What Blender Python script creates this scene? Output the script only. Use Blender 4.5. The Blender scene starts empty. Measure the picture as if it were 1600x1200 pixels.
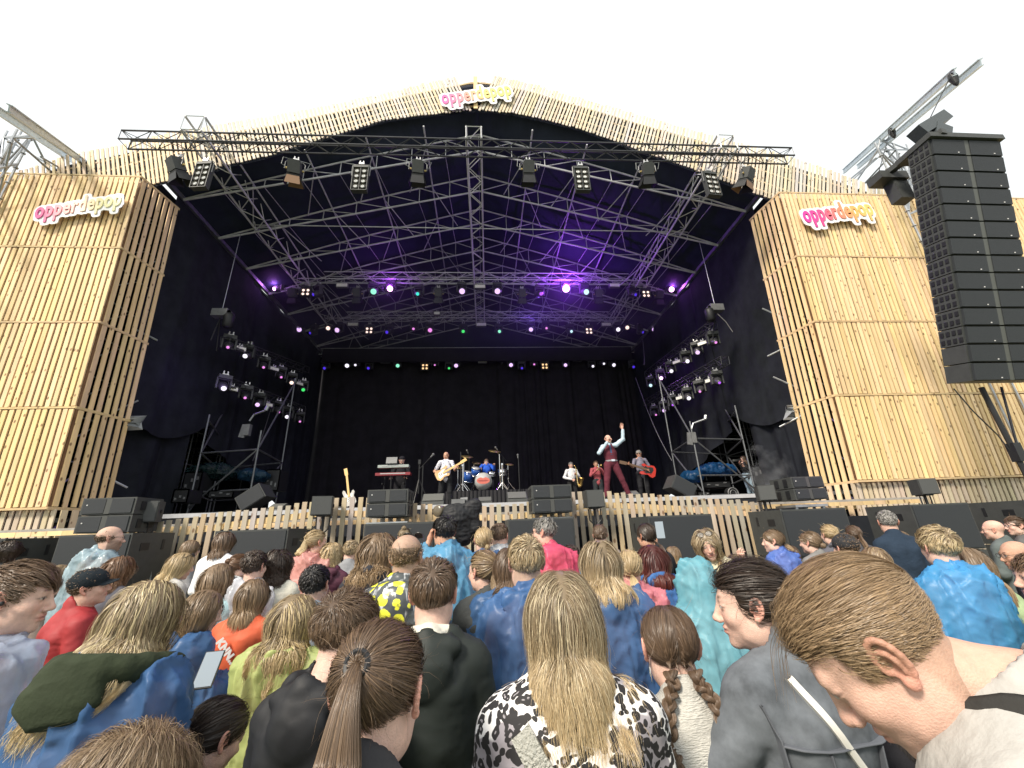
import bpy, math, random
import numpy as np
random.seed(7); RNG = np.random.default_rng(11)
SC = bpy.context.scene; COL = SC.collection
# ------------------------------------------------------------------ camera
F = 625.0; HC = 1.75
PITCH = math.radians(20.0); YAW = math.radians(4.6); ROLL = math.radians(2.3)
def _rx(a): c, s = math.cos(a), math.sin(a); return np.array([[1,0,0],[0,c,-s],[0,s,c]])
def _ry(a): c, s = math.cos(a), math.sin(a); return np.array([[c,0,s],[0,1,0],[-s,0,c]])
def _rz(a): c, s = math.cos(a), math.sin(a); return np.array([[c,-s,0],[s,c,0],[0,0,1]])
CR = _rz(-YAW) @ _rx(math.pi/2+PITCH) @ _rz(-ROLL)
CC = np.array([0, 0, HC])
cam = bpy.data.cameras.new('camera'); cam_o = bpy.data.objects.new('camera', cam); COL.objects.link(cam_o)
cam.sensor_width = 36; cam.lens = F/1600*36; cam.clip_start = 0.05; cam.clip_end = 500
from mathutils import Matrix, Vector
M4 = Matrix([list(CR[i])+[CC[i]] for i in range(3)]+[[0,0,0,1]]); cam_o.matrix_world = M4
SC.camera = cam_o
def ray(px, py): return CR @ np.array([(px-800)/F, -(py-600)/F, -1.0])
def at(px, py, Y): d = ray(px, py); return CC + d*(Y/d[1])
def atx(px, py, X): d = ray(px, py); return CC + d*(X/d[0])
def atz(px, py, Z): d = ray(px, py); return CC + d*((Z-HC)/d[2])
# ------------------------------------------------------------------ light
SUN_EL = math.radians(42); SUN_AZ = math.radians(-138)   # azimuth measured from +Y towards +X : sun behind the camera, to the left
w = bpy.data.worlds.new('World'); SC.world = w; w.use_nodes = True
nt = w.node_tree; nt.nodes.clear()
out = nt.nodes.new('ShaderNodeOutputWorld'); bg = nt.nodes.new('ShaderNodeBackground'); nt.links.new(bg.outputs[0], out.inputs[0])
sky = nt.nodes.new('ShaderNodeTexSky'); sky.sky_type = 'NISHITA'; sky.sun_disc = False
sky.sun_elevation = SUN_EL; sky.sun_rotation = SUN_AZ; sky.dust_density = 3.0; sky.air_density = 1.0
mixs = nt.nodes.new('ShaderNodeMix'); mixs.data_type = 'RGBA'
mixs.inputs[0].default_value = 0.88
nz = nt.nodes.new('ShaderNodeTexNoise'); nz.inputs['Scale'].default_value = 1.6; nz.inputs['Detail'].default_value = 4
rp = nt.nodes.new('ShaderNodeValToRGB'); rp.color_ramp.elements[0].color = (10.9, 11.5, 11.6, 1); rp.color_ramp.elements[1].color = (12.6, 12.6, 12.3, 1)
nt.links.new(nz.outputs['Fac'], rp.inputs[0]); nt.links.new(sky.outputs[0], mixs.inputs[6]); nt.links.new(rp.outputs[0], mixs.inputs[7])
nt.links.new(mixs.outputs[2], bg.inputs[0]); bg.inputs[1].default_value = 0.097
sl = bpy.data.lights.new('sun', 'SUN'); sl.energy = 4.9; sl.angle = math.radians(14); sl.color = (1.0, 0.90, 0.76)
so = bpy.data.objects.new('sun', sl); COL.objects.link(so)
sd = Vector((math.sin(SUN_AZ)*math.cos(SUN_EL), math.cos(SUN_AZ)*math.cos(SUN_EL), math.sin(SUN_EL)))
so.rotation_euler = sd.to_track_quat('Z', 'Y').to_euler()
vs = SC.view_settings; vs.view_transform = 'Standard'; vs.look = 'None'; vs.exposure = 0.15; vs.gamma = 1; vs.use_curve_mapping = False
SC.render.engine = 'CYCLES'; SC.cycles.use_denoising = True
SC.cycles.max_bounces = 6; SC.cycles.transparent_max_bounces = 12; SC.cycles.sample_clamp_indirect = 6

# ------------------------------------------------------------------ materials
MATS = {}
def mat(name, col=(.5,.5,.5), rough=.6, metal=0, spec=.5, noise=0.0, nscale=8.0, bump=0.0, bscale=20.0, emit=None, estr=0, coat=0, attr=None, stretch=None, transl=0, alpha=1, wave=None, sss=0, vary=0.0):
    if name in MATS: return MATS[name]
    m = bpy.data.materials.new(name); m.use_nodes = True; t = m.node_tree; b = t.nodes['Principled BSDF']
    b.inputs['Base Color'].default_value = (*col, 1); b.inputs['Roughness'].default_value = rough; b.inputs['Metallic'].default_value = metal
    b.inputs['Specular IOR Level'].default_value = spec; b.inputs['Coat Weight'].default_value = coat
    if sss: b.inputs['Subsurface Weight'].default_value = sss; b.inputs['Subsurface Radius'].default_value = (.012,.005,.003); b.inputs['Subsurface Scale'].default_value = 1.0
    tc = t.nodes.new('ShaderNodeTexCoord'); mp = t.nodes.new('ShaderNodeMapping'); t.links.new(tc.outputs['Object'], mp.inputs[0])
    if stretch: mp.inputs['Scale'].default_value = stretch
    src = None
    if attr:
        a = t.nodes.new('ShaderNodeAttribute'); a.attribute_name = attr; src = a.outputs['Color']
    if noise > 0:
        n = t.nodes.new('ShaderNodeTexNoise'); n.inputs['Scale'].default_value = nscale; n.inputs['Detail'].default_value = 5; n.inputs['Roughness'].default_value = .6
        t.links.new(mp.outputs[0], n.inputs['Vector'])
        mr = t.nodes.new('ShaderNodeMapRange'); mr.inputs[1].default_value = .3; mr.inputs[2].default_value = .7; mr.inputs[3].default_value = 1-noise; mr.inputs[4].default_value = 1+noise*.6
        t.links.new(n.outputs['Fac'], mr.inputs[0])
        mx = t.nodes.new('ShaderNodeMix'); mx.data_type = 'RGBA'; mx.blend_type = 'MULTIPLY'; mx.inputs[0].default_value = 1
        if src: t.links.new(src, mx.inputs[6])
        else: mx.inputs[6].default_value = (*col, 1)
        t.links.new(mr.outputs[0], mx.inputs[7]); src = mx.outputs[2]
    if vary > 0:
        oi = t.nodes.new('ShaderNodeObjectInfo'); mr = t.nodes.new('ShaderNodeMapRange'); mr.inputs[3].default_value = 1-vary; mr.inputs[4].default_value = 1+vary*.5
        t.links.new(oi.outputs['Random'], mr.inputs[0]); mx = t.nodes.new('ShaderNodeMix'); mx.data_type = 'RGBA'; mx.blend_type = 'MULTIPLY'; mx.inputs[0].default_value = 1
        if src: t.links.new(src, mx.inputs[6])
        else: mx.inputs[6].default_value = (*col, 1)
        t.links.new(mr.outputs[0], mx.inputs[7]); src = mx.outputs[2]
    if src: t.links.new(src, b.inputs['Base Color'])
    if bump > 0:
        n = t.nodes.new('ShaderNodeTexNoise'); n.inputs['Scale'].default_value = bscale; n.inputs['Detail'].default_value = 4
        t.links.new(mp.outputs[0], n.inputs['Vector']); bp = t.nodes.new('ShaderNodeBump'); bp.inputs['Strength'].default_value = bump; bp.inputs['Distance'].default_value = .02
        t.links.new(n.outputs['Fac'], bp.inputs['Height']); t.links.new(bp.outputs[0], b.inputs['Normal'])
    if emit: b.inputs['Emission Color'].default_value = (*emit, 1); b.inputs['Emission Strength'].default_value = estr
    if transl or alpha < 1:
        o = t.nodes['Material Output']; last = b.outputs[0]
        if transl:
            tr = t.nodes.new('ShaderNodeBsdfTranslucent'); tr.inputs[0].default_value = (*col, 1)
            if src: t.links.new(src, tr.inputs[0])
            ms = t.nodes.new('ShaderNodeMixShader'); ms.inputs[0].default_value = transl; t.links.new(last, ms.inputs[1]); t.links.new(tr.outputs[0], ms.inputs[2]); last = ms.outputs[0]
        if alpha < 1:
            tp = t.nodes.new('ShaderNodeBsdfTransparent'); ms = t.nodes.new('ShaderNodeMixShader'); ms.inputs[0].default_value = alpha
            t.links.new(tp.outputs[0], ms.inputs[1]); t.links.new(last, ms.inputs[2]); last = ms.outputs[0]
        t.links.new(last, o.inputs[0])
    MATS[name] = m; return m

# ------------------------------------------------------------------ mesh collecting
def nrm(v): v = np.asarray(v, float); return v/(np.linalg.norm(v)+1e-12)
def frame(d, up=(0,0,1)):
    d = nrm(d); u = np.asarray(up, float)
    if abs(d @ nrm(u)) > .98: u = np.array([1., 0, 0])
    x = nrm(np.cross(d, u)); y = np.cross(x, d); return x, y, d
class MB:
    def __init__(s): s.v = []; s.f = []; s.c = []; s.n = 0; s.col = None
    def add(s, v, f, c=None):
        v = np.asarray(v, float); s.v.append(v); s.f += [tuple(i+s.n for i in q) for q in f]
        s.c.append(np.tile(np.array(c if c is not None else (1,1,1)), (len(v), 1)) if (c is None or np.ndim(c) == 1) else np.asarray(c)); s.n += len(v); return s
    def box(s, c, size, R=None, col=None, taper=None):
        h = np.array(size)/2; v = np.array([[x,y,z] for x in (-1,1) for y in (-1,1) for z in (-1,1)], float)*h
        if taper is not None: v[v[:,2] > 0, :2] *= taper
        if R is not None: v = v @ np.asarray(R).T
        return s.add(v+np.asarray(c), [(0,1,3,2),(4,6,7,5),(0,4,5,1),(2,3,7,6),(0,2,6,4),(1,5,7,3)], col)
    def bar(s, a, b, w, h, up=(0,0,1), col=None):
        a = np.asarray(a, float); b = np.asarray(b, float); x, y, d = frame(b-a, up)
        v = [p + x*i*w/2 + y*j*h/2 for p in (a, b) for i, j in ((-1,-1),(1,-1),(1,1),(-1,1))]
        return s.add(v, [(0,3,2,1),(4,5,6,7),(0,1,5,4),(1,2,6,5),(2,3,7,6),(3,0,4,7)], col)
    def tube(s, a, b, r, r2=None, n=6, cap=True, col=None):
        a = np.asarray(a, float); b = np.asarray(b, float); r2 = r if r2 is None else r2; x, y, d = frame(b-a)
        t = np.arange(n)*2*math.pi/n; ring = np.outer(np.cos(t), x)+np.outer(np.sin(t), y)
        v = np.vstack([a+ring*r, b+ring*r2]); f = [(i, (i+1) % n, n+(i+1) % n, n+i) for i in range(n)]
        if cap: f += [tuple(range(n-1, -1, -1)), tuple(range(n, 2*n))]
        return s.add(v, f, col)
    def path(s, pts, r, n=6, col=None, closed=False):
        pts = np.asarray(pts, float); m = len(pts); rr = np.full(m, r) if np.ndim(r) == 0 else np.asarray(r)
        T = np.gradient(pts, axis=0); vs = []; x, y, d = frame(T[0])
        for i in range(m):
            d = nrm(T[i]); x = nrm(x - d*(x@d)); y = np.cross(d, x)
            for k in range(n):
                a = 2*math.pi*k/n; vs.append(pts[i]+rr[i]*(math.cos(a)*x+math.sin(a)*y))
        f = [(i*n+k, i*n+(k+1) % n, (i+1)*n+(k+1) % n, (i+1)*n+k) for i in range(m-1) for k in range(n)]
        f += [tuple(range(n-1, -1, -1)), tuple(range((m-1)*n, m*n))]
        return s.add(vs, f, col)
    def lathe(s, prof, c=(0,0,0), axis=(0,0,1), n=16, col=None, cap=True):
        x, y, d = frame(axis); vs = []; m = len(prof)
        for r, h in prof:
            for k in range(n):
                a = 2*math.pi*k/n; vs.append(np.asarray(c)+d*h+r*(math.cos(a)*x+math.sin(a)*y))
        f = [(i*n+k, i*n+(k+1) % n, (i+1)*n+(k+1) % n, (i+1)*n+k) for i in range(m-1) for k in range(n)]
        if cap: f += [tuple(range(n-1, -1, -1)), tuple(range((m-1)*n, m*n))]
        return s.add(vs, f, col)
    def grid(s, P, col=None):
        P = np.asarray(P); a, b = P.shape[:2]
        return s.add(P.reshape(-1, 3), [(i*b+j, (i+1)*b+j, (i+1)*b+j+1, i*b+j+1) for i in range(a-1) for j in range(b-1)], col)
    def build(s, name, m, parent=None, smooth=False, loc=None, color=False):
        v = np.vstack(s.v) if s.v else np.zeros((0,3))
        if loc is not None: v = v-np.asarray(loc)
        me = bpy.data.meshes.new(name); me.from_pydata(v.tolist(), [], s.f)
        if color:
            ca = me.color_attributes.new('Col', 'FLOAT_COLOR', 'POINT'); C = np.hstack([np.vstack(s.c), np.ones((len(v), 1))]); ca.data.foreach_set('color', C.astype(np.float32).ravel())
        me.validate(); me.materials.append(m)
        if smooth: me.polygons.foreach_set('use_smooth', [True]*len(me.polygons))
        o = bpy.data.objects.new(name, me); COL.objects.link(o)
        if loc is not None and parent is None: o.location = loc
        if parent is not None: o.parent = parent
        return o
def raw_mesh(name, V, Fq, m, parent=None, C=None, smooth=True, loc=None):
    me = bpy.data.meshes.new(name); V = np.asarray(V, np.float32); Fq = np.asarray(Fq, np.int32); k = Fq.shape[1]
    me.vertices.add(len(V)); me.vertices.foreach_set('co', V.ravel()); me.loops.add(Fq.size); me.loops.foreach_set('vertex_index', Fq.ravel())
    me.polygons.add(len(Fq)); me.polygons.foreach_set('loop_start', np.arange(0, Fq.size, k, dtype=np.int32)); me.update(calc_edges=True)
    if C is not None:
        ca = me.color_attributes.new('Col', 'FLOAT_COLOR', 'POINT'); ca.data.foreach_set('color', np.hstack([C, np.ones((len(C), 1))]).astype(np.float32).ravel())
    if smooth: me.polygons.foreach_set('use_smooth', np.ones(len(Fq), bool))
    me.materials.append(m); o = bpy.data.objects.new(name, me); COL.objects.link(o)
    if loc is not None and parent is None: o.location = loc
    if parent is not None: o.parent = parent
    return o
def tag(o, label=None, cat=None, group=None, kind=None):
    if label: o['label'] = label
    if cat: o['category'] = cat
    if group: o['group'] = group
    if kind: o['kind'] = kind
    return o
def thing(name, label, cat, loc=(0,0,0), rz=0, group=None):
    o = bpy.data.objects.new(name, None); o.empty_display_size = .1; COL.objects.link(o); o.location = loc; o.rotation_euler = (0, 0, rz)
    return tag(o, label, cat, group)
def kids(o): return [c for c in COL.objects if c.parent == o]
def copy_thing(root, loc, rot=None, label=None, tree=None):
    tree = tree if tree is not None else get_tree(root)
    r = root.copy(); COL.objects.link(r); r.location = loc
    if rot is not None: r.rotation_euler = rot
    if label: r['label'] = label
    for ch, gs in tree:
        c = ch.copy(); COL.objects.link(c); c.parent = r
        for g in gs: d = g.copy(); COL.objects.link(d); d.parent = c
    return r
def get_tree(root): return [(c, kids(c)) for c in kids(root)]

# numpy value noise
def vnoise(P, seed=0):
    P = np.asarray(P); i = np.floor(P).astype(np.int64); f = P-i; f = f*f*(3-2*f); r = 0
    def h(a):
        n = (a[:,0]*73856093) ^ (a[:,1]*19349663) ^ (a[:,2]*83492791) ^ (seed*2654435761 & 0xffffffff); n = (n ^ (n >> 13))*1274126177; n = n ^ (n >> 16); return (n & 0xffff)/65535.0
    for dx in (0,1):
        for dy in (0,1):
            for dz in (0,1):
                wgt = (f[:,0] if dx else 1-f[:,0])*(f[:,1] if dy else 1-f[:,1])*(f[:,2] if dz else 1-f[:,2]); r = r+wgt*h(i+np.array([dx,dy,dz]))
    return r*2-1
def fbm(P, seed=0, oc=3, gain=.5):
    r = 0; a = 1
    for k in range(oc): r = r+a*vnoise(P*(2**k), seed+k); a *= gain
    return r
# ================================================================== SETTING
m_ground = mat('ground_mat', (.10,.12,.05), .95, noise=.4, nscale=3, bump=.4, bscale=40)
gv = MB(); g = np.array([[[x, y, 0] for y in np.linspace(-40, 120, 33)] for x in np.linspace(-100, 100, 41)]); gv.grid(g)
tag(gv.build('ground', m_ground), kind='structure')
WOODW = mat('pine_wood', (.62,.46,.23), .7, attr='Col', noise=.16, nscale=1.0, stretch=(9, 9, .9), bump=.15, bscale=30)
# knots on the wood
def add_knots(m, sc=7.0, thr=.112):
    t = m.node_tree; b = t.nodes['Principled BSDF']; lk = b.inputs['Base Color'].links[0]; src = lk.from_socket
    tc = t.nodes.new('ShaderNodeTexCoord'); mp = t.nodes.new('ShaderNodeMapping'); mp.inputs['Scale'].default_value = (1,1,.55); t.links.new(tc.outputs['Object'], mp.inputs[0])
    v = t.nodes.new('ShaderNodeTexVoronoi'); v.inputs['Scale'].default_value = sc; t.links.new(mp.outputs[0], v.inputs['Vector'])
    n2 = t.nodes.new('ShaderNodeTexNoise'); n2.inputs['Scale'].default_value = 2.3; t.links.new(mp.outputs[0], n2.inputs['Vector'])
    mr = t.nodes.new('ShaderNodeMapRange'); mr.inputs[1].default_value = thr; mr.inputs[2].default_value = thr*1.7; mr.inputs[3].default_value = 1; mr.inputs[4].default_value = 0; t.links.new(v.outputs['Distance'], mr.inputs[0])
    mx = t.nodes.new('ShaderNodeMix'); mx.data_type = 'RGBA'; mx.blend_type = 'MIX'; mx.inputs[7].default_value = (.13,.06,.02,1)
    mu = t.nodes.new('ShaderNodeMath'); mu.operation = 'MULTIPLY'; mu.inputs[1].default_value = .8; t.links.new(mr.outputs[0], mu.inputs[0]); t.links.new(mu.outputs[0], mx.inputs[0]); t.links.new(src, mx.inputs[6]); t.links.new(mx.outputs[2], b.inputs['Base Color'])
add_knots(WOODW)
WOODD = mat('backing_board', (.17,.09,.045), .85, noise=.3, nscale=3)
BLK = mat('black_cloth', (.018,.021,.027), .9, spec=.2, noise=.35, nscale=2.0)
BLKR = mat('roof_membrane', (.019,.026,.048), .75, spec=.3, noise=.3, nscale=1.2)
STEEL = mat('galvanised_steel', (.38,.40,.42), .45, metal=.85, noise=.25, nscale=6)
TRUSS = mat('truss_aluminium', (.66,.67,.68), .45, metal=.15, noise=.2, nscale=4)
TRUSSB = mat('truss_black', (.05,.052,.058), .45, metal=.3, noise=.2, nscale=4)
ROOFT = mat('roof_truss_grey', (.50,.51,.53), .5, metal=.0, noise=.3, nscale=3)
BLKM = mat('black_metal', (.016,.017,.019), .5, spec=.4, noise=.2, nscale=8)
GRILL = mat('speaker_grille', (.028,.032,.037), .62, spec=.35, bump=.25, bscale=220)
CAB = mat('speaker_cabinet', (.052,.056,.055), .55, spec=.4, noise=.15, nscale=9, bump=.12, bscale=120)
GREYC = mat('grey_metal', (.17,.175,.18), .5, metal=.2, noise=.2)

def pine(k=1.0, grey=0.0):
    b = np.array([.83,.61,.335]); b = b*(1-grey)+np.array([.60,.57,.50])*grey
    return b*(k*RNG.uniform(.86, 1.06))*np.array([1, RNG.uniform(.96,1.03), RNG.uniform(.88,1.1)])

def lean_x(x0, z, z0=2.5): return x0+np.sign(x0)*.06*(z-z0)
def slat_section(mb, x0, x1, y0, y1, za, zb, pitch, wd, th=.03, k=1.0, grey=0, skip=0):
    n = max(1, int(round(math.hypot(x1-x0, y1-y0)/pitch))); d = nrm([x1-x0, y1-y0, 0]); nn = np.array([-d[1], d[0], 0])
    if nn[1] > 0: nn = -nn
    for i in range(n):
        t = (i+.5)/n; x = x0+(x1-x0)*t; y = y0+(y1-y0)*t; j = RNG.uniform(-.006,.006)
        z_a = za+RNG.uniform(-.01,.01); z_b = zb-RNG.uniform(0,.02)
        a = np.array([lean_x(x, z_a)+j, y, z_a]); b = np.array([lean_x(x, z_b)+j+RNG.uniform(-.006,.006), y, z_b])
        up = nn; mb.bar(a, b, wd*RNG.uniform(.97,1.03), th, up=up, col=pine(k, grey))
ZJ = [2.55, 4.78, 7.0, 9.25, 11.75]
def tower(side):
    s = side; nm = 'left' if s < 0 else 'right'
    t = thing('slatted_tower', ('tall pine slatted tower carrying the logo sign with washed out lettering' if s < 0 else 'tall pine slatted tower standing behind the hanging line array'), 'tower', (s*9.5, 9.5, 0), 0, 'slatted towers flanking the stage')
    L = (s*9.5, 9.5, 0); xc = s*9.2; xo = s*(19.0 if s < 0 else 20.5)
    for i in range(4):
        za, zb = ZJ[i]+.03, ZJ[i+1]-.03; mb = MB(); slat_section(mb, xc, xo, 9.5, 9.5, za, zb, .140, .093)
        mb.build('slat_panel', WOODW, t, loc=L, color=True)
        mb = MB(); slat_section(mb, xc+s*0.0, s*9.0, 9.53, 10.75, za, zb, .19, .098, k=.95); mb.build('side_slat_panel', WOODW, t, loc=L, color=True)
    mb = MB(); slat_section(mb, xc-s*.1, xo, 9.62, 9.62, 0, ZJ[0]-.02, .140, .092, k=.85, grey=.55); mb.build('skirt_slat_panel', WOODW, t, loc=L, color=True)
    mb = MB(); slat_section(mb, xc-s*.12, s*8.75, 9.62, 10.75, 0, ZJ[0]-.02, .20, .112, k=.9, grey=.35); mb.build('skirt_slat_panel', WOODW, t, loc=L, color=True)
    # joint battens
    for z in ZJ:
        mb = MB(); p = pine(.9); mb.bar((lean_x(xc, z), 9.488, z), (lean_x(xo, z), 9.488, z), .02, .045, up=(0,0,1), col=p*.8)
        mb.bar((lean_x(xc, z), 9.488, z-.002), (lean_x(s*9.0, z), 10.75, z-.002), .03, .06, col=p*.9); mb.build('batten', WOODW, t, loc=L, color=True)
    mb = MB(); zt = ZJ[-1]-.04
    mb.add([(lean_x(xc,2.5), 9.68, 2.5),(lean_x(xo,2.5), 9.68, 2.5),(lean_x(xo,zt), 9.68, zt),(lean_x(xc,zt), 9.68, zt)], [(0,1,2,3)]); 
    mb.build('backing_board', WOODD, t, loc=L)
    # scaffold behind the open side panel
    mb = MB()
    for y in (9.9, 11.2, 12.6):
        for x in (9.55+(.5 if y > 10.5 else 0), 10.9): mb.tube((s*(x), y, 0), (s*(x+.5), y, 11.6), .025)
    for z in np.arange(1.5, 11.6, 1.12):
        o = .05*(z); mb.tube((s*(9.95+o), 9.9, z), (s*(10.05+o), 12.6, z), .022); mb.tube((s*(9.55+o), 9.9, z), (s*(10.9+o), 9.9, z), .022)
        mb.tube((s*(9.95+o), 9.9, z), (s*(10.05+o), 11.2, z+1.12), .02)
    mb.build('scaffold_frame', STEEL, t, loc=L)
    return t
tower(-1); tower(1)
# stray struts poking between tower edge and drapes
for s in (-1, 1):
    mb = MB(); spots = [(242,409),(232,520),(202,632),(185,750)] if s < 0 else [(1205,488),(1213,545),(1222,595),(1232,655)]
    for k, (x, y) in enumerate(spots):
        a = at(x-s*14, y+(12 if k % 2 else -6), 10.9); b = at(x+s*22, y+(-6 if k % 2 else 10), 10.6); mb = MB(); mb.tube(a, b, .025)
        o = mb.build('scaffold_strut', STEEL, None); tag(o, '%s short strut poking out beside the %s' % (['highest','second highest','third highest','lowest'][k], 'washed out logo tower' if s < 0 else 'bright logo tower'), 'scaffold', 'scaffold struts beside the towers')

# ---- fascia of leaning slats
FT = [(0,283),(30,272),(100,247),(180,232),(260,212),(330,200),(430,184),(530,165),(600,150),(660,135),(735,118),(748,118),(762,119),(830,134),(880,150),(960,172),(1080,206),(1160,228),(1240,250),(1300,270),(1347,287),(1400,303)]
FB = [(-60,400),(100,330),(235,287),(300,275),(358,256),(418,243),(490,220),(530,209),(600,187),(665,179),(738,171),(750,171),(800,176),(840,184),(905,200),(960,220),(1000,235),(1080,262),(1150,290),(1210,312),(1300,350),(1500,420)]
FY = 10.0
ft = np.array([at(x, y, FY) for x, y in FT]); fb = np.array([at(x, y, FY) for x, y in FB])
topz = lambda x: np.interp(x, ft[:,0], ft[:,2]); botz = lambda x: np.interp(x, fb[:,0], fb[:,2])
fas = thing('roof_fascia', 'arched fascia of weathered leaning pine slats along the front of the stage roof', 'fascia', (0, FY, 15))
XC = at(743, 140, FY)[0]
def fascia_part(xa, xb, sgn):
    mb = MB(); p = .118; x = xa
    while (x < xb):
        ln = -.36 if sgn < 0 else .36; z0 = float(botz(x)); 
        if sgn < 0 and x < -7: ln = -.36
        # march up the leaning direction till above the top line
        h = 0
        while z0+h < topz(x+ln*h)+.05 and h < 4: h += .05
        if h > .3:
            a = np.array([x, FY+RNG.uniform(-.01,.01), z0-RNG.uniform(0,.05)]); b = np.array([x+ln*h+RNG.uniform(-.02,.02), FY+RNG.uniform(-.01,.01), z0+h+RNG.uniform(0,.05)])
            mb.bar(a, b, .076*RNG.uniform(.9,1.1), .03, up=(0,-1,0), col=pine(1.06, RNG.uniform(.6,1.0) if x > -8.5 else .4))
        x += p
    return mb
fascia_part(-14.2, XC-.1, -1).build('slat_panel', WOODW, fas, loc=(0,FY,15), color=True)
fascia_part(XC+.12, 14.2, 1).build('slat_panel', WOODW, fas, loc=(0,FY,15), color=True)
mb = MB(); mb.bar((XC, FY-.03, float(botz(XC))), (XC, FY-.03, float(topz(XC))-.12), .14, .03, up=(0,-1,0), col=pine(1)); mb.build('ridge_slat', WOODW, fas, loc=(0,FY,15), color=True)
mb = MB()
for fr in (.12, .32, .58, .80):
    xs = np.linspace(-13.6, 13.6, 120); zz = botz(xs)*(1-fr)+topz(xs)*fr
    for i in range(119): mb.bar((xs[i], FY+.04, zz[i]), (xs[i+1], FY+.04, zz[i+1]), .04, .06, col=pine(.85, .3))
mb.build('stringer', WOODW, fas, loc=(0,FY,15), color=True)
# dark membrane right behind the fascia, then roof skin going back
xs = np.linspace(-14, 14, 60)
mb = MB(); mb.grid([[[x, FY+.12, botz(x)+.02] for x in xs], [[x, FY+.12, topz(x)-.16] for x in xs]]); mb.build('backing_membrane', BLKR, fas, loc=(0,FY,15))
# ceiling sheet joining the fascia's lower edge to the roof skin
RY0, RY1 = 10.12, 24.0; RW = 9.75; ZE = 12.4; ZR = 15.8
def roofz(x): return ZE+(ZR-ZE)*(1-min(1,abs(x)/RW)) + .12*math.sin(min(1,abs(x)/RW)*math.pi)
roof = thing('stage_roof', 'dark stage roof skin with gable trusses seen from below', 'roof', (0, 17, 14))
xs = np.linspace(-RW, RW, 41); mb = MB(); mb.grid([[[x, y, (max(roofz(x), botz(x)+.25) if y < 10.3 else roofz(x)+.03*math.sin(y*1.5+k))] for y in np.linspace(RY0, RY1, 15)] for k, x in enumerate(xs)]); mb.grid([[[x, RY1-.02, roofz(x)+.05] for x in xs], [[x, RY1-.02, 11] for x in xs]]); mb.build('roof_skin', BLKR, roof, False, loc=(0,17,14))
mb = MB()
for s in (-1, 1): mb.bar((s*9.7, 10.2, ZE-.05), (s*9.7, 24, ZE-.05), .12, .14)
mb.build('eave_beam', STEEL, roof, loc=(0,17,14))
for y in np.arange(10.9, 24, 1.85):
    mb = MB(); N = 9
    for s in (-1, 1):
        X = np.linspace(0, RW-.1, N); top = [np.array([s*x, y, roofz(x)-.12]) for x in X]; bot = [np.array([s*x, y, ZR-.95-(ZR-.95-ZE+.15)*x/RW]) for x in X]
        for i in range(N-1):
            mb.tube(top[i], top[i+1], .032); mb.tube(bot[i], bot[i+1], .036)
            mb.tube(bot[i], top[i+1], .016); mb.tube(top[i], bot[i], .016)
            if y < 22: mb.tube(bot[i], np.array([top[i][0], y+1.85, top[i][2]]), .012)
    mb.build('gable_truss', ROOFT, roof, loc=(0,17,14))
mb = MB()
for y in (12.7, 16.4, 20.1): mb.tube((-9.5, y, 12.9), (9.5, y, 12.9), .02)
for x in (-7.6,-5.7,-3.8,-1.9,1.9,3.8,5.7,7.6):
    mb.tube((x, RY0, roofz(x)-.2), (x, RY1, roofz(x)-.2), .03)
    for i, y in enumerate(np.arange(10.9, 22.5, 1.85)): mb.tube((x, y, roofz(x)-.25), (x+(1.0 if i % 2 else -1.0)*.9, y+1.85, roofz(x)-.5), .018)
mb.build('tie_rod', ROOFT, roof, loc=(0,17,14))

# ---- box trusses
def truss_mb(a, b, w=.42, up=(0,0,1), bay=.5, r=.026, rw=.011, tri=False):
    a = np.asarray(a, float); b = np.asarray(b, float); x, y, d = frame(b-a, up); L = np.linalg.norm(b-a); n = max(1, int(L/bay)); h = w/2
    cs = [(-h, -h), (h, -h), (h, h), (-h, h)] if not tri else [(-h, h), (h, h), (0, -h)]
    mb = MB(); C = [[a+d*L*i/n+x*cx+y*cy for i in range(n+1)] for cx, cy in cs]; m = len(cs)
    for c in C: mb.tube(c[0], c[-1], r, n=8)
    for k in range(m):
        p, q = C[k], C[(k+1) % m]
        for i in range(n): mb.tube(p[i] if i % 2 == k % 2 else q[i], q[i+1] if i % 2 == k % 2 else p[i+1], rw, n=4, cap=False)
        mb.tube(p[0], q[0], rw, n=4); mb.tube(p[-1], q[-1], rw, n=4)
    return mb
def truss(a, b, label, m=TRUSS, group='lighting trusses under the roof', **k):
    a = np.asarray(a, float); o = truss_mb(a, b, **k).build('box_truss', m, loc=a); return tag(o, label, 'truss', group)
ZT = 12.9
truss((-10.15, 9.1, 12.70), (10.15, 9.1, 12.90), 'long black box truss hung across in front of the slatted fascia', TRUSSB, w=.33, bay=.40, rw=.012)
truss((-8.15, 8.75, ZT+.12), (-8.1, 20.3, ZT), 'grey box truss running back under the roof on the keyboard side', w=.54, r=.034, rw=.016)
truss((7.85, 8.75, ZT+.12), (7.8, 20.3, ZT), 'grey box truss running back under the roof on the singer side', w=.54, r=.034, rw=.016)
truss((-.15, 8.9, ZT+.35), (-.03, 20.3, ZT), 'grey box truss running back from the centre of the long front truss', w=.46, r=.030, rw=.015)
YB, YC, YD = 16.4, 20.0, 22.8
def row_truss(pl, pr, Y, label, m=TRUSS):
    a = at(pl[0], pl[1], Y); b = at(pr[0], pr[1], Y); truss(a, b, label, m, w=.38, bay=.5, r=.022)
row_truss((420,433), (1050,437), YB, 'cross truss carrying the row of lamps with the two brightest purple ones')
row_truss((465,495), (1025,494), YC, 'cross truss carrying the second row of small stage lamps')
row_truss((500,551), (1000,548), YD, 'lowest cross truss carrying lamps just above the black backdrop')
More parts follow.
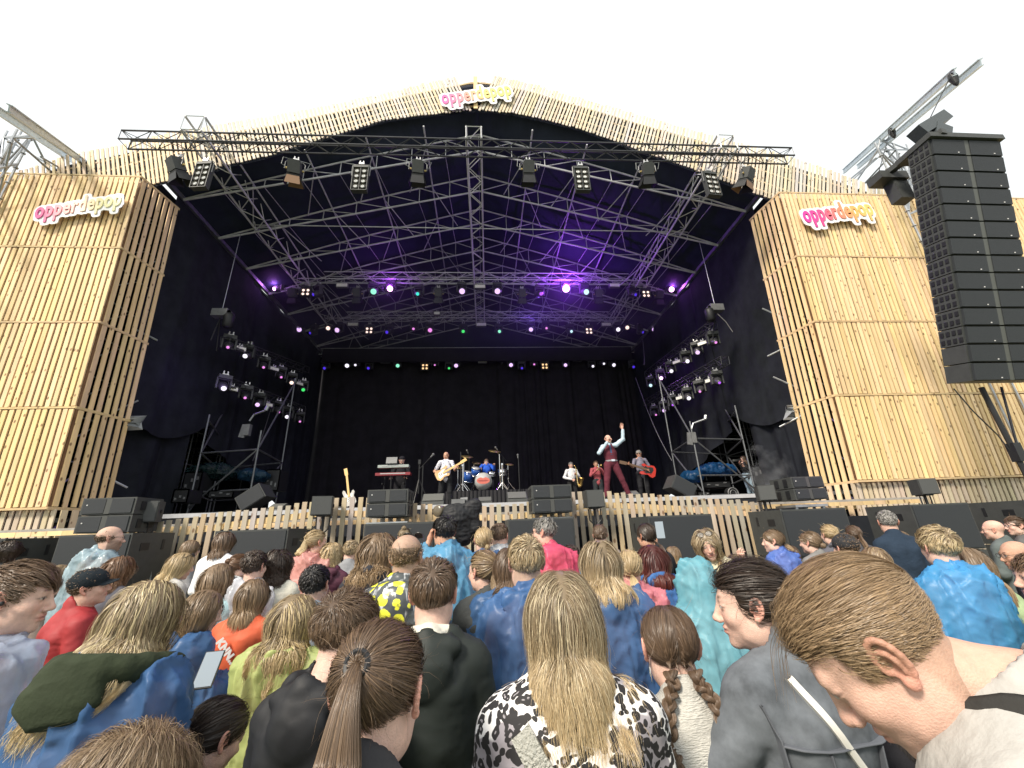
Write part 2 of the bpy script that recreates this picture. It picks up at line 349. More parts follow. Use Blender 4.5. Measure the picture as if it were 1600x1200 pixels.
# side ladder trusses with hoists
SX = 8.75
for s, pts in ((-1, [((352,533),(478,578)), ((350,596),(472,640))]), (1, [((1115,508),(1012,585)), ((1133,563),(1010,630))])):
    for k, (p, q) in enumerate(pts):
        a = atx(p[0], p[1], s*SX); b = atx(q[0], q[1], s*SX)
        truss(a, b, '%s side lamp bar by the black drape on the %s side' % ('upper' if k == 0 else 'lower', 'keyboard' if s < 0 else 'bass guitar'), TRUSSB, w=.3, bay=.4, r=.02, group='side lamp bars')
    px, py = (346, 490) if s < 0 else (1118, 482)
    c = atx(px, py, s*SX); t = thing('chain_hoist', 'chain hoist with canvas bag hanging beside the black drape on the %s side' % ('keyboard' if s < 0 else 'bass guitar'), 'hoist', c, 0, 'chain hoists')
    mb = MB(); mb.tube((0,0,.15), (0,0,12.3-c[2]), .012); mb.build('chain', STEEL, t)
    mb = MB(); mb.box((0,0,0), (.5,.28,.26)); mb.lathe([(.12,-.25),(.13,.25)], (0,0,0), (1,0,0)); mb.build('motor_body', GREYC, t)
    mb = MB(); mb.lathe([(.10,-.55),(.16,-.5),(.17,-.1),(.13,-.02)], (s*-.28,0,0)); mb.build('chain_bag', BLKM, t, True)
    mb = MB(); 
    for e in ((.25,-.4),(-.25,.4)): mb.path([(0,0,-.2),(e[0]*.4,e[1]*.6,-.7),(e[0]*.6,e[1],-1.2)], .02)
    mb.build('sling', BLKM, t)

# ---- stage deck, drapes
ZS = 2.45; YS0 = 11.15
deck = thing('stage_deck', 'raised stage deck with dark underside and pale front edge', 'stage', (0, 17, ZS))
mb = MB(); mb.box((0, 17.6, ZS-.15), (24, 12.9, .3)); mb.build('deck', mat('deck_board', (.05,.045,.045), .7, noise=.3), deck, loc=(0,17,ZS))
mb = MB(); mb.box((0, YS0-.03, ZS-.06), (22.4, .06, .10)); mb.build('edge_board', mat('white_edge', (.42,.43,.45), .6, noise=.1), deck, loc=(0,17,ZS))
mb = MB(); 
for x in np.arange(-10.9, 11.0, .21): mb.box((x, YS0+.1, ZS-.36), (.12,.05,.14), col=pine(1.0))
mb.bar((-11, YS0+.1, ZS-.48), (11, YS0+.1, ZS-.48), .05, .08, col=pine(.8)); mb.build('timber_edging', WOODW, deck, loc=(0,17,ZS), color=True)
mb = MB()
for x in np.arange(-11, 11.1, 1.4):
    mb.tube((x, YS0+.5, 0), (x, YS0+.5, ZS-.3), .025); mb.tube((x, YS0+.5, .1), (x+1.4, YS0+.5, ZS-.4), .02)
mb.build('support_leg', STEEL, deck, loc=(0,17,ZS))
def drape(name, P0, P1, z0, z1, label, fold=.12, per=.55, n=160, m=BLK, group=None, swag=0, nz_=14, seed=0):
    P0 = np.array(P0, float); P1 = np.array(P1, float); d = P1-P0; L = np.linalg.norm(d); d = d/L; nn = np.array([-d[1], d[0]])
    U = np.linspace(0, L, n); Z = np.linspace(0, 1, nz_); P = np.zeros((n, nz_, 3))
    off = fold*(vnoise(np.c_[U/per, np.zeros(n), np.full(n, seed)], 3)+.5*vnoise(np.c_[U/per*2.7, np.zeros(n), np.full(n, seed)], 5))
    sw = vnoise(np.c_[U/2.1, np.zeros(n), np.full(n, seed+.5)], 9)
    for j, z in enumerate(Z):
        za = np.interp(U, [0, L], [z0[0], z0[1]])+swag*np.sin(U/L*math.pi); zb = np.interp(U, [0, L], [z1[0], z1[1]])
        zz = zb+(za-zb)*z; o = off*(.4+.6*z)+sw*.10*math.sin(z*3.1)
        P[:, j, 0] = P0[0]+d[0]*U+nn[0]*o; P[:, j, 1] = P0[1]+d[1]*U+nn[1]*o; P[:, j, 2] = zz
    c = np.array([(P0[0]+P1[0])/2, (P0[1]+P1[1])/2, z1[0]]); mb = MB(); mb.grid(P); return tag(mb.build(name, m, None, True, loc=c), label, 'curtain', group)
BACK = mat('backdrop_cloth', (.019,.018,.022), .9, spec=.2, noise=.3, nscale=1.5, sss=0)
drape('backdrop_curtain', (-9.9, 23.4), (1.5, 23.4), (ZS, ZS), (12.0, 12.0), 'black backdrop curtain hanging behind the guitarist and keyboard player', m=BACK, group='black backdrop halves', fold=.10, n=220)
drape('backdrop_curtain', (0.9, 23.3), (10.2, 23.3), (ZS, ZS), (12.0, 12.0), 'black backdrop curtain hanging behind the singer and horn players', m=BACK, group='black backdrop halves', seed=4, fold=.22, per=.45, n=240)
mb = MB(); mb.box((0, 22.6, 11.95), (19, .1, .9)); tag(mb.build('header_cloth', BACK, loc=(0,22.6,11.95)), 'dark header cloth strip between the lamp rows and the backdrop', 'curtain')
for s in (-1, 1):
    side = 'keyboard' if s < 0 else 'bass guitar'
    drape('side_drape', (s*9.75, 10.7), (s*9.75, 15.4), (5.2, 6.3), (12.35, 12.35), 'upper black side drape gathered in a swag on the %s side' % side, fold=.10, per=1.1, group='black side drapes', swag=-.9, seed=s+2)
    drape('side_drape', (s*9.85, 14.8), (s*9.7, 23.4), (ZS+2.6, ZS), (12.35, 12.35), 'far black side drape reaching the backdrop on the %s side' % side, group='black side drapes', seed=s+7, per=.8)
    drape('side_drape', (s*9.95, 10.9), (s*9.95, 14.0), (ZS-.3, ZS-.3), (7.4, 7.4), 'lower black side drape under the swag on the %s side' % side, group='black side drapes', seed=s+9)
    drape('wing_drape', (s*9.9, 13.6), (s*13.5, 14.5), (2.0, 2.0), (7.5, 7.5), 'x' % side, group='wing masking cloths', seed=s+12) if False else None
    mb = MB(); mb.add([(s*10.3,20.8,ZS),(s*15.5,20.8,ZS),(s*15.5,20.8,12),(s*10.3,20.8,12)], [(0,1,2,3)]); mb.add([(s*15.5,10,0),(s*15.5,20.8,0),(s*15.5,20.8,12),(s*15.5,10,12)], [(0,1,2,3)])
    tag(mb.build('wing_cloth', BLK, None), 'plain dark cloth closing off the wing behind the scaffold on the %s side' % side, 'curtain', 'wing masking cloths')
    mb = MB(); mb.add([(s*9.8,10.2,12.2),(s*15.5,10.2,10.6),(s*15.5,21,10.6),(s*9.8,21,12.2)], [(0,1,2,3)]); tag(mb.build('wing_roof', BLKR, None), 'dark sloping cover over the wing on the %s side' % side, 'roof', 'wing covers')
# grey tarpaulin scraps hanging by the towers
for nm, P, lab in (('tarp', [(188,652),(226,648),(222,660),(225,672),(186,672),(196,662)], 'small grey crumpled tarpaulin beside the tower with the faded logo'), ('tarp', [(1226,634),(1252,632),(1256,655),(1222,657),(1230,645)], 'small grey crumpled tarpaulin beside the tower with the bright logo')):
    pts = np.array([at(x, y, 10.75) for x, y in P]); c = pts.mean(0); mb = MB(); n = len(pts)
    rings = []
    for k, r in enumerate((0,.35,.7,1)):
        rings.append([c+(p-c)*r+np.array([0, .08*math.sin(i*2.3+k*1.7), 0]) for i, p in enumerate(np.vstack([pts, pts[:1]]))])
    mb.grid(rings); tag(mb.build('tarpaulin', mat('grey_tarp', (.22,.235,.25), .55, bump=.5, bscale=12), None, False), lab, 'tarpaulin', 'grey tarpaulins by the towers')

# ---- wing scaffolds
def poly_tubes(name, segs, label, group, m=STEEL, r=.028):
    mb = MB()
    for a, b in segs: mb.tube(a, b, r)
    return tag(mb.build(name, m), label, 'scaffold', group)
WST = mat('wing_steel', (.16,.17,.18), .5, metal=.6, noise=.2)
def scaf(s):
    P = (lambda x, y, Y: at(x, y, Y)); seg = []
    if s > 0: cn = [(1047,690,15.6),(1083,685,13.0),(1160,684,13.4),(1130,688,16.5)]; bt = 3.0
    else: cn = [(443,708,15.6),(403,702,13.0),(315,703,13.4),(345,712,16.5)]
    C = [P(*c) for c in cn]
    for c in C: c[0] = c[0]
    topz_ = [7.8, C[1][2]+.6, 5.7, 6.6]
    for k, c in enumerate(C): seg.append((np.array([c[0], c[1], ZS]), np.array([c[0], c[1], topz_[k]])))
    for k in range(4):
        a, b = C[k], C[(k+1) % 4]; lv = [C[1][2], ZS+.75, ZS+.12]
        for z in lv: seg.append((np.array([a[0],a[1],z]), np.array([b[0],b[1],z])))
    a, b, c, d = C
    seg += [(np.array([b[0],b[1],C[1][2]]), np.array([c[0],c[1],ZS+.3])), (np.array([a[0],a[1],C[1][2]]), np.array([b[0],b[1],ZS+.2])), (np.array([c[0],c[1],C[1][2]]), np.array([d[0],d[1],7.6])),
            (np.array([b[0],b[1],C[1][2]]), np.array([a[0],a[1],7.6])), (np.array([d[0],d[1],C[1][2]]), np.array([c[0],c[1],ZS+.1])), (np.array([c[0],c[1],5.5]), np.array([d[0],d[1],5.5]))]
    sd = 'bass guitar' if s > 0 else 'keyboard'
    poly_tubes('scaffold_tower', seg, 'bare steel scaffold tower with diagonal braces in the wing on the %s side' % sd, 'scaffold towers in the wings', WST)
    # back scaffold
    for k, (x0, y0) in enumerate(((10.6, 15.2), (11.2, 18.2))):
        seg = []
        for x in (x0, x0+1.3, x0+2.6):
            for y in (y0, y0+1.6): seg.append(((s*x, y, ZS-.2), (s*x, y, 9.3)))
        for z in (4.4, 5.6, 6.9, 8.1, 9.2):
            for y in (y0, y0+1.6): seg.append(((s*x0, y, z), (s*(x0+2.6), y, z)))
            for x in (x0, x0+1.3, x0+2.6): seg.append(((s*x, y0, z), (s*x, y0+1.6, z)))
            seg.append(((s*x0, y0, z-1.1), (s*(x0+1.3), y0, z))); seg.append(((s*(x0+2.6), y0, z-1.1), (s*(x0+1.3), y0, z)))
        poly_tubes('scaffold_tower', seg, '%s steel scaffold standing deep in the dark wing on the %s side' % ('nearer' if k == 0 else 'farther', sd), 'scaffold towers in the wings', WST, r=.022)
scaf(1); scaf(-1)
# clamp light objects on the scaffold corner
for (x, y, lab) in ((1083, 684, 'pale grey control box clamped on the scaffold corner by the bass player'), (387, 672, 'small bright spot fixture on a post of the keyboard side scaffold')):
    c = at(x, y, 13.0); t = thing('clamp_fixture', lab, 'stage light', c)
    mb = MB(); mb.box((0,0,0), (.16,.15,.36)); mb.box((-.12,0,-.03), (.18,.05,.42), R=_ry(.15)); mb.build('housing', GREYC, t)
    mb = MB(); mb.path([(0,0,.3),(.1,0,.5),(.5,-.1,.62)], .03); mb.tube((.5,-.1,.62),(.55,-.1,.75),.06); mb.build('arm', STEEL, t)

# ---- outer scaffolds with I-beams that carry the line arrays
def outer(s):
    t = thing('rigging_scaffold', 'steel scaffold with sloping beam %s' % ('that carries the big line array' if s > 0 else 'cut by the picture edge above the faded logo tower'), 'scaffold', (s*13.5, 10, 0), 0, 'rigging scaffolds')
    L = (s*13.5, 10, 0)
    if s > 0: bm = [at(1492,112,5.6), at(1405,190,8.0), at(1318,268,11.0)]; off = .32
    else: bm = [at(-40,148,6.2), at(45,200,8.0), at(112,250,10.6)]; off = .32
    a, b = bm[0], bm[2]; d = nrm(b-a); x, y, _ = frame(d)
    for k in (0, 1):
        o = x*off*k*1.4
        mb = MB(); mb.bar(a+o, b+o, .02, .14); mb.bar(a+o+y*.075, b+o+y*.075, .09, .02); mb.bar(a+o-y*.075, b+o-y*.075, .09, .02); mb.build('beam', mat('beam_steel', (.55,.62,.66), .4, metal=.5, noise=.2), t, loc=L)
    mb = MB(); px = [(1372,234),(1400,234),(1385,270),(1420,280)] if s > 0 else [(20,215),(50,212),(75,245),(10,250)]
    base = [at(px[0][0], px[0][1], 8.6), at(px[1][0], px[1][1], 9.4), at(px[0][0]+s*14, px[0][1], 10.6), at(px[1][0]+s*20, px[1][1], 10.8)]
    for p in base:
        mb.tube(p+np.array([0,0,.3]), (p[0]+s*.0, p[1], 0), .03)
        for z in np.arange(8, p[2], .55): mb.tube((p[0], p[1], z), (p[0], p[1], z+.03), .06)
    for i in range(4):
        p, q = base[i], base[(i+1) % 4]
        for z in (0, -1.1, -2.6, -4, -6): mb.tube(p+np.array([0,0,z]), q+np.array([0,0,z]), .026)
        mb.tube(p, q+np.array([0,0,-2.6]), .026); mb.tube(q, p+np.array([0,0,-2.6]), .026)
        mb.tube(p+np.array([0,0,.0]), a*.45+b*.55+np.array([0,0,.0]), .026)
    mb.tube(base[0], b-np.array([0,0,.9]), .03); mb.tube(base[2], b-np.array([0,0,.6]), .03)
    mb.tube(b-np.array([0,0,.5]), a*.35+b*.65-np.array([0,0,.5]), .028); mb.tube(b-np.array([0,0,1.2]), base[1], .028)
    mb.build('scaffold_frame', STEEL, t, loc=L)
    return a, b
beamA, beamB = outer(1); outer(-1)

# ---- line array
def line_array():
    t = thing('line_array', 'tall black line array of stacked speaker boxes hanging at the edge of the picture', 'speaker array', (10.4, 6, 9.2))
    LOC = np.array([10.4, 6, 9.2]); n = 14
    seams = [218,244,267,292,317,344,370,398,426,453,482,512,542,567,590]; W = 1.68; D = .42
    xl = np.interp(seams, [212, 590], [1450, 1519]); 
    X0 = at(1450, 218, 5.6)[0]
    P = []
    for yy, xx in zip(seams, xl): P.append(atx(xx, yy, X0))
    P = np.array(P)
    # front-left edge points P (x const); smooth Y
    kk = np.arange(15); c = np.polyfit(kk, P[:,1], 2); P[:,1] = np.polyval(c, kk); c = np.polyfit(kk, P[:,2], 2); P[:,2] = np.polyval(c, kk)
    boxproto = None
    for i in range(n):
        a, b = P[i], P[i+1]; u = nrm(a-b); h = np.linalg.norm(a-b); yv = nrm(np.cross(u, [1,0,0])); # points back
        if yv[1] < 0: yv = -yv
        R = np.array([[1,0,0], yv, u]).T; c = (a+b)/2
        bx = bpy.data.objects.new('speaker_box', None)
        def T(p): return c+R@np.array([p[0], p[1], p[2]])-LOC
        mb = MB(); mb.box(T((W/2, D/2+.02, 0)), (W, D, h-.02), R=R, taper=None); o = mb.build('speaker_box', CAB, t)
        g = MB(); g.box(T((W*.245, -.0, 0)), (W*.44, .05, h-.045), R=R); g.box(T((W*.755, 0, 0)), (W*.44, .05, h-.045), R=R); g.build('grille', GRILL, o)
        g = MB(); g.box(T((W*.5, .0, 0)), (W*.065, .03, h-.03), R=R); g.build('centre_strip', mat('strip_grey', (.075,.08,.072), .5), o)
        if i < 12:
            for rr in (-.22,.22):
                g = MB()
                for q in range(4): g.box(T((-.004, .06+q*.105, rr*h)), (.02, .062, h*.24), R=R)
                g.build('vent_grille', BLKM, o)
        g = MB()
        for q in (.36,.86): g.box(T((W*q, -.028, -h*.34)), (.022,.01,.022), R=R)
        g.build('badge', mat('badge_white', (.6,.6,.6), .4), o)
    top = P[0]-LOC
    mb = MB(); mb.box(top+np.array([W/2, .3, .06]), (W+.06, .75, .12)); mb.bar(top+np.array([.3,-.1,.13]), top+np.array([.1, 1.3, .16]), .14, .12); mb.box(top+np.array([.2,1.1,.05]), (.7,.35,.2)); mb.box(top+np.array([.35,1.1,-.3]), (.35,.25,.6)); mb.build('flying_frame', CAB, t)
    for k, (f, px) in enumerate((((.02), (1492,178)), (.45, (1424,215)))):
        pb = beamA*(1-f)+beamB*f-LOC; q = (at(1505, 185, pb[1]+LOC[1])-LOC) if k == 0 else top+np.array([.15,1.25,.25])
        if k == 0: q = top+np.array([.55,.25,.75])
        mb = MB(); mb.tube(q, pb, .01); mb.lathe([(.02,0),(.05,.06),(.09,.25),(.07,.36)], pb-np.array([0,0,.36])); mb.build('hook_chain', BLKM, t)
        if k == 0:
            mb = MB(); mb.bar(q+np.array([-.35,0,-.28]), q+np.array([.5,0,.25]), .28, .26); mb.box(q+np.array([.12,0,-.35]), (.34,.3,.5), R=_ry(.5)); mb.build('hoist_motor', mat('hoist_grey', (.05,.06,.065), .45), t)
    # cable tails under the array
    bt = P[-1]-LOC
    mb = MB(); mb.tube(bt+np.array([.55,.3,-.03]), bt+np.array([.75,.3,-3.9]), .045, n=8); mb.box(bt+np.array([.65,.3,-1.35]), (.16,.14,.35)); mb.tube(bt+np.array([1.0,.3,-.03]), bt+np.array([.72,.3,-1.3]), .022); mb.path([bt+np.array([.0,.35,-.03]), bt+np.array([.2,.35,-.5]), bt+np.array([.5,.35,-1.0]), bt+np.array([.62,.32,-1.5])], .012)
    mb.build('cable_bundle', BLKM, t)
line_array()

# ---- logo signs
def grad_mat(name, cols, w):
    m = bpy.data.materials.new(name); m.use_nodes = True; t = m.node_tree; b = t.nodes['Principled BSDF']; b.inputs['Roughness'].default_value = .5
    tc = t.nodes.new('ShaderNodeTexCoord'); sp = t.nodes.new('ShaderNodeSeparateXYZ'); t.links.new(tc.outputs['Object'], sp.inputs[0])
    mr = t.nodes.new('ShaderNodeMapRange'); mr.inputs[1].default_value = -w/2; mr.inputs[2].default_value = w/2; t.links.new(sp.outputs['X'], mr.inputs[0])
    r = t.nodes.new('ShaderNodeValToRGB'); e = r.color_ramp.elements; e[0].color = (*cols[0],1); e[1].color = (*cols[-1],1)
    for i, c in enumerate(cols[1:-1]): q = e.new((i+1)/(len(cols)-1)); q.color = (*c,1)
    t.links.new(mr.outputs[0], r.inputs[0]); t.links.new(r.outputs[0], b.inputs['Base Color']); return m
def text_mesh(body, size, off, ext, name):
    cu = bpy.data.curves.new(name, 'FONT'); cu.body = body; cu.size = size; cu.extrude = ext; cu.offset = off; cu.align_x = 'CENTER'; cu.align_y = 'CENTER'; cu.resolution_u = 3; cu.space_character = 1.10
    o = bpy.data.objects.new(name, cu); COL.objects.link(o); dg = bpy.context.evaluated_depsgraph_get(); me = bpy.data.meshes.new_from_object(o.evaluated_get(dg)); bpy.data.objects.remove(o); bpy.data.curves.remove(cu)
    return me
WHITE = mat('sign_white', (.86,.86,.88), .5)
def sign(px0, px1, py0, py1, Y, label, cols):
    a = at(px0, py0, Y); b = at(px1, py1, Y); c = (a+b)/2; w_ = np.linalg.norm(b-a); ang = math.atan2(b[2]-a[2], b[0]-a[0])
    t = thing('logo_sign', label, 'sign', c); t.rotation_euler = (math.pi/2, 0, 0); t.rotation_euler = (Matrix.Rotation(-ang, 3, 'Y') @ Matrix.Rotation(math.pi/2, 3, 'X')).to_euler()
    me = text_mesh('opperdepop', 1, .030, .012, 'lettering'); X = np.array([v.co[:] for v in me.vertices]); w0 = X[:,0].max()-X[:,0].min(); sx = w_*.93/w0; sy = sx*1.9
    m = grad_mat('logo_ink', cols, w_)
    for (nm, off, ext, mt, dz) in (('lettering', .030, .012, m, .035), ('white_backing', .0, 0, WHITE, 0)):
        if nm == 'lettering':
            cx = (X[:,0].max()+X[:,0].min())/2; cy = (X[:,1].max()+X[:,1].min())/2
            for v in me.vertices: v.co = ((v.co.x-cx)*sx+(v.co.y-cy)*sy*.10, (v.co.y-cy)*sy, v.co.z+dz)
            me.materials.clear(); me.materials.append(mt); o = bpy.data.objects.new(nm, me); COL.objects.link(o); o.parent = t
            V = np.array([v.co[:2] for v in me.vertices])
        else:
            # scalloped outline: envelope around the lettering
            mb = MB(); N = 90; r0 = .062*w_/1.6
            xs_ = np.linspace(V[:,0].min()-r0*.6, V[:,0].max()+r0*.6, N); up = []; lo = []
            for x in xs_:
                dd = np.abs(V[:,0]-x); k = dd < r0; 
                if not k.any(): k = dd < dd.min()+1e-3
                q = np.sqrt(np.maximum(0, r0**2-dd[k]**2)); up.append((V[k,1]+q).max()); lo.append((V[k,1]-q).min())
            up = np.array(up); lo = np.array(lo); P = [[[x, l, 0], [x, u, 0]] for x, u, l in zip(xs_, up, lo)]; Pf = [[[x, l, .02], [x, u, .02]] for x, u, l in zip(xs_, up, lo)]
            mb.grid(P); mb.grid(Pf); mb.grid([[p[0], q[0]] for p, q in zip(P, Pf)]); mb.grid([[p[1], q[1]] for p, q in zip(P, Pf)]); mb.build(nm, WHITE, t)
sign(52, 196, 336, 313, 9.36, 'opperdepop sign with washed out pink lettering on the tower left of the stage opening', [(.62,.02,.30),(.75,.22,.30),(.85,.55,.45),(.82,.76,.40),(.80,.76,.45)])
sign(686, 802, 158, 142, 9.90, 'opperdepop sign at the ridge of the slatted roof fascia', [(.75,.10,.42),(.80,.25,.35),(.85,.50,.25),(.85,.78,.22),(.85,.80,.20)])
sign(1250, 1365, 341, 328, 9.36, 'opperdepop sign with strong pink to orange lettering on the tower behind the line array', [(.60,.03,.35),(.72,.06,.25),(.78,.22,.15),(.80,.42,.12),(.82,.58,.18)])
# ================================================================== STAGE LAMPS
LENSOFF = mat('lens_unlit', (.55,.56,.55), .2, spec=.8)
def emis(name, col, st):
    return mat('lens_'+name, (.05,.05,.05), .4, emit=col, estr=st)
EM = dict(white=emis('white', (.92,.86,1), 1.35), lilac=emis('lilac', (.80,.52,1), 1.25), pink=emis('pink', (.90,.28,.82), 1.1), purple=emis('purple', (.50,.10,1), 1.1), bright=emis('bright', (1,.50,1), 4.5),
          warm=emis('warm', (1,.72,.62), 1.6), green=emis('green', (.05,.75,.15), 1.1), teal=emis('teal', (.03,.75,.6), 1.1), cyanw=emis('cyan_white', (.6,.92,1), 1.2), blue=emis('blue', (.08,.03,.85), .9), amber=emis('amber', (1,.62,.30), 1.4), mint=emis('mint', (.25,.85,.55), 1.2))
CWORD = dict(white='white', lilac='pale lilac', pink='pink', purple='purple', bright='dazzling purple', warm='warm white', green='green', teal='teal', cyanw='icy white', blue='deep blue', amber='amber', mint='mint green')
LAMPCOL = dict(bright=(.55,.10,1), purple=(.5,.1,1), lilac=(.6,.35,1))
def clampp(t, k=1.0):
    mb = MB(); mb.box((0,0,-.01*k), (.16*k,.07*k,.05*k)); mb.box((-.05*k,0,.05*k), (.03*k,.05*k,.1*k)); mb.box((.05*k,0,.05*k), (.03*k,.05*k,.1*k)); mb.build('clamp', mat('clamp_alu', (.6,.6,.6), .4, metal=.6), t)
def moving_head(c, col, label, yaw=0, tilt=.5, k=1.0, group=None, lensr=.10):
    t = thing('moving_head_lamp', label, 'stage light', c, yaw, group); clampp(t, k)
    mb = MB(); mb.box((0,0,-.10*k), (.34*k,.26*k,.11*k)); mb.build('base', CAB, t)
    mb = MB()
    for s in (-1,1): mb.box((s*.17*k,0,-.30*k), (.045*k,.12*k,.34*k))
    mb.box((0,0,-.165*k), (.33*k,.12*k,.04*k))
    mb.build('yoke', CAB, t)
    R = _rx(tilt); d = R@np.array([0,-1,-.35]); d = nrm(np.array([0,-math.cos(tilt), -math.sin(tilt)]))
    ctr = np.array([0,0,-.38*k]); mb = MB(); mb.lathe([(.07*k,-.17*k),(.13*k,-.13*k),(.14*k,.02*k),((lensr+.03)*k,.15*k),((lensr+.025)*k,.19*k)], ctr, d, 16); h = mb.build('head', mat('lamp_black', (.05,.05,.055), .35, spec=.6), t, True)
    lensr *= .80; mb = MB(); mb.lathe([(.01*k,.192*k),(lensr*k,.193*k),(lensr*k,.20*k),(.01*k,.205*k)], ctr, d, 20); mb.build('lens', EM[col], h)
    return t
def fresnel(c, label, yaw=0, k=1.0, group=None, warm=False, tilt=.95):
    t = thing('fresnel_lamp', label, 'stage light', c, yaw, group); clampp(t, k); 
    mb = MB(); pts = [(-.27*k,0,-.42*k),(-.27*k,0,-.16*k),(-.20*k,0,-.08*k),(.20*k,0,-.08*k),(.27*k,0,-.16*k),(.27*k,0,-.42*k)]; mb.path(pts, .012*k); mb.build('yoke', GREYC, t)
    ctr = np.array([0,0,-.38*k]); d = nrm(np.array([0,-math.cos(tilt),-math.sin(tilt)])); x, y, _ = frame(d)
    mb = MB(); R = np.array([x, y, d]).T
    mb.box(ctr-d*.03*k, (.34*k,.32*k,.34*k), R=R, taper=1.0); mb.box(ctr-d*.22*k, (.26*k,.24*k,.06*k), R=R)
    for q in (-.1,0,.1): mb.box(ctr-d*.03*k+y*.17*k+x*q*k, (.03*k,.02*k,.26*k), R=R)
    b = mb.build('body', CAB, t)
    mb = MB(); mb.box(ctr+d*.20*k, (.36*k,.34*k,.05*k), R=R); mb.build('colour_frame', BLKM, t)
    for i, (ax, s) in enumerate(((y,1),(y,-1),(x,1),(x,-1))):
        o = y if ax is x else x; w_ = .17*k; p = ctr+d*.22*k+ax*s*.17*k; q = p+d*.24*k+ax*s*.09*k
        mb = MB(); tt = ax*s*.006*k; w2 = w_*1.25; mb.add([p-o*w_, p+o*w_, q+o*w2, q-o*w2, p-o*w_+tt, p+o*w_+tt, q+o*w2+tt, q-o*w2+tt], [(0,1,2,3),(7,6,5,4),(0,4,5,1),(1,5,6,2),(2,6,7,3),(3,7,4,0)]); mb.build('barn_door', BLKM if not (warm and i < 2) else mat('rusty_door', (.22,.12,.06), .6), t)
    mb = MB(); mb.path([(.1*k,0,-.02*k),(.34*k,.05*k,-.05*k),(.36*k,.03*k,-.3*k),(.2*k,0,-.36*k)], .008*k); mb.path([(-.1*k,0,-.02*k),(-.4*k,.05*k,-.1*k),(-.33*k,.03*k,-.35*k)], .007*k); mb.build('cable', mat('cable_grey', (.25,.27,.28), .5), t)
    mb = MB(); mb.tube(ctr+x*.19*k+y*.08*k, ctr+x*.25*k+y*.08*k, .03*k); mb.tube(ctr-x*.19*k, ctr-x*.24*k, .03*k); mb.build('knob', mat('knob_brass', (.65,.5,.2), .4, metal=.4), t)
    return t
def blinder(c, rows, label, yaw=0, k=1.0, group=None, lit='off', cols=2):
    t = thing('blinder_lamp', label, 'stage light', c, yaw, group); clampp(t, k); h = rows*.215*k+.12*k; w_ = cols*.2*k+.06*k
    mb = MB(); mb.path([(-w_/2-.04*k,0,-.5*h),(-w_/2-.04*k,0,-.09*k),(-w_/2,0,-.05*k),(w_/2,0,-.05*k),(w_/2+.04*k,0,-.09*k),(w_/2+.04*k,0,-.5*h)], .014*k); mb.build('yoke', GREYC, t)
    mb = MB(); z0 = -.10*k; zc = z0-h/2; mb.box((0,.06*k,zc), (w_,.12*k,h)); 
    mb.box((-w_/2,-.02*k,zc), (.02*k,.06*k,h)); mb.box((w_/2,-.02*k,zc), (.02*k,.06*k,h)); mb.box((0,-.02*k,z0-h), (w_,.06*k,.02*k)); mb.box((0,-.025*k,z0-.045*k), (w_,.07*k,.09*k)); mb.box((0,-.02*k,zc-.05*k), (.02*k,.05*k,h-.1*k))
    mb.build('housing', CAB, t)
    for r in range(rows):
        for q in range(cols):
            p = np.array([(q-(cols-1)/2)*.215*k, 0, z0-.12*k-(r+.5)*.205*k])
            mb = MB(); mb.lathe([(.045*k,-.01*k),(.085*k,.045*k),(.09*k,.05*k),(.09*k,0)], p, (0,-1,0), 16); rf = mb.build('reflector', mat('reflector', (.10,.09,.08), .35, metal=.4), t)
            mb = MB(); mb.lathe([(.005*k,.03*k),(.035*k,.045*k),(.055*k,.035*k),(.058*k,.0)], p, (0,-1,0), 14); mb.build('bulb', LENSOFF if lit == 'off' else EM['amber'] if lit == 'amber' else EM['warm'], rf)
    return t
def strobe(c, label, yaw=0, k=1.0, group=None):
    t = thing('strobe_lamp', label, 'stage light', c, yaw, group); clampp(t, k)
    mb = MB(); mb.box((0,0,-.14*k), (.46*k,.12*k,.20*k)); mb.build('housing', GREYC, t)
    mb = MB(); mb.box((0,-.065*k,-.15*k), (.42*k,.02*k,.14*k)); mb.build('front_glass', mat('strobe_glass', (.92,.93,.82), .3, spec=.6), t); return t
def side_of(px): return 'left' if px < 748 else 'right'
GL = 'lamps under the stage roof'
ordn = {}
def place(kind, px, py, Y, row, col=None, X=None, k=1.0, yaw=0, **kw):
    dz = {'m': .40, 'f': .42, 'b8': .55, 'b4': .33, 's': .16}[kind]*k
    c = at(px, py, Y) if X is None else atx(px, py, X); c = c+np.array([0,0,dz])
    if kind == 'm' and col in ('bright',) and X is None: pass
    nm = {'m': CWORD.get(col, '')+' moving head lamp', 'f': 'unlit lamp with barn doors', 'b8': 'blinder with eight unlit bulbs', 'b4': 'blinder with four %s bulbs' % ('amber lit' if col == 'amber' else 'warm lit'), 's': 'flat grey strobe'}[kind]
    key = (nm, row); ordn[key] = ordn.get(key, 0)+1; kk = ordn[key]
    OR = ['first','second','third','fourth','fifth','sixth']
    g = GL+' - '+row
    lab = '%s %s from the left, %s' % (OR[kk-1], nm, row)
    if kind == 'm': o = moving_head(c, col, lab, yaw, kw.get('tilt', .55), k, g, kw.get('lensr', .10))
    elif kind == 'f': o = fresnel(c, lab, yaw+math.pi, k, g, kw.get('warm', False), tilt=1.05)
    elif kind == 'b8': o = blinder(c, 4, lab, yaw, k, g)
    elif kind == 'b4': o = blinder(c, 2, lab, yaw, k, g, col or 'warm')
    else: o = strobe(c, lab, yaw, k, g)
    return o
row = 'front truss'
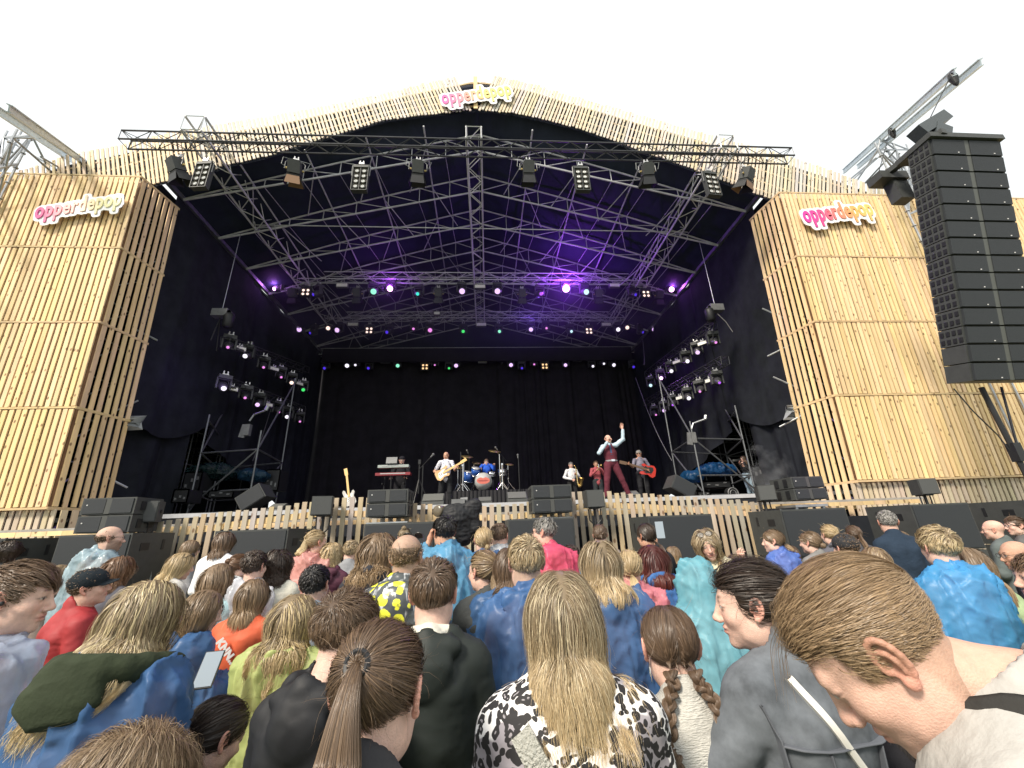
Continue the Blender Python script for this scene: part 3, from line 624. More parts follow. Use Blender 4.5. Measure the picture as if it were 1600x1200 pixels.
for i, (kd, x, y, yw) in enumerate([('f',275,262,-.5),('b8',316,272,-.1),('f',460,266,.25),('b8',563,277,0),('f',653,266,.1),('f',826,266,0),('b8',909,278,0),('f',1012,269,-.1),('b8',1112,286,.1),('f',1167,276,.5)]):
    place(kd, x, y, 9.0, row, yaw=yw, k=.93 if kd == 'b8' else .95, warm=(x > 1100 or x == 460))
row = 'upper lamp row'
for q in [('m',435,452,'bright',.08,-.4),('f',457,460),('b4',478,454,None),('m',497,460,'blue',.07,-.8),('s',535,447),('f',558,460),('m',582,456,'mint',.13,.5),('m',611,452,'bright',.13,0),('m',655,460,'teal',.08,-.2),('f',685,460),('m',721,456,'lilac',.13,.2),('s',750,449),('m',777,456,'lilac',.13,0),('f',816,461),('m',843,460,'purple',.08,.2),('m',883,452,'bright',.17,0),('m',913,457,'cyanw',.13,.2),('f',935,461),('s',960,447),('m',988,461,'blue',.07,.4),('b4',1009,457,None),('f',1030,463),('m',1046,453,'bright',.13,0)]:
    if q[0] == 'm': place('m', q[1], q[2], YB, row, q[3], lensr=q[4], yaw=q[5], k=1.25)
    else: place(q[0], q[1], q[2], YB, row, k=.95 if q[0] != 's' else 1.15)
row = 'middle lamp row'
for q in [('m',469,515,'lilac',.13,.2),('m',490,520,'blue',.07,-.6),('m',515,513,'warm',.11,0),('m',530,516,'lilac',.13,-.2),('s',552,508),('b4',577,514,None),('m',608,519,'blue',.09,-.4),('m',647,514,'pink',.07,0),('m',671,516,'pink',.12,.3),('m',724,518,'green',.09,0),('s',752,508),('m',779,518,'mint',.09,.2),('m',830,515,'lilac',.12,-.2),('m',853,513,'pink',.07,0),('m',891,518,'cyanw',.08,.1),('b4',920,515,None),('s',947,508),('m',965,515,'white',.12,-.2),('m',978,512,'warm',.11,0),('m',1000,519,'blue',.07,.5),('m',1020,515,'lilac',.12,-.1)]:
    if q[0] == 'm': place('m', q[1], q[2], YC, row, q[3], lensr=q[4], yaw=q[5], k=1.2)
    else: place(q[0], q[1], q[2], YC, row, k=1.0 if q[0] != 's' else 1.25)
row = 'lowest lamp row'
for q in [('m',509,575,'blue',.08,0),('m',543,571,'white',.12,.2),('m',557,570,'white',.07,0),('m',577,575,'blue',.08,0),('s',602,565),('m',621,571,'mint',.11,.3),('b4',664,571,'amber'),('m',680,570,'pink',.05,0),('m',701,575,'green',.07,.2),('m',713,571,'lilac',.12,0),('s',754,565),('m',798,570,'lilac',.12,0),('m',815,575,'blue',.07,0),('m',834,569,'pink',.06,0),('b4',851,570,'amber'),('m',884,570,'lilac',.11,-.3),('s',902,562),('m',925,572,'white',.08,0),('m',942,568,'white',.07,0),('m',957,570,'white',.11,.1),('m',988,573,'blue',.08,0)]:
    if q[0] == 'm': place('m', q[1], q[2], YD, row, q[3], lensr=q[4], yaw=q[5], k=1.2)
    else: place(q[0], q[1], q[2], YD, row, q[3] if len(q) > 3 else None, k=1.0 if q[0] != 's' else 1.25)
for s, row, L in ((-1, 'upper keyboard side bar', [('m',357,542,'pink'),('s',375,545),('m',387,556,'white'),('m',411,573,'pink'),('s',428,577),('m',437,588,'pink'),('m',455,597,'warm'),('s',467,600),('m',473,608,'green')]),
                  (-1, 'lower keyboard side bar', [('m',348,605,'white'),('s',362,608),('m',383,620,'pink'),('m',405,631,'lilac'),('s',418,633),('m',433,642,'pink'),('m',450,650,'white'),('m',467,657,'pink')]),
                  (1, 'upper bass side bar', [('m',1115,535,'pink'),('s',1098,537),('m',1090,550,'lilac'),('m',1072,564,'white'),('s',1058,566),('m',1049,579,'white'),('m',1033,590,'bright'),('m',1018,601,'cyanw')]),
                  (1, 'lower bass side bar', [('m',1121,597,'purple'),('s',1110,595),('m',1095,610,'pink'),('m',1075,621,'white'),('s',1063,622),('m',1053,631,'purple'),('m',1039,640,'lilac'),('m',1023,647,'pink')])):
    for q in L:
        sm = {'pink': .05, 'purple': .05}.get(q[3] if len(q) > 3 else '', .085)
        if q[0] == 'm': place('m', q[1], q[2], 0, row, q[3], X=s*8.7, lensr=sm, yaw=-s*RNG.uniform(.1,.9), k=1.15)
        else: place('s', q[1], q[2], 0, row, X=s*8.7, k=.8, yaw=-s*.9)
# real light thrown by the strongest lamps
def lamp_light(px, py, Y, e, col, r=.12, X=None, dz=0):
    c = at(px, py, Y) if X is None else atx(px, py, X); l = bpy.data.lights.new('lamp_glow', 'POINT'); l.energy = e; l.color = col; l.shadow_soft_size = r
    o = bpy.data.objects.new('lamp_glow', l); COL.objects.link(o); o.location = c+np.array([0,-.35,dz])
lamp_light(883, 452, YB, 400, (.36,.06,1)); lamp_light(611, 452, YB, 55, (.45,.06,1)); lamp_light(435, 452, YB, 22, (.6,.2,1)); lamp_light(1046, 453, YB, 60, (.5,.1,1)); 
lamp_light(1033, 590, 0, 24, (.5,.15,1), X=8.5); lamp_light(830, 500, 19, 40, (.25,.08,1)); lamp_light(350, 600, 0, 14, (.4,.2,1), X=-8.4)

for (x, y, z, e, c_) in ((8.9, 8.7, .9, 9, (.5,.12,1)), (-8.9, 8.7, 1.1, 6, (.6,.3,1)), (6.3, 6.0, 2.6, 5, (.8,.15,.8))):
    l = bpy.data.lights.new('spill_glow', 'POINT'); l.energy = e; l.color = c_; l.shadow_soft_size = .3; o = bpy.data.objects.new('spill_glow', l); COL.objects.link(o); o.location = (x, y, z)
for (px, py, Y, lab) in ((404,299,12.5,'small unlit flood lamp clamped to the keyboard side roof truss'),(1053,309,12.5,'small unlit flood lamp clamped to the singer side roof truss'),(683,487,18.5,'small lamp lying on the middle truss')):
    t = thing('flood_lamp', lab, 'stage light', at(px, py, Y)); clampp(t, .8); mb = MB(); mb.box((0,0,-.14), (.34,.2,.2)); mb.build('housing', GREYC, t); mb = MB(); mb.box((0,-.105,-.14), (.28,.01,.14)); mb.build('front_glass', mat('strobe_glass'), t)
# haze volume added round the lamp rows, standing in for the lamps' bloom
hz = bpy.data.materials.new('stage_haze'); hz.use_nodes = True; ht = hz.node_tree; ht.nodes.clear(); ho = ht.nodes.new('ShaderNodeOutputMaterial'); hv_ = ht.nodes.new('ShaderNodeVolumePrincipled'); hv_.inputs['Color'].default_value = (.75,.72,.95,1); hv_.inputs['Density'].default_value = .030; hv_.inputs['Anisotropy'].default_value = .2; ht.links.new(hv_.outputs[0], ho.inputs['Volume'])
mb = MB(); mb.box((0, 17.6, 12.4), (18.6, 5.6, 4.6)); tag(mb.build('stage_haze', hz), 'thin haze added under the roof to give the lamps a violet halo', 'haze', kind='stuff')
# ================================================================== SMOOTH BODIES (distance fields meshed with surface nets)
def E_(c, r, k=.02, R=None, sg=1): return ('e', np.asarray(c, float), np.asarray(r if np.ndim(r) else (r, r, r), float), R, k, sg)
def C_(a, b, ra, rb=None, k=.02, ys=1.0, sg=1): return ('c', np.asarray(a, float), np.asarray(b, float), ra, ra if rb is None else rb, k, ys, sg)
def field(prims, vox, lo, hi):
    lo = np.asarray(lo, float); hi = np.asarray(hi, float); n = np.maximum(4, np.ceil((hi-lo)/vox).astype(int)+1); Fd = np.full(n, .5, np.float32)
    ax = [lo[i]+np.arange(n[i])*vox for i in range(3)]
    for p in prims:
        k = p[-3] if p[0] == 'c' else p[-2]; sg = p[-1]
        if p[0] == 'e': m = np.full(3, p[2].max()) if p[3] is not None else p[2]; bl, bh = p[1]-m, p[1]+m
        else: m = max(p[3], p[4]); bl, bh = np.minimum(p[1], p[2])-m, np.maximum(p[1], p[2])+m
        mg = k+2.5*vox; i0 = np.clip(np.floor((bl-mg-lo)/vox).astype(int), 0, n); i1 = np.clip(np.ceil((bh+mg-lo)/vox).astype(int)+1, 0, n)
        if (i1 <= i0).any(): continue
        X = ax[0][i0[0]:i1[0]][:,None,None]; Y = ax[1][i0[1]:i1[1]][None,:,None]; Z = ax[2][i0[2]:i1[2]][None,None,:]
        if p[0] == 'e':
            x, y, z = X-p[1][0], Y-p[1][1], Z-p[1][2]
            if p[3] is not None:
                R = p[3]; x, y, z = (x*R[0,0]+y*R[1,0]+z*R[2,0]), (x*R[0,1]+y*R[1,1]+z*R[2,1]), (x*R[0,2]+y*R[1,2]+z*R[2,2])
            r = p[2]; k0 = np.sqrt((x/r[0])**2+(y/r[1])**2+(z/r[2])**2); k1 = np.sqrt((x/r[0]**2)**2+(y/r[1]**2)**2+(z/r[2]**2)**2); d = k0*(k0-1)/(k1+1e-9)
        else:
            a, b, ra, rb, ys = p[1], p[2], p[3], p[4], p[6]; ba = b-a; L2 = ba@ba+1e-12
            x, y, z = X-a[0], Y-a[1], Z-a[2]; h = np.clip((x*ba[0]+y*ba[1]+z*ba[2])/L2, 0, 1); d = np.sqrt((x-h*ba[0])**2+((y-h*ba[1])/ys)**2+(z-h*ba[2])**2)-(ra+(rb-ra)*h)
            if ys < 1: d = d*(.5+.5*ys)
        S = Fd[i0[0]:i1[0], i0[1]:i1[1], i0[2]:i1[2]]; d = d.astype(np.float32)
        if sg > 0: hh = np.clip(.5+.5*(S-d)/k, 0, 1); S[:] = S*(1-hh)+d*hh-k*hh*(1-hh)
        else: hh = np.clip(.5-.5*(S+d)/k, 0, 1); S[:] = S*(1-hh)-d*hh+k*hh*(1-hh)
    return Fd, lo, vox
def nets(Fd, lo, vox):
    S = Fd < 0; n = np.array(Fd.shape); acc = np.zeros((*(n-1), 3), np.float32); cnt = np.zeros(n-1, np.float32)
    for ax in range(3):
        sl0 = [slice(None)]*3; sl1 = [slice(None)]*3; sl0[ax] = slice(0, -1); sl1[ax] = slice(1, None)
        f0 = Fd[tuple(sl0)]; f1 = Fd[tuple(sl1)]; cr = (S[tuple(sl0)] != S[tuple(sl1)]); t = np.where(cr, f0/np.where(cr, f0-f1, 1), 0).astype(np.float32)
        o = [i for i in range(3) if i != ax]
        for da in (0, 1):
            for db in (0, 1):
                s = [slice(None)]*3; s[o[0]] = slice(da, n[o[0]]-1+da); s[o[1]] = slice(db, n[o[1]]-1+db); s = tuple(s); c = cr[s]; cnt += c; acc[..., ax] += t[s]; acc[..., o[0]] += c*da; acc[..., o[1]] += c*db
    m = cnt > 0; idx = np.full(n-1, -1, np.int32); N = int(m.sum()); idx[m] = np.arange(N); ijk = np.argwhere(m); V = lo+(ijk+acc[m]/cnt[m][:,None])*vox
    Q = []
    for ax in range(3):
        o = [(ax+1) % 3, (ax+2) % 3]; s0 = [slice(1, -1)]*3; s1 = [slice(1, -1)]*3; s0[ax] = slice(0, n[ax]-1); s1[ax] = slice(1, n[ax]); 
        a = S[tuple(s0)]; b = S[tuple(s1)]; cr = np.argwhere(a != b); 
        if len(cr) == 0: continue
        base = cr.copy(); base[:, o[0]] += 1; base[:, o[1]] += 1
        def g(d0, d1): q = base.copy(); q[:, o[0]] -= d0; q[:, o[1]] -= d1; return idx[q[:,0], q[:,1], q[:,2]]
        q = np.stack([g(1,1), g(0,1), g(0,0), g(1,0)], 1); ins = a[tuple(cr.T)]; q[~ins] = q[~ins][:, ::-1]; Q.append(q)
    Q = np.vstack(Q); Q = Q[(Q >= 0).all(1)]; return V, Q
def vnormals(V, Q):
    a, b, c, d = (V[Q[:,i]] for i in range(4)); nn = np.cross(c-a, d-b); N = np.zeros_like(V)
    for i in range(4): np.add.at(N, Q[:,i], nn)
    return N/(np.linalg.norm(N, axis=1, keepdims=True)+1e-12)
def sdf(prims, vox, pad=.02):
    lo = np.min([(p[1]-p[2].max()) if p[0] == 'e' else np.minimum(p[1], p[2])-max(p[3], p[4]) for p in prims if p[-1] > 0], 0)-pad
    hi = np.max([(p[1]+p[2].max()) if p[0] == 'e' else np.maximum(p[1], p[2])+max(p[3], p[4]) for p in prims if p[-1] > 0], 0)+pad
    return nets(*field(prims, vox, lo, hi))

# ------------------------------------------------------------------ head template
SCE = dict(c=np.array([0,-.012,.033]), r=np.array([.0765,.0965,.084]))
def ear_prims(s, q=1.0):
    E = np.array([s*.0765, -.010, -.002]); u = nrm([0,-.22,1]); f = nrm(np.array([-s*.42, 1, .2])); f = nrm(f-u*(f@u)); o = np.cross(f, u)*s; o = nrm(o)
    o = o if o[0]*s > 0 else -o
    pt = lambda a, b, c=0: E+f*a+u*b+o*c
    P = [E_(pt(-.002, .002, .002), (.0045, .0165, .027), .006, np.array([o, f, u]).T)]
    th = np.radians(np.linspace(-10, 250, 12)); hx = [pt(.0165*math.cos(t)-.002, .0275*math.sin(t)+.003, .0065+.003*math.sin(t)) for t in th]
    for a, b in zip(hx[:-1], hx[1:]): P.append(C_(a, b, .0042, k=.003))
    an = [pt(.006,.016,.006), pt(-.004,.012,.008), pt(-.009,.0,.008), pt(-.007,-.012,.007)]
    for a, b in zip(an[:-1], an[1:]): P.append(C_(a, b, .0034, k=.003))
    P += [E_(pt(-.001,-.026,.004), (.0075,.0085,.0095), .005), E_(pt(.0125,-.006,.005), (.004,.005,.007), .004)]
    P += [E_(pt(.003,-.004,.009), (.008,.008,.012), .004, sg=-1)]
    return P
def head_prims(female=False, smile=0, ears=True, short=False):
    f = 1.0; P = [E_((0,-.012,.033), (.0740,.0935,.081), .02), E_((0,.030,-.022), (.059 if female else .062,.060,.078), .03),
         E_((0,.034,-.074), (.043 if female else .050,.048,.040), .03), E_((0,.070,-.099), (.020 if female else .024,.017,.015), .02)]
    for s in (-1, 1):
        P += [E_((s*.040,.056,-.026), (.024,.026,.024), .02), E_((s*.050,.012,-.062), (.016,.032,.028), .025)]
        P += [E_((s*.033,.096,.006), (.0175,.014,.0115), .012, sg=-1)]
        P += [E_((s*.0315,.0745,.006), (.0155,.0145,.0125), .004)]
    P += [C_((-.038,.078,.026), (.038,.078,.026), .010 if not female else .007, k=.016), C_((0,.082,.022), (0,.104,-.022), .0075, .0095, k=.012), E_((0,.1075,-.029), (.0115,.0115,.0105), .008)]
    for s in (-1, 1): P += [E_((s*.0115,.0985,-.034), (.0085,.0095,.008), .006)]
    w_ = .024+.006*smile
    P += [E_((0,.0865,-.0545), (w_,.0105,.0065), .006), E_((0,.0850,-.0665), (w_*.82,.0110,.0080), .006), C_((-w_,.080,-.0600), (w_,.080,-.0600), .0022, k=.002, sg=-1) if False else E_((0,.0985,-.0605), (w_*.95,.006,.0022+.004*smile), .003, sg=-1)]
    if ears: P += ear_prims(1)+ear_prims(-1)
    nr = .049 if female else .058
    P += [C_((0,-.018,-.060), (0,-.040,-.205) if not short else (0,-.024,-.085), nr, nr*(1.08 if not short else .95), k=.035, ys=.95)]
    return P
LIP = np.array([.55,.20,.17])
def head_color(V, skin, female, brow=(.09,.055,.035), beard=0, lips=1.0, stub=0, eyes=True, seed=0, scalp=None):
    skin = np.array(skin); C = np.tile(skin, (len(V), 1)); x, y, z = V.T; n = vnoise(V*28, seed)*.5+vnoise(V*90, seed+1)*.3
    def bl(m, c): nonlocal C; m = np.clip(m, 0, 1)[:,None]; C = C*(1-m)+np.array(c)*m
    bl(.35*np.exp(-(((abs(x)-.042)/.018)**2+((z+.03)/.02)**2))*(y > .02), skin*[1.05,.72,.68]); bl(.4*np.exp(-(x/.012)**2-((z+.03)/.012)**2)*(y > .09), skin*[1.05,.72,.68])
    bl(.55*(np.abs(x) > .076)*(y < .03)*(z > -.05), skin*[1.08,.66,.6])
    C = C*(1+.07*n[:,None])
    m = np.exp(-(((abs(x)-.031)/.016)**4))*np.exp(-((z-(.029+.004*np.cos((abs(x)-.03)*60)))/.0042)**2)*(y > .05); bl(m*.85, brow)
    m = np.exp(-(x/(.022))**4)*np.exp(-((z+.060)/.0115)**4)*(y > .07); bl(m*.75*lips, LIP*(1.0 if female else .9)*(skin[0]/.5))
    m = np.exp(-(x/(.023))**4)*np.exp(-((z+.0605)/.0018)**2)*(y > .07); bl(m*.8, (.06,.02,.02))
    if eyes:
        ex = (abs(x)-.0315)/.0125; ez = (z-.006)/.0052; m = (ex**2+ez**2 < 1)*(y > .055); bl(m*1.0, (.55,.52,.50)); m = ((ex*1.0)**2*4.8+ez**2*.9 < 1)*(y > .055); bl(m*1.0, (.05,.035,.03))
        m = np.exp(-((np.sqrt(ex**2+ez**2)-1.12)/.22)**2)*(z > .004)*(y > .05); bl(m*.75, (.05,.03,.025))
    if beard > 0:
        m = (1/(1+np.exp(-(-.040-z+ .02*(abs(x)/.05))/.004)))*(y > -.01)*(z > -.135)*np.clip(1-np.exp(-(x/.02)**4)*np.exp(-((z+.060)/.009)**4), 0, 1); m = np.maximum(m, np.exp(-(x/.028)**4)*np.exp(-((z+.047)/.005)**2)*(y > .07)); bl(m*beard*(.8+.3*n), brow)
    if scalp is not None:
        d = np.sqrt((((V-SCE['c'])/SCE['r'])**2).sum(1)); m = hair_mask(V)*(d > .85); bl(m*scalp[1], scalp[0])
    return C
def hair_mask(V, front=.055, nape=-.085):
    """1 where hair grows, local head coordinates"""
    x, y, z = np.asarray(V).T; sg = lambda t: 1/(1+np.exp(-np.clip(t, -30, 30)))
    hl = sg((z-(.052+.12*np.clip(y-.045, -.2, .1)))/.004)            # above hairline
    side = sg((.030-y)/.004)*sg((z-(-.012-.35*np.clip(-y, 0, .12)))/.004)
    back = sg((-.022-y)/.004)*sg((z-nape)/.004)
    sb = sg((.036-y)/.003)*sg((y-.006)/.003)*sg((z+.012)/.004)*(abs(x) > .05)
    return np.clip(np.maximum.reduce([hl*(y > -2), side, back, sb]), 0, 1)
HT = {}
def head_template(female, vox, smile=0, short=False):
    key = (female, vox, smile, short)
    if key not in HT: HT[key] = sdf(head_prims(female, smile, True, short), vox, .012)
    return HT[key]

# ------------------------------------------------------------------ hair
def sph_roots(n, rng, mask):
    out = []
    while sum(len(o) for o in out) < n:
        d = rng.normal(size=(n*2, 3)); d /= np.linalg.norm(d, axis=1, keepdims=True); V = SCE['c']+d*SCE['r']; k = rng.random(len(V)) < mask(V); out.append(V[k])
    return np.vstack(out)[:n]
class Head:
    def __init__(s, c, R, k=1.0): s.c = np.asarray(c, float); s.R = R; s.k = k
    def w(s, p): return s.c+(np.asarray(p)*s.k)@s.R.T
    def l(s, p): return ((np.asarray(p)-s.c)@s.R)/s.k
    def push(s, P, off):
        L = s.l(P)-SCE['c']; q = L/SCE['r']; r = np.linalg.norm(q, axis=1, keepdims=True); t = 1+np.reshape(off, (-1,1))/.085; m = (r < t); q = np.where(m, q/np.maximum(r, 1e-6)*t, q)
        L = q*SCE['r']+SCE['c']
        # face / neck keep-out
        return s.w(L)
def push_caps(P, caps, off):
    for a, b, ra in caps:
        ba = b-a; h = np.clip(((P-a)@ba)/(ba@ba+1e-9), 0, 1); q = a+h[:,None]*ba; d = P-q; r = np.linalg.norm(d, axis=1, keepdims=True); t = ra+np.reshape(off, (-1,1)); P = np.where(r < t, q+d/np.maximum(r, 1e-6)*t, P)
    return P
def ribbons(P, w0, cen, rng, tip=.35, twist=.5):
    n, m, _ = P.shape; T = np.gradient(P, axis=1); T /= np.linalg.norm(T, axis=2, keepdims=True)+1e-9; O = P-cen; O /= np.linalg.norm(O, axis=2, keepdims=True)+1e-9
    O = O+rng.normal(size=(n,1,3))*twist*.5; W = np.cross(T, O); W /= np.linalg.norm(W, axis=2, keepdims=True)+1e-9
    t = np.linspace(0, 1, m)[None,:,None]; ww = np.reshape(w0, (-1,1,1))*np.ones((n,1,1))*(1-(1-tip)*t**2)*.5
    A = P-W*ww; B = P+W*ww; V = np.stack([A, B], 2).reshape(-1, 3); i = (np.arange(n)[:,None]*m+np.arange(m-1)[None,:])*2; i = i.ravel(); return V, np.stack([i, i+1, i+3, i+2], 1)
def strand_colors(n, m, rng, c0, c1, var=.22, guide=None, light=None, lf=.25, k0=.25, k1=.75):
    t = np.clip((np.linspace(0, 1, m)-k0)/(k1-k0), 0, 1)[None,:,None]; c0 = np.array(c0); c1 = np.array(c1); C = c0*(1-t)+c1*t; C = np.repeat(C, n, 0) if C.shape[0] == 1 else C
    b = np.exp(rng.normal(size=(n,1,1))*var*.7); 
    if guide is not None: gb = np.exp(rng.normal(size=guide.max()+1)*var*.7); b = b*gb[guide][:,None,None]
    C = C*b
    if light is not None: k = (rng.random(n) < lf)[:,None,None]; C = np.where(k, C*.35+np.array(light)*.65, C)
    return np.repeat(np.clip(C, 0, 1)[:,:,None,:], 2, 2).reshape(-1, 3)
def do_clump(P, root, rng, K, amt, pw=1.2):
    n, m, _ = P.shape; g = rng.choice(n, K, replace=False); d = ((root[:,None,:]-root[g][None])**2).sum(2); gi = d.argmin(1); t = (np.linspace(0, 1, m)**pw)[None,:,None]*amt
    return P*(1-t)+P[g][gi]*t, gi
def do_wave(P, rng, amp, lam, gi, curl=False, start=.15):
    n, m, _ = P.shape; T = np.gradient(P, axis=1); L = np.cumsum(np.linalg.norm(T, axis=2), 1); T /= np.linalg.norm(T, axis=2, keepdims=True)+1e-9
    K = gi.max()+1; ph = rng.random(K)*6.28; lm = lam*rng.uniform(.75, 1.35, K); U = rng.normal(size=(K,3)); A = np.cross(T, U[gi][:,None,:]); A /= np.linalg.norm(A, axis=2, keepdims=True)+1e-9; B = np.cross(T, A)
    a = (L/lm[gi][:,None]*6.28+ph[gi][:,None])[...,None]; r = np.clip((np.linspace(0,1,m)-start)/.3, 0, 1)[None,:,None]*amp*rng.uniform(.6,1.3,(n,1,1))
    return P+r*(A*np.sin(a)+(B*np.cos(a) if curl else 0))
def grow(H, root, v0, L, m, caps, off, rng, g=.30, inert=.72, gdir=(0,0,-1), flow=None, jit=.05, tang=0, face=False):
    n = len(root); P = np.zeros((n, m, 3)); p = H.w(root); P[:,0] = p; v = v0@H.R.T; v /= np.linalg.norm(v, axis=1, keepdims=True)+1e-9; ds = (L/(m-1))[:,None]; gd = nrm(gdir)
    offk = off
    for i in range(1, m):
        tgt = gd[None]*g+ (flow(p, i/m) if flow is not None else 0)+rng.normal(size=(n,3))*jit
        if tang: nl = H.l(p)-SCE['c']; nl = (nl/SCE['r']**2); nl /= np.linalg.norm(nl, axis=1, keepdims=True); tgt = tgt-(nl@H.R.T)*tang
        v = v*inert+tgt; v /= np.linalg.norm(v, axis=1, keepdims=True)+1e-9; q = p+v*ds; q = H.push(q, offk*min(1, .35+i/3.5)); 
        if face:
            l = H.l(q); mm = (l[:,1] > .035)&(l[:,2] < .035)&(np.abs(l[:,0]) < .062)&(l[:,2] > -.14); l[mm,0] = np.where(root[mm,0] > 0, 1, -1)*.063; q = np.where(mm[:,None], H.w(l), q)
        q = push_caps(q, caps, offk*.6+.004); v = (q-p); v /= np.linalg.norm(v, axis=1, keepdims=True)+1e-9; p = q; P[:,i] = p
    return P
def cap_mesh(H, th, mask, col, rng, n=34):
    u = np.linspace(0, math.pi, n); v = np.linspace(0, 2*math.pi, 2*n, endpoint=False); U, W = np.meshgrid(u, v, indexing='ij'); D = np.stack([np.sin(U)*np.cos(W), np.sin(U)*np.sin(W), np.cos(U)], 2); B = SCE['c']+D*SCE['r']
    M = mask(B.reshape(-1,3)).reshape(n, 2*n); L = SCE['c']+D*(SCE['r']+(th*M-.004*(1-M))[...,None]); V = H.w(L.reshape(-1,3)); i, j = np.meshgrid(np.arange(n-1), np.arange(2*n), indexing='ij'); j2 = (j+1) % (2*n)
    q = np.stack([i*2*n+j, (i+1)*2*n+j, (i+1)*2*n+j2, i*2*n+j2], 2).reshape(-1, 4); keep = M.ravel()[q].mean(1) > .35; C = np.array(col)*(1+.15*vnoise(V*60, 3)[:,None]); return V, q[keep], C
def tail_center(T, dirn, L, m, caps, g=.35, off=.02):
    p = np.array([T]); v = np.array([nrm(dirn)]); out = [p[0]]
    for i in range(1, m):
        v = v*.75+np.array([[0,0,-g]]); v /= np.linalg.norm(v); p = push_caps(p+v*L/(m-1), caps, np.array([off])); out.append(p[0])
    return np.array(out)
def hair(H, style, col, D, rng, caps=(), L=.4, parent=None, mask=None, opts=None):
    """returns one hair mesh object"""
    o = dict(light=None, lf=.25, wave=0, lam=.06, curl=False, vol=.015, part=0.0, wind=None, mess=.06, n=1.0, clump=.45, tie=None, sweep=None, tailr=.028, taildir=(0,-.6,-.6)); o.update(opts or {})
    c0, c1 = col; fac = np.clip(1.0/D, .22, 1.7); N = int((7000 if D < 1.4 else 4400)*fac**1.1*o['n'])+420; wd = np.clip((.00105 if D < 1.4 else .0015)*D, .0007, .009); mk = mask or hair_mask; G = []; caps = list(caps); cen = H.w(np.array([[0,-.01,.0]]))[0]
    def put(P, gi=None, w=1.0, tip=.35, cc0=c0, cc1=c1, k0=.25, k1=.75, c_=cen):
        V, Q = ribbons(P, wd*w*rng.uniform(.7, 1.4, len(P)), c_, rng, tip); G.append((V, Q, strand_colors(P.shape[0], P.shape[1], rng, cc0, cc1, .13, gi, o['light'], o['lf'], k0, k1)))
    capth = {'short': .003, 'buzz': .001}.get(style, .003)
    V, Q, C = cap_mesh(H, capth, mk, np.array(c0)*.9, rng); G.append((V, Q, C))
    root = sph_roots(N, rng, mk); x, y, z = root.T; sx = np.sign(x-o['part']+rng.normal(size=N)*.004)
    if style in ('long', 'bob'):
        top = np.clip((z-.03)/.06, 0, 1)[:,None]; v0 = top*np.stack([sx*1.0, -.35+0*x, .12+0*x], 1)+(1-top)*np.stack([x*6, -.35+y*1.5, -.9+0*x], 1); v0 = v0/np.linalg.norm(v0, axis=1, keepdims=True)+((root-SCE['c'])/SCE['r'])*.12
        Ls = L*rng.uniform(.78, 1.06, N)+np.clip(z, 0, .1)*.8; m = 18 if D < 1.6 else 12; off = .004+rng.uniform(.0, 1, N)*o['vol']
        wv = np.asarray(o['wind'] if o['wind'] is not None else (0,0,0), float); axc = H.w(np.array([[0,-.045,-.05]]))[0]; pk = o.get('pull', .22); wr = rng.uniform(.5, 1.4, (N,1))
        def fl(p, t):
            d = axc[None]-p; d[:,2] = 0; r = np.linalg.norm(d, axis=1, keepdims=True); return d/(r+1e-6)*pk*np.clip((r-.05)/.06, 0, 2)*(p[:,2:] < H.c[2]+.02)+wv[None]*t*wr
        P = grow(H, root, v0, Ls, m, caps, off, rng, jit=o['mess'], flow=fl, g=.42, inert=.62, face=True); P, gi = do_clump(P, H.w(root), rng, max(12, N//16), o['clump'])
        if o['wave']: P = do_wave(P, rng, o['wave'], o['lam'], gi, o['curl'])
        put(P, gi)
        nf = int(170*fac); k = rng.choice(N, nf); Pf = P[k]+rng.normal(size=(nf,1,3))*.020*np.linspace(0,1,m)[None,:,None]**1.5; put(Pf, None, .6)
    elif style in ('short', 'buzz'):
        cr = np.array([.01,-.085,.075]) if o['sweep'] is None else np.asarray(o['sweep'], float)
        nn = (root-SCE['c'])/SCE['r']; nn /= np.linalg.norm(nn, axis=1, keepdims=True); t = root-cr; t -= nn*(t*nn).sum(1, keepdims=True); t /= np.linalg.norm(t, axis=1, keepdims=True)+1e-6
        v0 = t+nn*(.22 if style == 'short' else .5)+rng.normal(size=(N,3))*o['mess']*3; h = np.clip((z+.03)/.10, .0, 1)**1.3; Ls = L*(o.get('side', .30)+(1-o.get('side', .30))*h)*rng.uniform(.75, 1.15, N); m = 8; off = .003+rng.uniform(.0, 1, N)*o['vol']*(.3+.7*h)
        P = grow(H, root, v0, Ls, m, [], off, rng, g=.10, inert=1.0, jit=o['mess'], tang=.22+L*2.6); P, gi = do_clump(P, H.w(root), rng, max(12, N//9), o['clump'], 1.0)
        if o['wave']: P = do_wave(P, rng, o['wave'], o['lam'], gi, o['curl'])
        put(P, gi)
    elif style in ('pony', 'bun', 'braids'):
        sides = [0] if style != 'braids' else [-1, 1]; ties = {}
        for s in sides: ties[s] = np.array(o['tie'] if o['tie'] is not None else ((0,-.115,.045) if s == 0 else (s*.036,-.100,-.050)), float)*(np.array([1,1,1]))
        own = np.zeros(N, int) if style != 'braids' else np.where(x > 0, 1, -1); m = 14; P = np.zeros((N, m, 3)); off = .004+rng.uniform(.0, 1, N)*o['vol']*.5
        T = np.array([ties[k] for k in own]); tt = np.linspace(0, 1, m)
        cr0 = root-SCE['c']; cT = T-SCE['c']; 
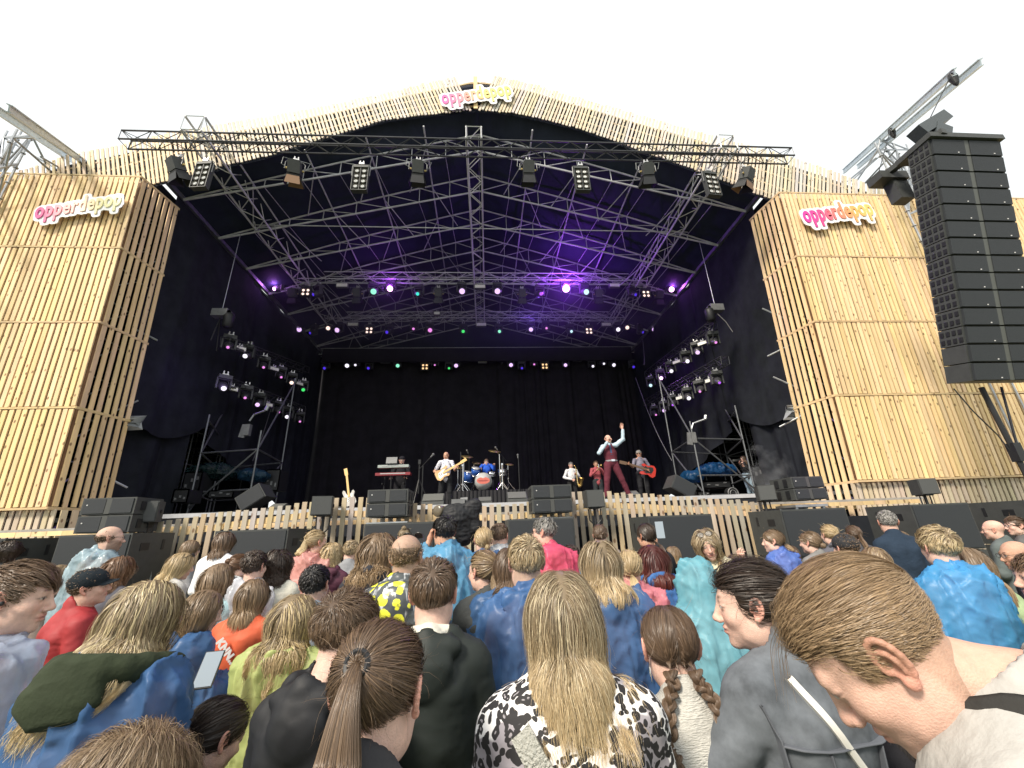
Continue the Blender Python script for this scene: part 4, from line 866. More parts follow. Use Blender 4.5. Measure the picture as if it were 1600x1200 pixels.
        for i, t in enumerate(tt):
            q = cr0*(1-t)+cT*t; r = q/SCE['r']; rn = np.linalg.norm(r, axis=1, keepdims=True); tgt = 1+(off[:,None]/.085)*min(1, t*4)*(1-.3*t); r = r/np.maximum(rn, 1e-6)*np.maximum(tgt, rn if False else tgt)
            q2 = r*SCE['r']+SCE['c']; e = np.clip((t-.8)/.2, 0, 1)**2; P[:, i] = H.w(q2*(1-e)+T*e)
        sag = np.sin(tt*math.pi)[None,:,None]; P += sag*rng.normal(size=(N,1,3))*.0025*(1+o['mess']*10)
        P, gi = do_clump(P, H.w(root), rng, max(12, N//12), .35); put(P, gi, tip=.8, k0=.5, k1=3)
        for s in sides:
            Tw = H.w(ties[s]); nt_ = N//2 if style == 'braids' else int(N*.8); m = 22
            if style == 'pony':
                ctr = tail_center(Tw, H.R@np.array(o['taildir']), L, m, caps, off=.02); X = []; t = np.linspace(0, 1, m)
                a = rng.random(nt_)*6.28; rr = np.sqrt(rng.random(nt_)); prof = o['tailr']*np.clip(.28+t*2.2, 0, 1)*(1-.55*np.clip((t-.5)/.5, 0, 1)); tg = np.gradient(ctr, axis=0); P = np.zeros((nt_, m, 3))
                for i in range(m):
                    xx, yy, _ = frame(tg[i], (0,1,.1)); P[:, i] = ctr[i]+(np.cos(a)*rr)[:,None]*xx*prof[i]+(np.sin(a)*rr)[:,None]*yy*prof[i]*.7
                # length variation
                ln = rng.uniform(.8, 1.05, nt_); ti = t[None,:]*ln[:,None]*(m-1); i0 = np.clip(ti.astype(int), 0, m-2); fr = (ti-i0)[...,None]; P = np.take_along_axis(P, i0[...,None].repeat(3, 2), 1)*(1-fr)+np.take_along_axis(P, (i0+1)[...,None].repeat(3, 2), 1)*fr
                P, gi = do_clump(P, P[:, 8], rng, max(8, nt_//18), o['clump']*.8, 1.4)
                if o['wave']: P = do_wave(P, rng, o['wave'], o['lam'], gi, o['curl'])
                P += rng.normal(size=(nt_,1,3))*.004*t[None,:,None]**2; put(P, gi, c_=Tw+np.array([0,.35,0]), k0=0, k1=.8)
            elif style == 'bun':
                R_ = o['tailr']; bc = H.w(ties[s]+nrm(ties[s]-SCE['c'])*R_*.75); P = np.zeros((nt_, 16, 3)); ax = rng.normal(size=(nt_,3))*.5+(H.R@nrm(ties[s]-SCE['c'])); ax /= np.linalg.norm(ax, axis=1, keepdims=True)
                u = np.cross(ax, rng.normal(size=(nt_,3))); u /= np.linalg.norm(u, axis=1, keepdims=True); w_ = np.cross(ax, u); lat = rng.uniform(-.75,.85,nt_)
                for i in range(16):
                    a = i/15*rng.uniform(1.8, 3.2, nt_) if i == 0 else a+.17; rad = R_*np.sqrt(1-lat**2)*(1+.1*np.sin(3*a)); P[:, i] = bc+ax*(lat*R_*.8)[:,None]+(np.cos(a)*rad)[:,None]*u+(np.sin(a)*rad)[:,None]*w_
                put(P, None, 1.2, c_=bc); mb = sdf([E_(bc, R_*.86, .01)], .008); G.append((mb[0], mb[1], np.tile(np.array(c0)*.6, (len(mb[0]), 1))))
            else:
                ctr = tail_center(Tw, H.R@np.array([s*.05,-1.0,-.7]), L, 60, caps, off=.024); m = 60; t = np.linspace(0,1,m); tg = np.gradient(ctr, axis=0); ph = t*L/.050*2*math.pi/2
                for k in range(3):
                    nb = nt_//3; P = np.zeros((nb, m, 3)); a = rng.random(nb)*6.28; rr = np.sqrt(rng.random(nb))*.0095
                    for i in range(m):
                        xx, yy, _ = frame(tg[i], (0,1,.05)); tp = (1-.45*t[i])*(1 if t[i] < .93 else .6); f_ = ph[i]+k*2.094
                        P[:, i] = ctr[i]+xx*math.sin(f_)*.0125*tp+yy*math.sin(2*f_)*.0065*tp+((np.cos(a)*rr)[:,None]*xx+(np.sin(a)*rr)[:,None]*yy)*tp
                    bs = rng.uniform(.8, 1.25); put(P, None, 1.1, tip=.8, cc0=np.array(c0)*bs, cc1=np.array(c1)*bs, c_=ctr.mean(0)+np.array([0,.3,0]), k0=0, k1=1)
        nf = int(70*fac); k = rng.choice(len(P), nf); m = P.shape[1]
        rt = sph_roots(int(90*fac), rng, mk); nn = (rt-SCE['c'])/SCE['r']; fz = grow(H, rt, np.cross(nn, rng.normal(size=nn.shape))+nn*.25, rng.uniform(.03,.09,len(rt)), 8, [], np.full(len(rt), .016), rng, g=.1, jit=.15); put(fz, None, .5)
    V = np.vstack([g[0] for g in G]); offs = np.cumsum([0]+[len(g[0]) for g in G]); Q = np.vstack([g[1]+o_ for g, o_ in zip(G, offs)]); C = np.vstack([g[2] for g in G])
    return raw_mesh('hair', V, Q, HAIRM, parent, C)
HAIRM = mat('hair_strand', (.3,.2,.1), .42, attr='Col', spec=.55, transl=.12)
SKINM = mat('skin', (.6,.36,.27), .50, attr='Col', spec=.35, sss=.10, bump=.22, bscale=330, noise=.13, nscale=55)
# ================================================================== BODIES AND CLOTHES
def hand_prims(wr, d, pn, side=1, curl=.5, k=1.0, spread=.12, thumb=.5):
    d = nrm(d); pn = nrm(np.asarray(pn, float)-d*(np.asarray(pn) @ d)); x = np.cross(d, pn)*side; P = []
    P.append(C_(wr, wr+d*.02*k, .024*k, .026*k, k=.02))
    kn = [wr+d*(.086-.006*abs(i-1.3))*k+x*(.030-.020*i)*k for i in range(4)]
    for q in kn: P.append(C_(wr+d*.018*k+(q-wr)*.1, q, .015*k, .0105*k, k=.012))
    P.append(E_(wr+d*.05*k+pn*.004*k, (.026*k,.040*k,.015*k), .01, np.array([x, d, pn]).T))
    ln = [(.042,.026,.020), (.046,.030,.022), (.043,.028,.021), (.034,.021,.018)]
    for i, q in enumerate(kn):
        a = (1-i)*spread*.6; u = nrm(d*math.cos(a)+x*math.sin(a)); c = curl*(.85+.12*i); p = q; ang = 0
        for j, l in enumerate(ln[i]):
            ang += c*(.75, .95, .6)[j]; v = u*math.cos(ang)+pn*math.sin(ang); e = p+v*l*k; P.append(C_(p, e, (.0092,.0084,.0076)[j]*k, (.0085,.0077,.0066)[j]*k, k=.004)); p = e
    b = wr+d*.022*k+x*.026*k; v1 = nrm(x*.75+d*.65+pn*.35*thumb); m = b+v1*.040*k; v2 = nrm(d*.8+x*.3*(1-thumb)+pn*.6*thumb); P += [C_(b, m, .013*k, .0105*k, k=.01), C_(m, m+v2*.030*k, .010*k, .0088*k, k=.004), C_(m+v2*.030*k, m+v2*.054*k+pn*.004, .0088*k, .0072*k, k=.003)]
    return P
SK = dict(fair=(.66,.44,.36), pink=(.62,.395,.315), tan=(.50,.29,.20), dark=(.36,.20,.13))
BROWC = dict(blond=(.30,.20,.10), brown=(.08,.05,.03), black=(.02,.016,.014), grey=(.25,.24,.23), red=(.20,.07,.04))
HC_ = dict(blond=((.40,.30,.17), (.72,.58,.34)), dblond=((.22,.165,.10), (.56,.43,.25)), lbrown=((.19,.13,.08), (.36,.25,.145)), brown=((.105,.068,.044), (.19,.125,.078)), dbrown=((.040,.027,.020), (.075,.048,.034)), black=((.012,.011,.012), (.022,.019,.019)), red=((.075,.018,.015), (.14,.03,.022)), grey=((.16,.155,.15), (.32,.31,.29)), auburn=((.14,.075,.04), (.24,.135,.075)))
def crumple(V, N, amp, sc, seed=0, ridged=True, st=(1,1,1), oc=3):
    P = V*np.array(st)*sc; r = 0; a = 1
    for i in range(oc):
        n = vnoise(P*(2.1**i)+i*7.3, seed+i); r = r+a*(((1-np.abs(n))**5*2.2-.7) if ridged == 2 else (1-2.2*np.abs(n)) if ridged else n); a *= .55
    return V+N*(amp*r)[:,None]
FAB = {}
def crease_bump(m, sc, st, stretch=(1,1,.35)):
    t = m.node_tree; b = t.nodes['Principled BSDF']; tc = t.nodes.new('ShaderNodeTexCoord'); mp = t.nodes.new('ShaderNodeMapping'); mp.inputs['Scale'].default_value = stretch; t.links.new(tc.outputs['Object'], mp.inputs[0])
    n = t.nodes.new('ShaderNodeTexNoise'); n.noise_type = 'RIDGED_MULTIFRACTAL'; n.inputs['Scale'].default_value = sc; n.inputs['Detail'].default_value = 4; n.inputs['Distortion'].default_value = .6; t.links.new(mp.outputs[0], n.inputs['Vector'])
    bp = t.nodes.new('ShaderNodeBump'); bp.inputs['Strength'].default_value = st; bp.inputs['Distance'].default_value = .012; t.links.new(n.outputs['Fac'], bp.inputs['Height']); t.links.new(bp.outputs[0], b.inputs['Normal'])
def fabric(kind, col):
    key = (kind, tuple(col))
    if key in FAB: return FAB[key]
    nm = kind+'_%d' % len(FAB)
    if kind == 'plastic': m = mat(nm, col, .40, spec=.45, coat=.0, bump=.9, bscale=26, transl=.42, noise=.22, nscale=4, alpha=.80)
    elif kind == 'clear': m = mat(nm, col, .25, spec=.7, coat=.25, bump=1.0, bscale=30, transl=.3, noise=.25, nscale=9, alpha=.72)
    elif kind == 'shell': m = mat(nm, col, .62, spec=.35, bump=.35, bscale=30, noise=.2, nscale=6)
    elif kind == 'denim': m = mat(nm, col, .85, spec=.25, bump=.25, bscale=160, noise=.5, nscale=11)
    elif kind == 'knit': m = mat(nm, col, .95, spec=.2, bump=.6, bscale=70, noise=.15, nscale=5, stretch=(1,1,5))
    else: m = mat(nm, col, .9, spec=.25, bump=.2, bscale=60, noise=.2, nscale=6)
    if kind in ('plastic', 'clear'): crease_bump(m, 9, .55, (1.2,1.2,.35))
    elif kind in ('shell', 'denim'): crease_bump(m, 5, .45, (1,1,.7))
    FAB[key] = m; return m
def pattern_mat(name):
    if name in MATS: return MATS[name]
    m = bpy.data.materials.new(name); m.use_nodes = True; t = m.node_tree; b = t.nodes['Principled BSDF']; b.inputs['Roughness'].default_value = .75; L = t.links.new
    tc = t.nodes.new('ShaderNodeTexCoord'); mp = t.nodes.new('ShaderNodeMapping'); L(tc.outputs['Object'], mp.inputs[0])
    def N(k, **kw):
        n = t.nodes.new(k)
        for a, v in kw.items(): setattr(n, a, v)
        return n
    def MR(src, a, b_, c, d): n = N('ShaderNodeMapRange'); n.inputs[1].default_value = a; n.inputs[2].default_value = b_; n.inputs[3].default_value = c; n.inputs[4].default_value = d; L(src, n.inputs[0]); return n.outputs[0]
    def MX(f, a, c): n = N('ShaderNodeMix', data_type='RGBA'); L(f, n.inputs[0]); 
    if name == 'leopard':
        nz = N('ShaderNodeTexNoise'); nz.inputs['Scale'].default_value = 16; L(mp.outputs[0], nz.inputs['Vector'])
        ad = N('ShaderNodeMix', data_type='RGBA'); ad.inputs[0].default_value = .05; L(mp.outputs[0], ad.inputs[6]); L(nz.outputs['Color'], ad.inputs[7])
        v = N('ShaderNodeTexVoronoi'); v.inputs['Scale'].default_value = 56; v.inputs['Randomness'].default_value = .75; L(ad.outputs[2], v.inputs['Vector'])
        v2 = N('ShaderNodeTexVoronoi', feature='DISTANCE_TO_EDGE'); v2.inputs['Scale'].default_value = 44; v2.inputs['Randomness'].default_value = .75; L(ad.outputs[2], v2.inputs['Vector'])
        n3 = N('ShaderNodeTexNoise'); n3.inputs['Scale'].default_value = 45; L(mp.outputs[0], n3.inputs['Vector'])
        n4 = N('ShaderNodeTexNoise'); n4.inputs['Scale'].default_value = 14; L(mp.outputs[0], n4.inputs['Vector'])
        sb = N('ShaderNodeMath', operation='MULTIPLY_ADD'); L(n3.outputs['Fac'], sb.inputs[0]); sb.inputs[1].default_value = .45; L(v.outputs['Distance'], sb.inputs[2])
        white = MR(sb.outputs[0], .755, .785, 0, 1); cen = MR(sb.outputs[0], .40, .43, 1, 0); gr = MR(n4.outputs['Fac'], .49, .52, 0, 1); n5 = N('ShaderNodeTexNoise'); n5.inputs['Scale'].default_value = 9; L(tc.outputs['Object'], n5.inputs['Vector']); bggr = MR(n5.outputs['Fac'], .56, .58, 0, 1)
        mu = N('ShaderNodeMath', operation='MULTIPLY'); L(cen, mu.inputs[0]); L(gr, mu.inputs[1])
        a1 = N('ShaderNodeMix', data_type='RGBA'); L(mu.outputs[0], a1.inputs[0]); a1.inputs[6].default_value = (.014,.013,.015,1); a1.inputs[7].default_value = (.30,.28,.30,1)
        a3 = N('ShaderNodeMix', data_type='RGBA'); L(bggr, a3.inputs[0]); a3.inputs[6].default_value = (.80,.79,.79,1); a3.inputs[7].default_value = (.30,.28,.31,1)
        a2 = N('ShaderNodeMix', data_type='RGBA'); L(white, a2.inputs[0]); L(a1.outputs[2], a2.inputs[6]); L(a3.outputs[2], a2.inputs[7]); L(a2.outputs[2], b.inputs['Base Color'])
    elif name == 'yellow_print':
        v = N('ShaderNodeTexVoronoi'); v.inputs['Scale'].default_value = 15; v.inputs['Randomness'].default_value = .55; nz = N('ShaderNodeTexNoise'); nz.inputs['Scale'].default_value = 22; L(mp.outputs[0], nz.inputs['Vector'])
        ad = N('ShaderNodeMix', data_type='RGBA'); ad.inputs[0].default_value = .03; L(mp.outputs[0], ad.inputs[6]); L(nz.outputs['Color'], ad.inputs[7]); L(ad.outputs[2], v.inputs['Vector'])
        f = MR(v.outputs['Distance'], .40, .43, 1, 0); n2 = N('ShaderNodeTexNoise'); n2.inputs['Scale'].default_value = 20; mp2 = N('ShaderNodeMapping'); mp2.inputs['Scale'].default_value = (1.5,1.5,.3); L(tc.outputs['Object'], mp2.inputs[0]); L(mp2.outputs[0], n2.inputs['Vector'])
        g = MR(n2.outputs['Fac'], .55, .62, 0, 1); a0 = N('ShaderNodeMix', data_type='RGBA'); L(g, a0.inputs[0]); a0.inputs[6].default_value = (.07,.08,.085,1); a0.inputs[7].default_value = (.5,.52,.55,1)
        a1 = N('ShaderNodeMix', data_type='RGBA'); L(f, a1.inputs[0]); L(a0.outputs[2], a1.inputs[6]); a1.inputs[7].default_value = (.72,.72,.06,1); L(a1.outputs[2], b.inputs['Base Color']); b.inputs['Roughness'].default_value = .2
    elif name == 'floral':
        v = N('ShaderNodeTexVoronoi'); v.inputs['Scale'].default_value = 14; L(mp.outputs[0], v.inputs['Vector']); f = MR(v.outputs['Distance'], .25, .32, 1, 0)
        a1 = N('ShaderNodeMix', data_type='RGBA'); L(f, a1.inputs[0]); a1.inputs[6].default_value = (.66,.66,.72,1); a1.inputs[7].default_value = (.10,.12,.26,1); L(a1.outputs[2], b.inputs['Base Color'])
    MATS[name] = m; return m
SHAREDN = [0]
def torso_prims(k, mode, arms, ex=0.0):
    s = 1 if mode == 0 else 1; P = []
    sh = .150*k
    for q in (-1, 1):
        P += [C_((0,-.005,.005*k), (q*.135*k,-.008,-.052*k), (.050+ex)*k, (.052+ex)*k, k=.03), C_((q*sh,0,-.068*k), (q*sh,0,-.075*k), (.060+ex)*k, k=.03)]
    P += [C_((0,-.008,-.12*k), (0,0,-.25*k), (.160+ex)*k, (.165+ex)*k, k=.05, ys=.66), C_((0,0,-.25*k), (0,.0,-.55*k), (.155+ex)*k, (.175+ex)*k, k=.04, ys=.68)]
    for q in (-1, 1): P.append(C_((q*.07*k,-.055*k,-.13*k), (q*.05*k,-.05*k,-.26*k), (.073+ex)*k, (.068+ex)*k, k=.05))
    return P
def person(label, px, py, wpx, real, yaw=0, pitch=0, roll=0, female=True, style='long', hc='brown', L=.35, opts=None, garment='jacket', fab='cloth', gcol=(.1,.1,.1), skin='fair', ty=None, seed=0, extras=None, mask=None, beard=0, scalp=None, arms=None, hoodc=None, k=None, group='crowd watching the stage', vox=None, hood=False, face=None, dD=None, lean=0, scale_head=1.0, legs=True, smile=0):
    tx, ty_ = (px-800)/F, (py-600)/F; st_ = (1+tx*tx+ty_*ty_)**(.5*tx*tx/(tx*tx+ty_*ty_+1e-9)); D = dD if dD is not None else F*real/wpx*st_*(1.11 if style in ('long', 'bob') else 1.03); c = CC+ray(px, py)*D; rng = np.random.default_rng(1000+seed); ya = math.radians(yaw); R = _rz(ya)@_rx(-math.radians(pitch))@_ry(math.radians(roll))
    k = (k or (.92 if female else 1.02)); hk = scale_head*(.97 if female else 1.03)
    hz = c[2]; org = np.array([c[0], c[1], 0]); H = Head(c-org, R, hk); nb = H.w((0,-.044,-.156)); ty = math.radians(ty if ty is not None else yaw*.35); T3 = _rz(ty)@_rx(-math.radians(lean)); T = lambda p: nb+np.asarray(p, float)@T3.T
    t = thing('person', label, 'person', org, 0, group)
    hv = vox or float(np.clip(.0030*D, .0022, .008)); hv = round(hv, 4); hv = min([.0022,.003,.0045,.007], key=lambda a: abs(a-hv)); V, Q = head_template(female, hv, smile, pitch > 20)
    col = head_color(V, SK[skin], female, BROWC[face or {'blond':'blond','dblond':'blond','black':'black','grey':'grey','red':'red'}.get(hc, 'brown')], beard, seed=seed, scalp=scalp); VV = [H.w(V)]; QQ = [Q]; CCs = [col]
    # torso, arms, legs in one coarse surface under the clothes
    sa = {q: np.array([q*.158*k,-.002,-.075*k]) for q in (-1, 1)}; el = {q: np.array([q*.215*k,.02,-.34*k]) for q in (-1, 1)}; wr = {q: np.array([q*.17*k,.20*k,-.44*k]) for q in (-1, 1)}; hd = {q: (nrm(wr[q]-el[q]), np.array([-q,0,.2]), .45) for q in (-1, 1)}
    if arms:
        for q, a in arms.items(): el[q] = np.asarray(a[0], float); wr[q] = np.asarray(a[1], float); hd[q] = (a[2] if len(a) > 2 and a[2] is not None else nrm(wr[q]-el[q]), a[3] if len(a) > 3 else np.array([-q,0,.2]), a[4] if len(a) > 4 else .45)
    if pitch > 20:
        nr = (.047 if female else .056)*k; Vn, Qn = sdf([C_(H.w((0,-.022,-.070)), T((0,-.012,.02)), nr, nr*1.06, k=.02), C_(H.w((0,.0,-.085)), T((0,.03,-.02)), nr*.78, nr*.9, k=.03), C_(T((0,-.012,.02)), T((0,-.02,-.06)), nr*1.06, nr*1.5, k=.03)], hv*1.3); VV.append(Vn); QQ.append(Qn); CCs.append(np.tile(np.array(SK[skin])*[1.0,.93,.9], (len(Vn), 1))*(1+.06*fbm(Vn*22, 5)[:,None]))
    zf = -nb[2]; W_ = lambda P: [tp(p, T3, nb) for p in P]
    hipz = min(-.56*k, zf*.47*0-.56*k); legl = -zf+hipz
    base = torso_prims(k, 0, arms, -.034)+[C_((0,.0,.02),(0,-.005,-.06),.056*k,.06*k,k=.03)]
    for q in (-1, 1): base += [C_(sa[q], el[q], .044*k, .036*k, k=.02), C_(el[q], wr[q], .036*k, .024*k, k=.015)]
    leg = []
    fl = np.array([0,0,-nb[2]]); 
    Vb, Qb = sdf(W_(base), max(.013, hv*1.6)); VV.append(Vb); QQ.append(Qb); CCs.append(np.tile(np.array(SK[skin]), (len(Vb), 1)))
    for q in (-1, 1):
        d, pn, cu = hd[q]; Vh, Qh = sdf(W_(hand_prims(wr[q], d, pn, -q, cu, k*.95)), .0042 if D < 2.2 else .006, .01); VV.append(Vh); QQ.append(Qh); CCs.append(np.tile(np.array(SK[skin])*[1.02,.93,.9], (len(Vh), 1)))
    of = np.cumsum([0]+[len(v) for v in VV]); raw_mesh('body', np.vstack(VV), np.vstack([q+o for q, o in zip(QQ, of)]), SKINM, t, np.vstack(CCs))
    # garment
    gv = max(.0065, min(.012, .0080*D)); pon = garment == 'poncho'; ex = .022 if pon else .008
    P = torso_prims(k, 1, arms, ex)
    for q in (-1, 1): P += [C_(sa[q], el[q], (.058+ex)*k, (.050+ex*.8)*k, k=.05 if pon else .025), C_(el[q], el[q]+(wr[q]-el[q])*(.80 if not pon else .7), (.050+ex)*k, (.038+ex)*k, k=.05 if pon else .02)]
    if pon: P += [C_((0,0,-.30*k), (0,.02,-.62*k), .21*k, .25*k, k=.08, ys=.78)]
    P += [C_((0,-.006,.015), (0,-.002,.040), (.068 if not pon else .072)*k, k=.02)]
    if garment == 'collar': P += [C_((0,-.012,.02),(0,-.016,.062),.064*k,.066*k,k=.012)]
    if garment in ('poncho', 'hooded'):
        if hood is False: P += [E_((0,-.092*k,.008), (.128*k,.052*k,.055*k), .010), E_((0,-.125*k,-.055*k), (.100*k,.040*k,.088*k), .012)]
    if garment in ('hooded', 'hoodie2'): P += [C_((-.085*k,-.02,.03),(0,-.085,.045),.030,.034,k=.02), C_((.085*k,-.02,.03),(0,-.085,.045),.030,.034,k=.02), C_((-.085*k,-.02,.03),(-.05*k,.06,.0),.028,k=.02), C_((.085*k,-.02,.03),(.05*k,.06,.0),.028,k=.02)]
    P2 = W_(P)
    if hood == 'up': P2 += [E_(H.w((0,-.02,.02)), (.108,.125,.135), .03, R), C_(H.w((0,-.05,-.02)), T((0,-.02,.0)), .095, .10, k=.05)]
    sub = [C_(T((0,.0,.0)), H.w((0,-.018,-.06)) if pitch <= 20 else T((0,.035,.09)), .054*k*(1.0 if female else 1.06), .056*k, k=.012, sg=-1)] if hood != 'up' else [E_(H.w((0,.10,-.01)), (.06,.075,.085), .02, R, -1)]
    if garment == 'hooded' and hood is False: sub.append(E_(T((0,-.045,.055)), (.075*k,.055*k,.045*k), .02, T3, -1))
    Vg, Qg = sdf(P2+sub, gv, .03); keepz = nb[2]-.62*k; Ng = vnormals(Vg, Qg)
    if fab in ('plastic', 'clear'): Vg = crumple(Vg, Ng, .0150, 7, seed, 2, (1.3,1.3,.18), 2); Ng = vnormals(Vg, Qg); Rr = _ry(.8 if seed % 2 else -.7)@_rx(.5); Vg = crumple(Vg@Rr, Ng@Rr, .0042, 9, seed+5, 2, (1.5,1.5,.25), 2)@Rr.T; Ng = vnormals(Vg, Qg); Rr = _ry(-1.2 if seed % 2 else 1.1)@_rx(-.4); Vg = crumple(Vg@Rr, Ng@Rr, .0020, 20, seed+8, 2, (1.5,1.5,.3), 2)@Rr.T
    else: Vg = crumple(Vg, Ng, .0050, 5.0, seed, True, (1,1,.8), 2); Vg = crumple(Vg, vnormals(Vg, Qg), .0018, 19, seed+5, True, (1,1,1.8), oc=2)
    gm = pattern_mat(fab) if fab in ('leopard', 'yellow_print', 'floral') else fabric(fab, gcol); raw_mesh({'poncho':'poncho','hooded':'hooded_jacket','collar':'collared_jacket','jacket':'jacket','top':'top'}.get(garment, 'jacket'), Vg, Qg, gm, t)
    if legs:
        gp = []
        for q in (-1, 1):
            hp = np.array([q*.085*k, 0, hipz]); kn_ = np.array([q*.10*k,.02,hipz*.5+zf*.5]); an = np.array([q*.10*k,-.01,zf+.09]); gp += [C_(hp, kn_, .078*k, .06*k, k=.02), C_(kn_, an, .058*k, .045*k, k=.02)]
        gp.append(C_((-.05*k,0,hipz+.03), (.05*k,0,hipz+.0), .105*k, k=.04, ys=.7)); R0 = _rz(ty); Vt, Qt = sdf([tp(p, R0, nb) for p in gp], .028, .03); raw_mesh('trousers', Vt, Qt, fabric('denim', [(.03,.04,.07),(.02,.02,.022),(.06,.08,.12)][seed % 3]), t)
        for q in (-1, 1):
            Vt, Qt = sdf([tp(p, R0, nb) for p in [E_((q*.10*k,.055,zf+.04), (.048,.135,.045), .01), C_((q*.10*k,-.01,zf+.05),(q*.10*k,-.01,zf+.11),.046,k=.02)]], .02, .02); raw_mesh('shoe', Vt, Qt, BLKM if seed % 2 else mat('shoe_white', (.55,.55,.55), .6), t)
    # hair
    caps = [(T((-.15*k,0,-.060*k)), T((.15*k,0,-.060*k)), (.066+ex)*k), (T((0,-.02,0)), T((0,-.02,-.2)), (.085+ex)*k), (T((-.07,-.02,-.15)), T((-.07,-.02,-.4)), (.116+ex)*k), (T((.07,-.02,-.15)), T((.07,-.02,-.4)), (.116+ex)*k), (H.w((0,-.02,-.03)), nb, .058)]
    if garment in ('poncho', 'hooded') and hood is False: caps.append((T((-.07,-.085,-.01)), T((.07,-.085,-.01)), .055))
    if style and hood != 'up': hair(H, style, HC_[hc], D, rng, caps, L, t, mask, opts)
    if extras: extras(t, H, T, D, k, nb)
    return t, H, T, org
def tp(p, R, o):
    if p[0] == 'e': return ('e', R@p[1]+o, p[2], R if p[3] is None else R@p[3], p[4], p[5])
    return ('c', R@p[1]+o, R@p[2]+o, *p[3:])
def strap(t, pts, w, m, name='bag_strap', side=-1):
    g = [c for c in COL.objects if c.parent == t and c.name.split('.')[0] in ('top','jacket','collared_jacket','hooded_jacket')][0]; n = len(g.data.vertices); V = np.zeros(n*3, np.float32); g.data.vertices.foreach_get('co', V); V = V.reshape(-1,3)
    L = np.linspace(0, len(pts)-1, 40); pts = np.array([np.interp(L, range(len(pts)), np.array(pts)[:,i]) for i in range(3)]).T; out = []
    for p in pts:
        d = np.hypot(V[:,0]-p[0], V[:,2]-p[2]); q = V[d < .03]; q = q if len(q) else V[np.argsort(d)[:4]]; out.append([p[0], q[:,1].min()-.004, p[2]])
    out = np.array(out); 
    for _ in range(4): out[1:-1,1] = np.minimum(out[1:-1,1], (out[:-2,1]+out[2:,1])/2)
    T_ = np.gradient(out, axis=0); W = np.cross(T_, [0,-1,0]); W /= np.linalg.norm(W, axis=1, keepdims=True); mb = MB(); mb.grid([out-W*w/2, out-[0,.003,0], out+W*w/2]); mb.grid([out-W*w/2+[0,.02,0], out-W*w/2]); mb.grid([out+W*w/2, out+W*w/2+[0,.02,0]]); return mb.build(name, m, t, True)
def glasses(t, H, up=0, dark=False, name='glasses', rim=.0018, y=None):
    G = lambda p: H.w(np.array(p)@_rx(math.radians(up)).T+np.array([0, 0 if not up else .0, 0])) ; mb = MB()
    base = np.array([0, .101, .006]) if not up else np.array([0,.060,.108]); B = _rx(math.radians(up)); g = lambda x, dy, z: H.w(base+B@np.array([x, dy, z]))
    for s in (-1, 1):
        a = np.linspace(0, 2*math.pi, 15); mb.path([g(s*.033+.024*math.cos(q), 0, .019*math.sin(q)) for q in a], rim, 5)
        if not up: mb.path([g(s*.057,0,.006), H.w((s*.076,.05,.014)), H.w((s*.080,-.005,.012)), H.w((s*.078,-.02,-.006))], rim, 5)
        else: mb.path([g(s*.057,0,.006), H.w((s*.082,.02,.085)), H.w((s*.088,-.03,.045)), H.w((s*.084,-.05,.01))], rim, 5)
    mb.path([g(-.011,0,.004), g(0,.002,.008), g(.011,0,.004)], rim, 5); o = mb.build(name, mat('glasses_frame', (.02,.018,.018), .3), t)
    mb = MB()
    for s in (-1, 1): mb.add([g(s*.033+.023*math.cos(q), .0, .018*math.sin(q)) for q in np.linspace(0, 2*math.pi, 14, endpoint=False)], [tuple(range(14))])
    mb.build('lens', mat('lens_dark', (.02,.02,.022), .08, spec=.9) if dark else mat('lens_clear', (.5,.52,.54), .05, spec=.9, alpha=.25), o)
def cap_(t, H, col, brim_yaw=0, name='cap'):
    V, Q = sdf([E_((0,-.010,.045),(.088,.106,.082),.01), C_((0,-.01,.124),(0,-.01,.126),.008,k=.004), E_((0,-.01,-.075),(.13,.14,.11),.01,None,-1)], .006, .01); V = crumple(V, vnormals(V, Q), .002, 20, 3, True, oc=2); o = raw_mesh(name, H.w(V), Q, fabric('cloth', col), t)
    b = math.radians(brim_yaw); mb = MB(); Rb = _rz(b); P = []
    for r in (0, .35, .7, 1.0): P.append([H.w(Rb@np.array([.078*math.sin(a)*(1-.1*r), .080*math.cos(a)+.075*r*math.cos(a*.6), .040-.012*r-.018*math.sin(a)**2])) for a in np.linspace(-1.15, 1.15, 13)])
    mb.grid(P); mb.grid((np.array(P)-np.array([0,0,.004]))); mb.build('brim', fabric('cloth', col), o, True)
def phone(c, d, label, w_=.075, h=.15, group=None, scr=(.25,.3,.35)):
    """c centre, d normal of the screen"""
    x, y, z = frame(d, (0,0,1)); R = np.array([x, y, z]).T; t = thing('phone', label, 'phone', c, 0, group); mb = MB(); mb.box((0,0,0), (w_, h, .008), R=R); mb.build('case', BLKM, t); mb = MB(); mb.box(R@np.array([0,0,.0052]), (w_*.92, h*.94, .002), R=R); mb.build('screen', mat('phone_screen', scr, .12, spec=.8), t); return t
# ================================================================== THE CROWD
B_ = (.085,.20,.44); LB = (.16,.45,.72); TQ = (.22,.56,.68); NV = (.015,.02,.04); DG = (.022,.026,.026)
def tie(p, r=.014, R=.020, col=(.01,.01,.012)):
    def f(t, H, T, D, k, nb):
        c = H.w(p); d = H.R@nrm(np.asarray(p)-SCE['c']); mb = MB(); x, y, _ = frame(d); mb.path([c+d*.004+(x*math.cos(a)+y*math.sin(a))*R for a in np.linspace(0, 6.28, 16)], .006, 6); mb.build('hair_tie', mat('tie_%d' % int(col[0]*1000), col, .5), t)
    return f
def many(*fs):
    def f(*a):
        for q in fs: q(*a)
    return f
PP = []
def Pn(label, px, py, w, **kw):
    kw.setdefault('real', .185); kw['seed'] = len(PP)*7+3; PP.append((label, px, py, w, kw))
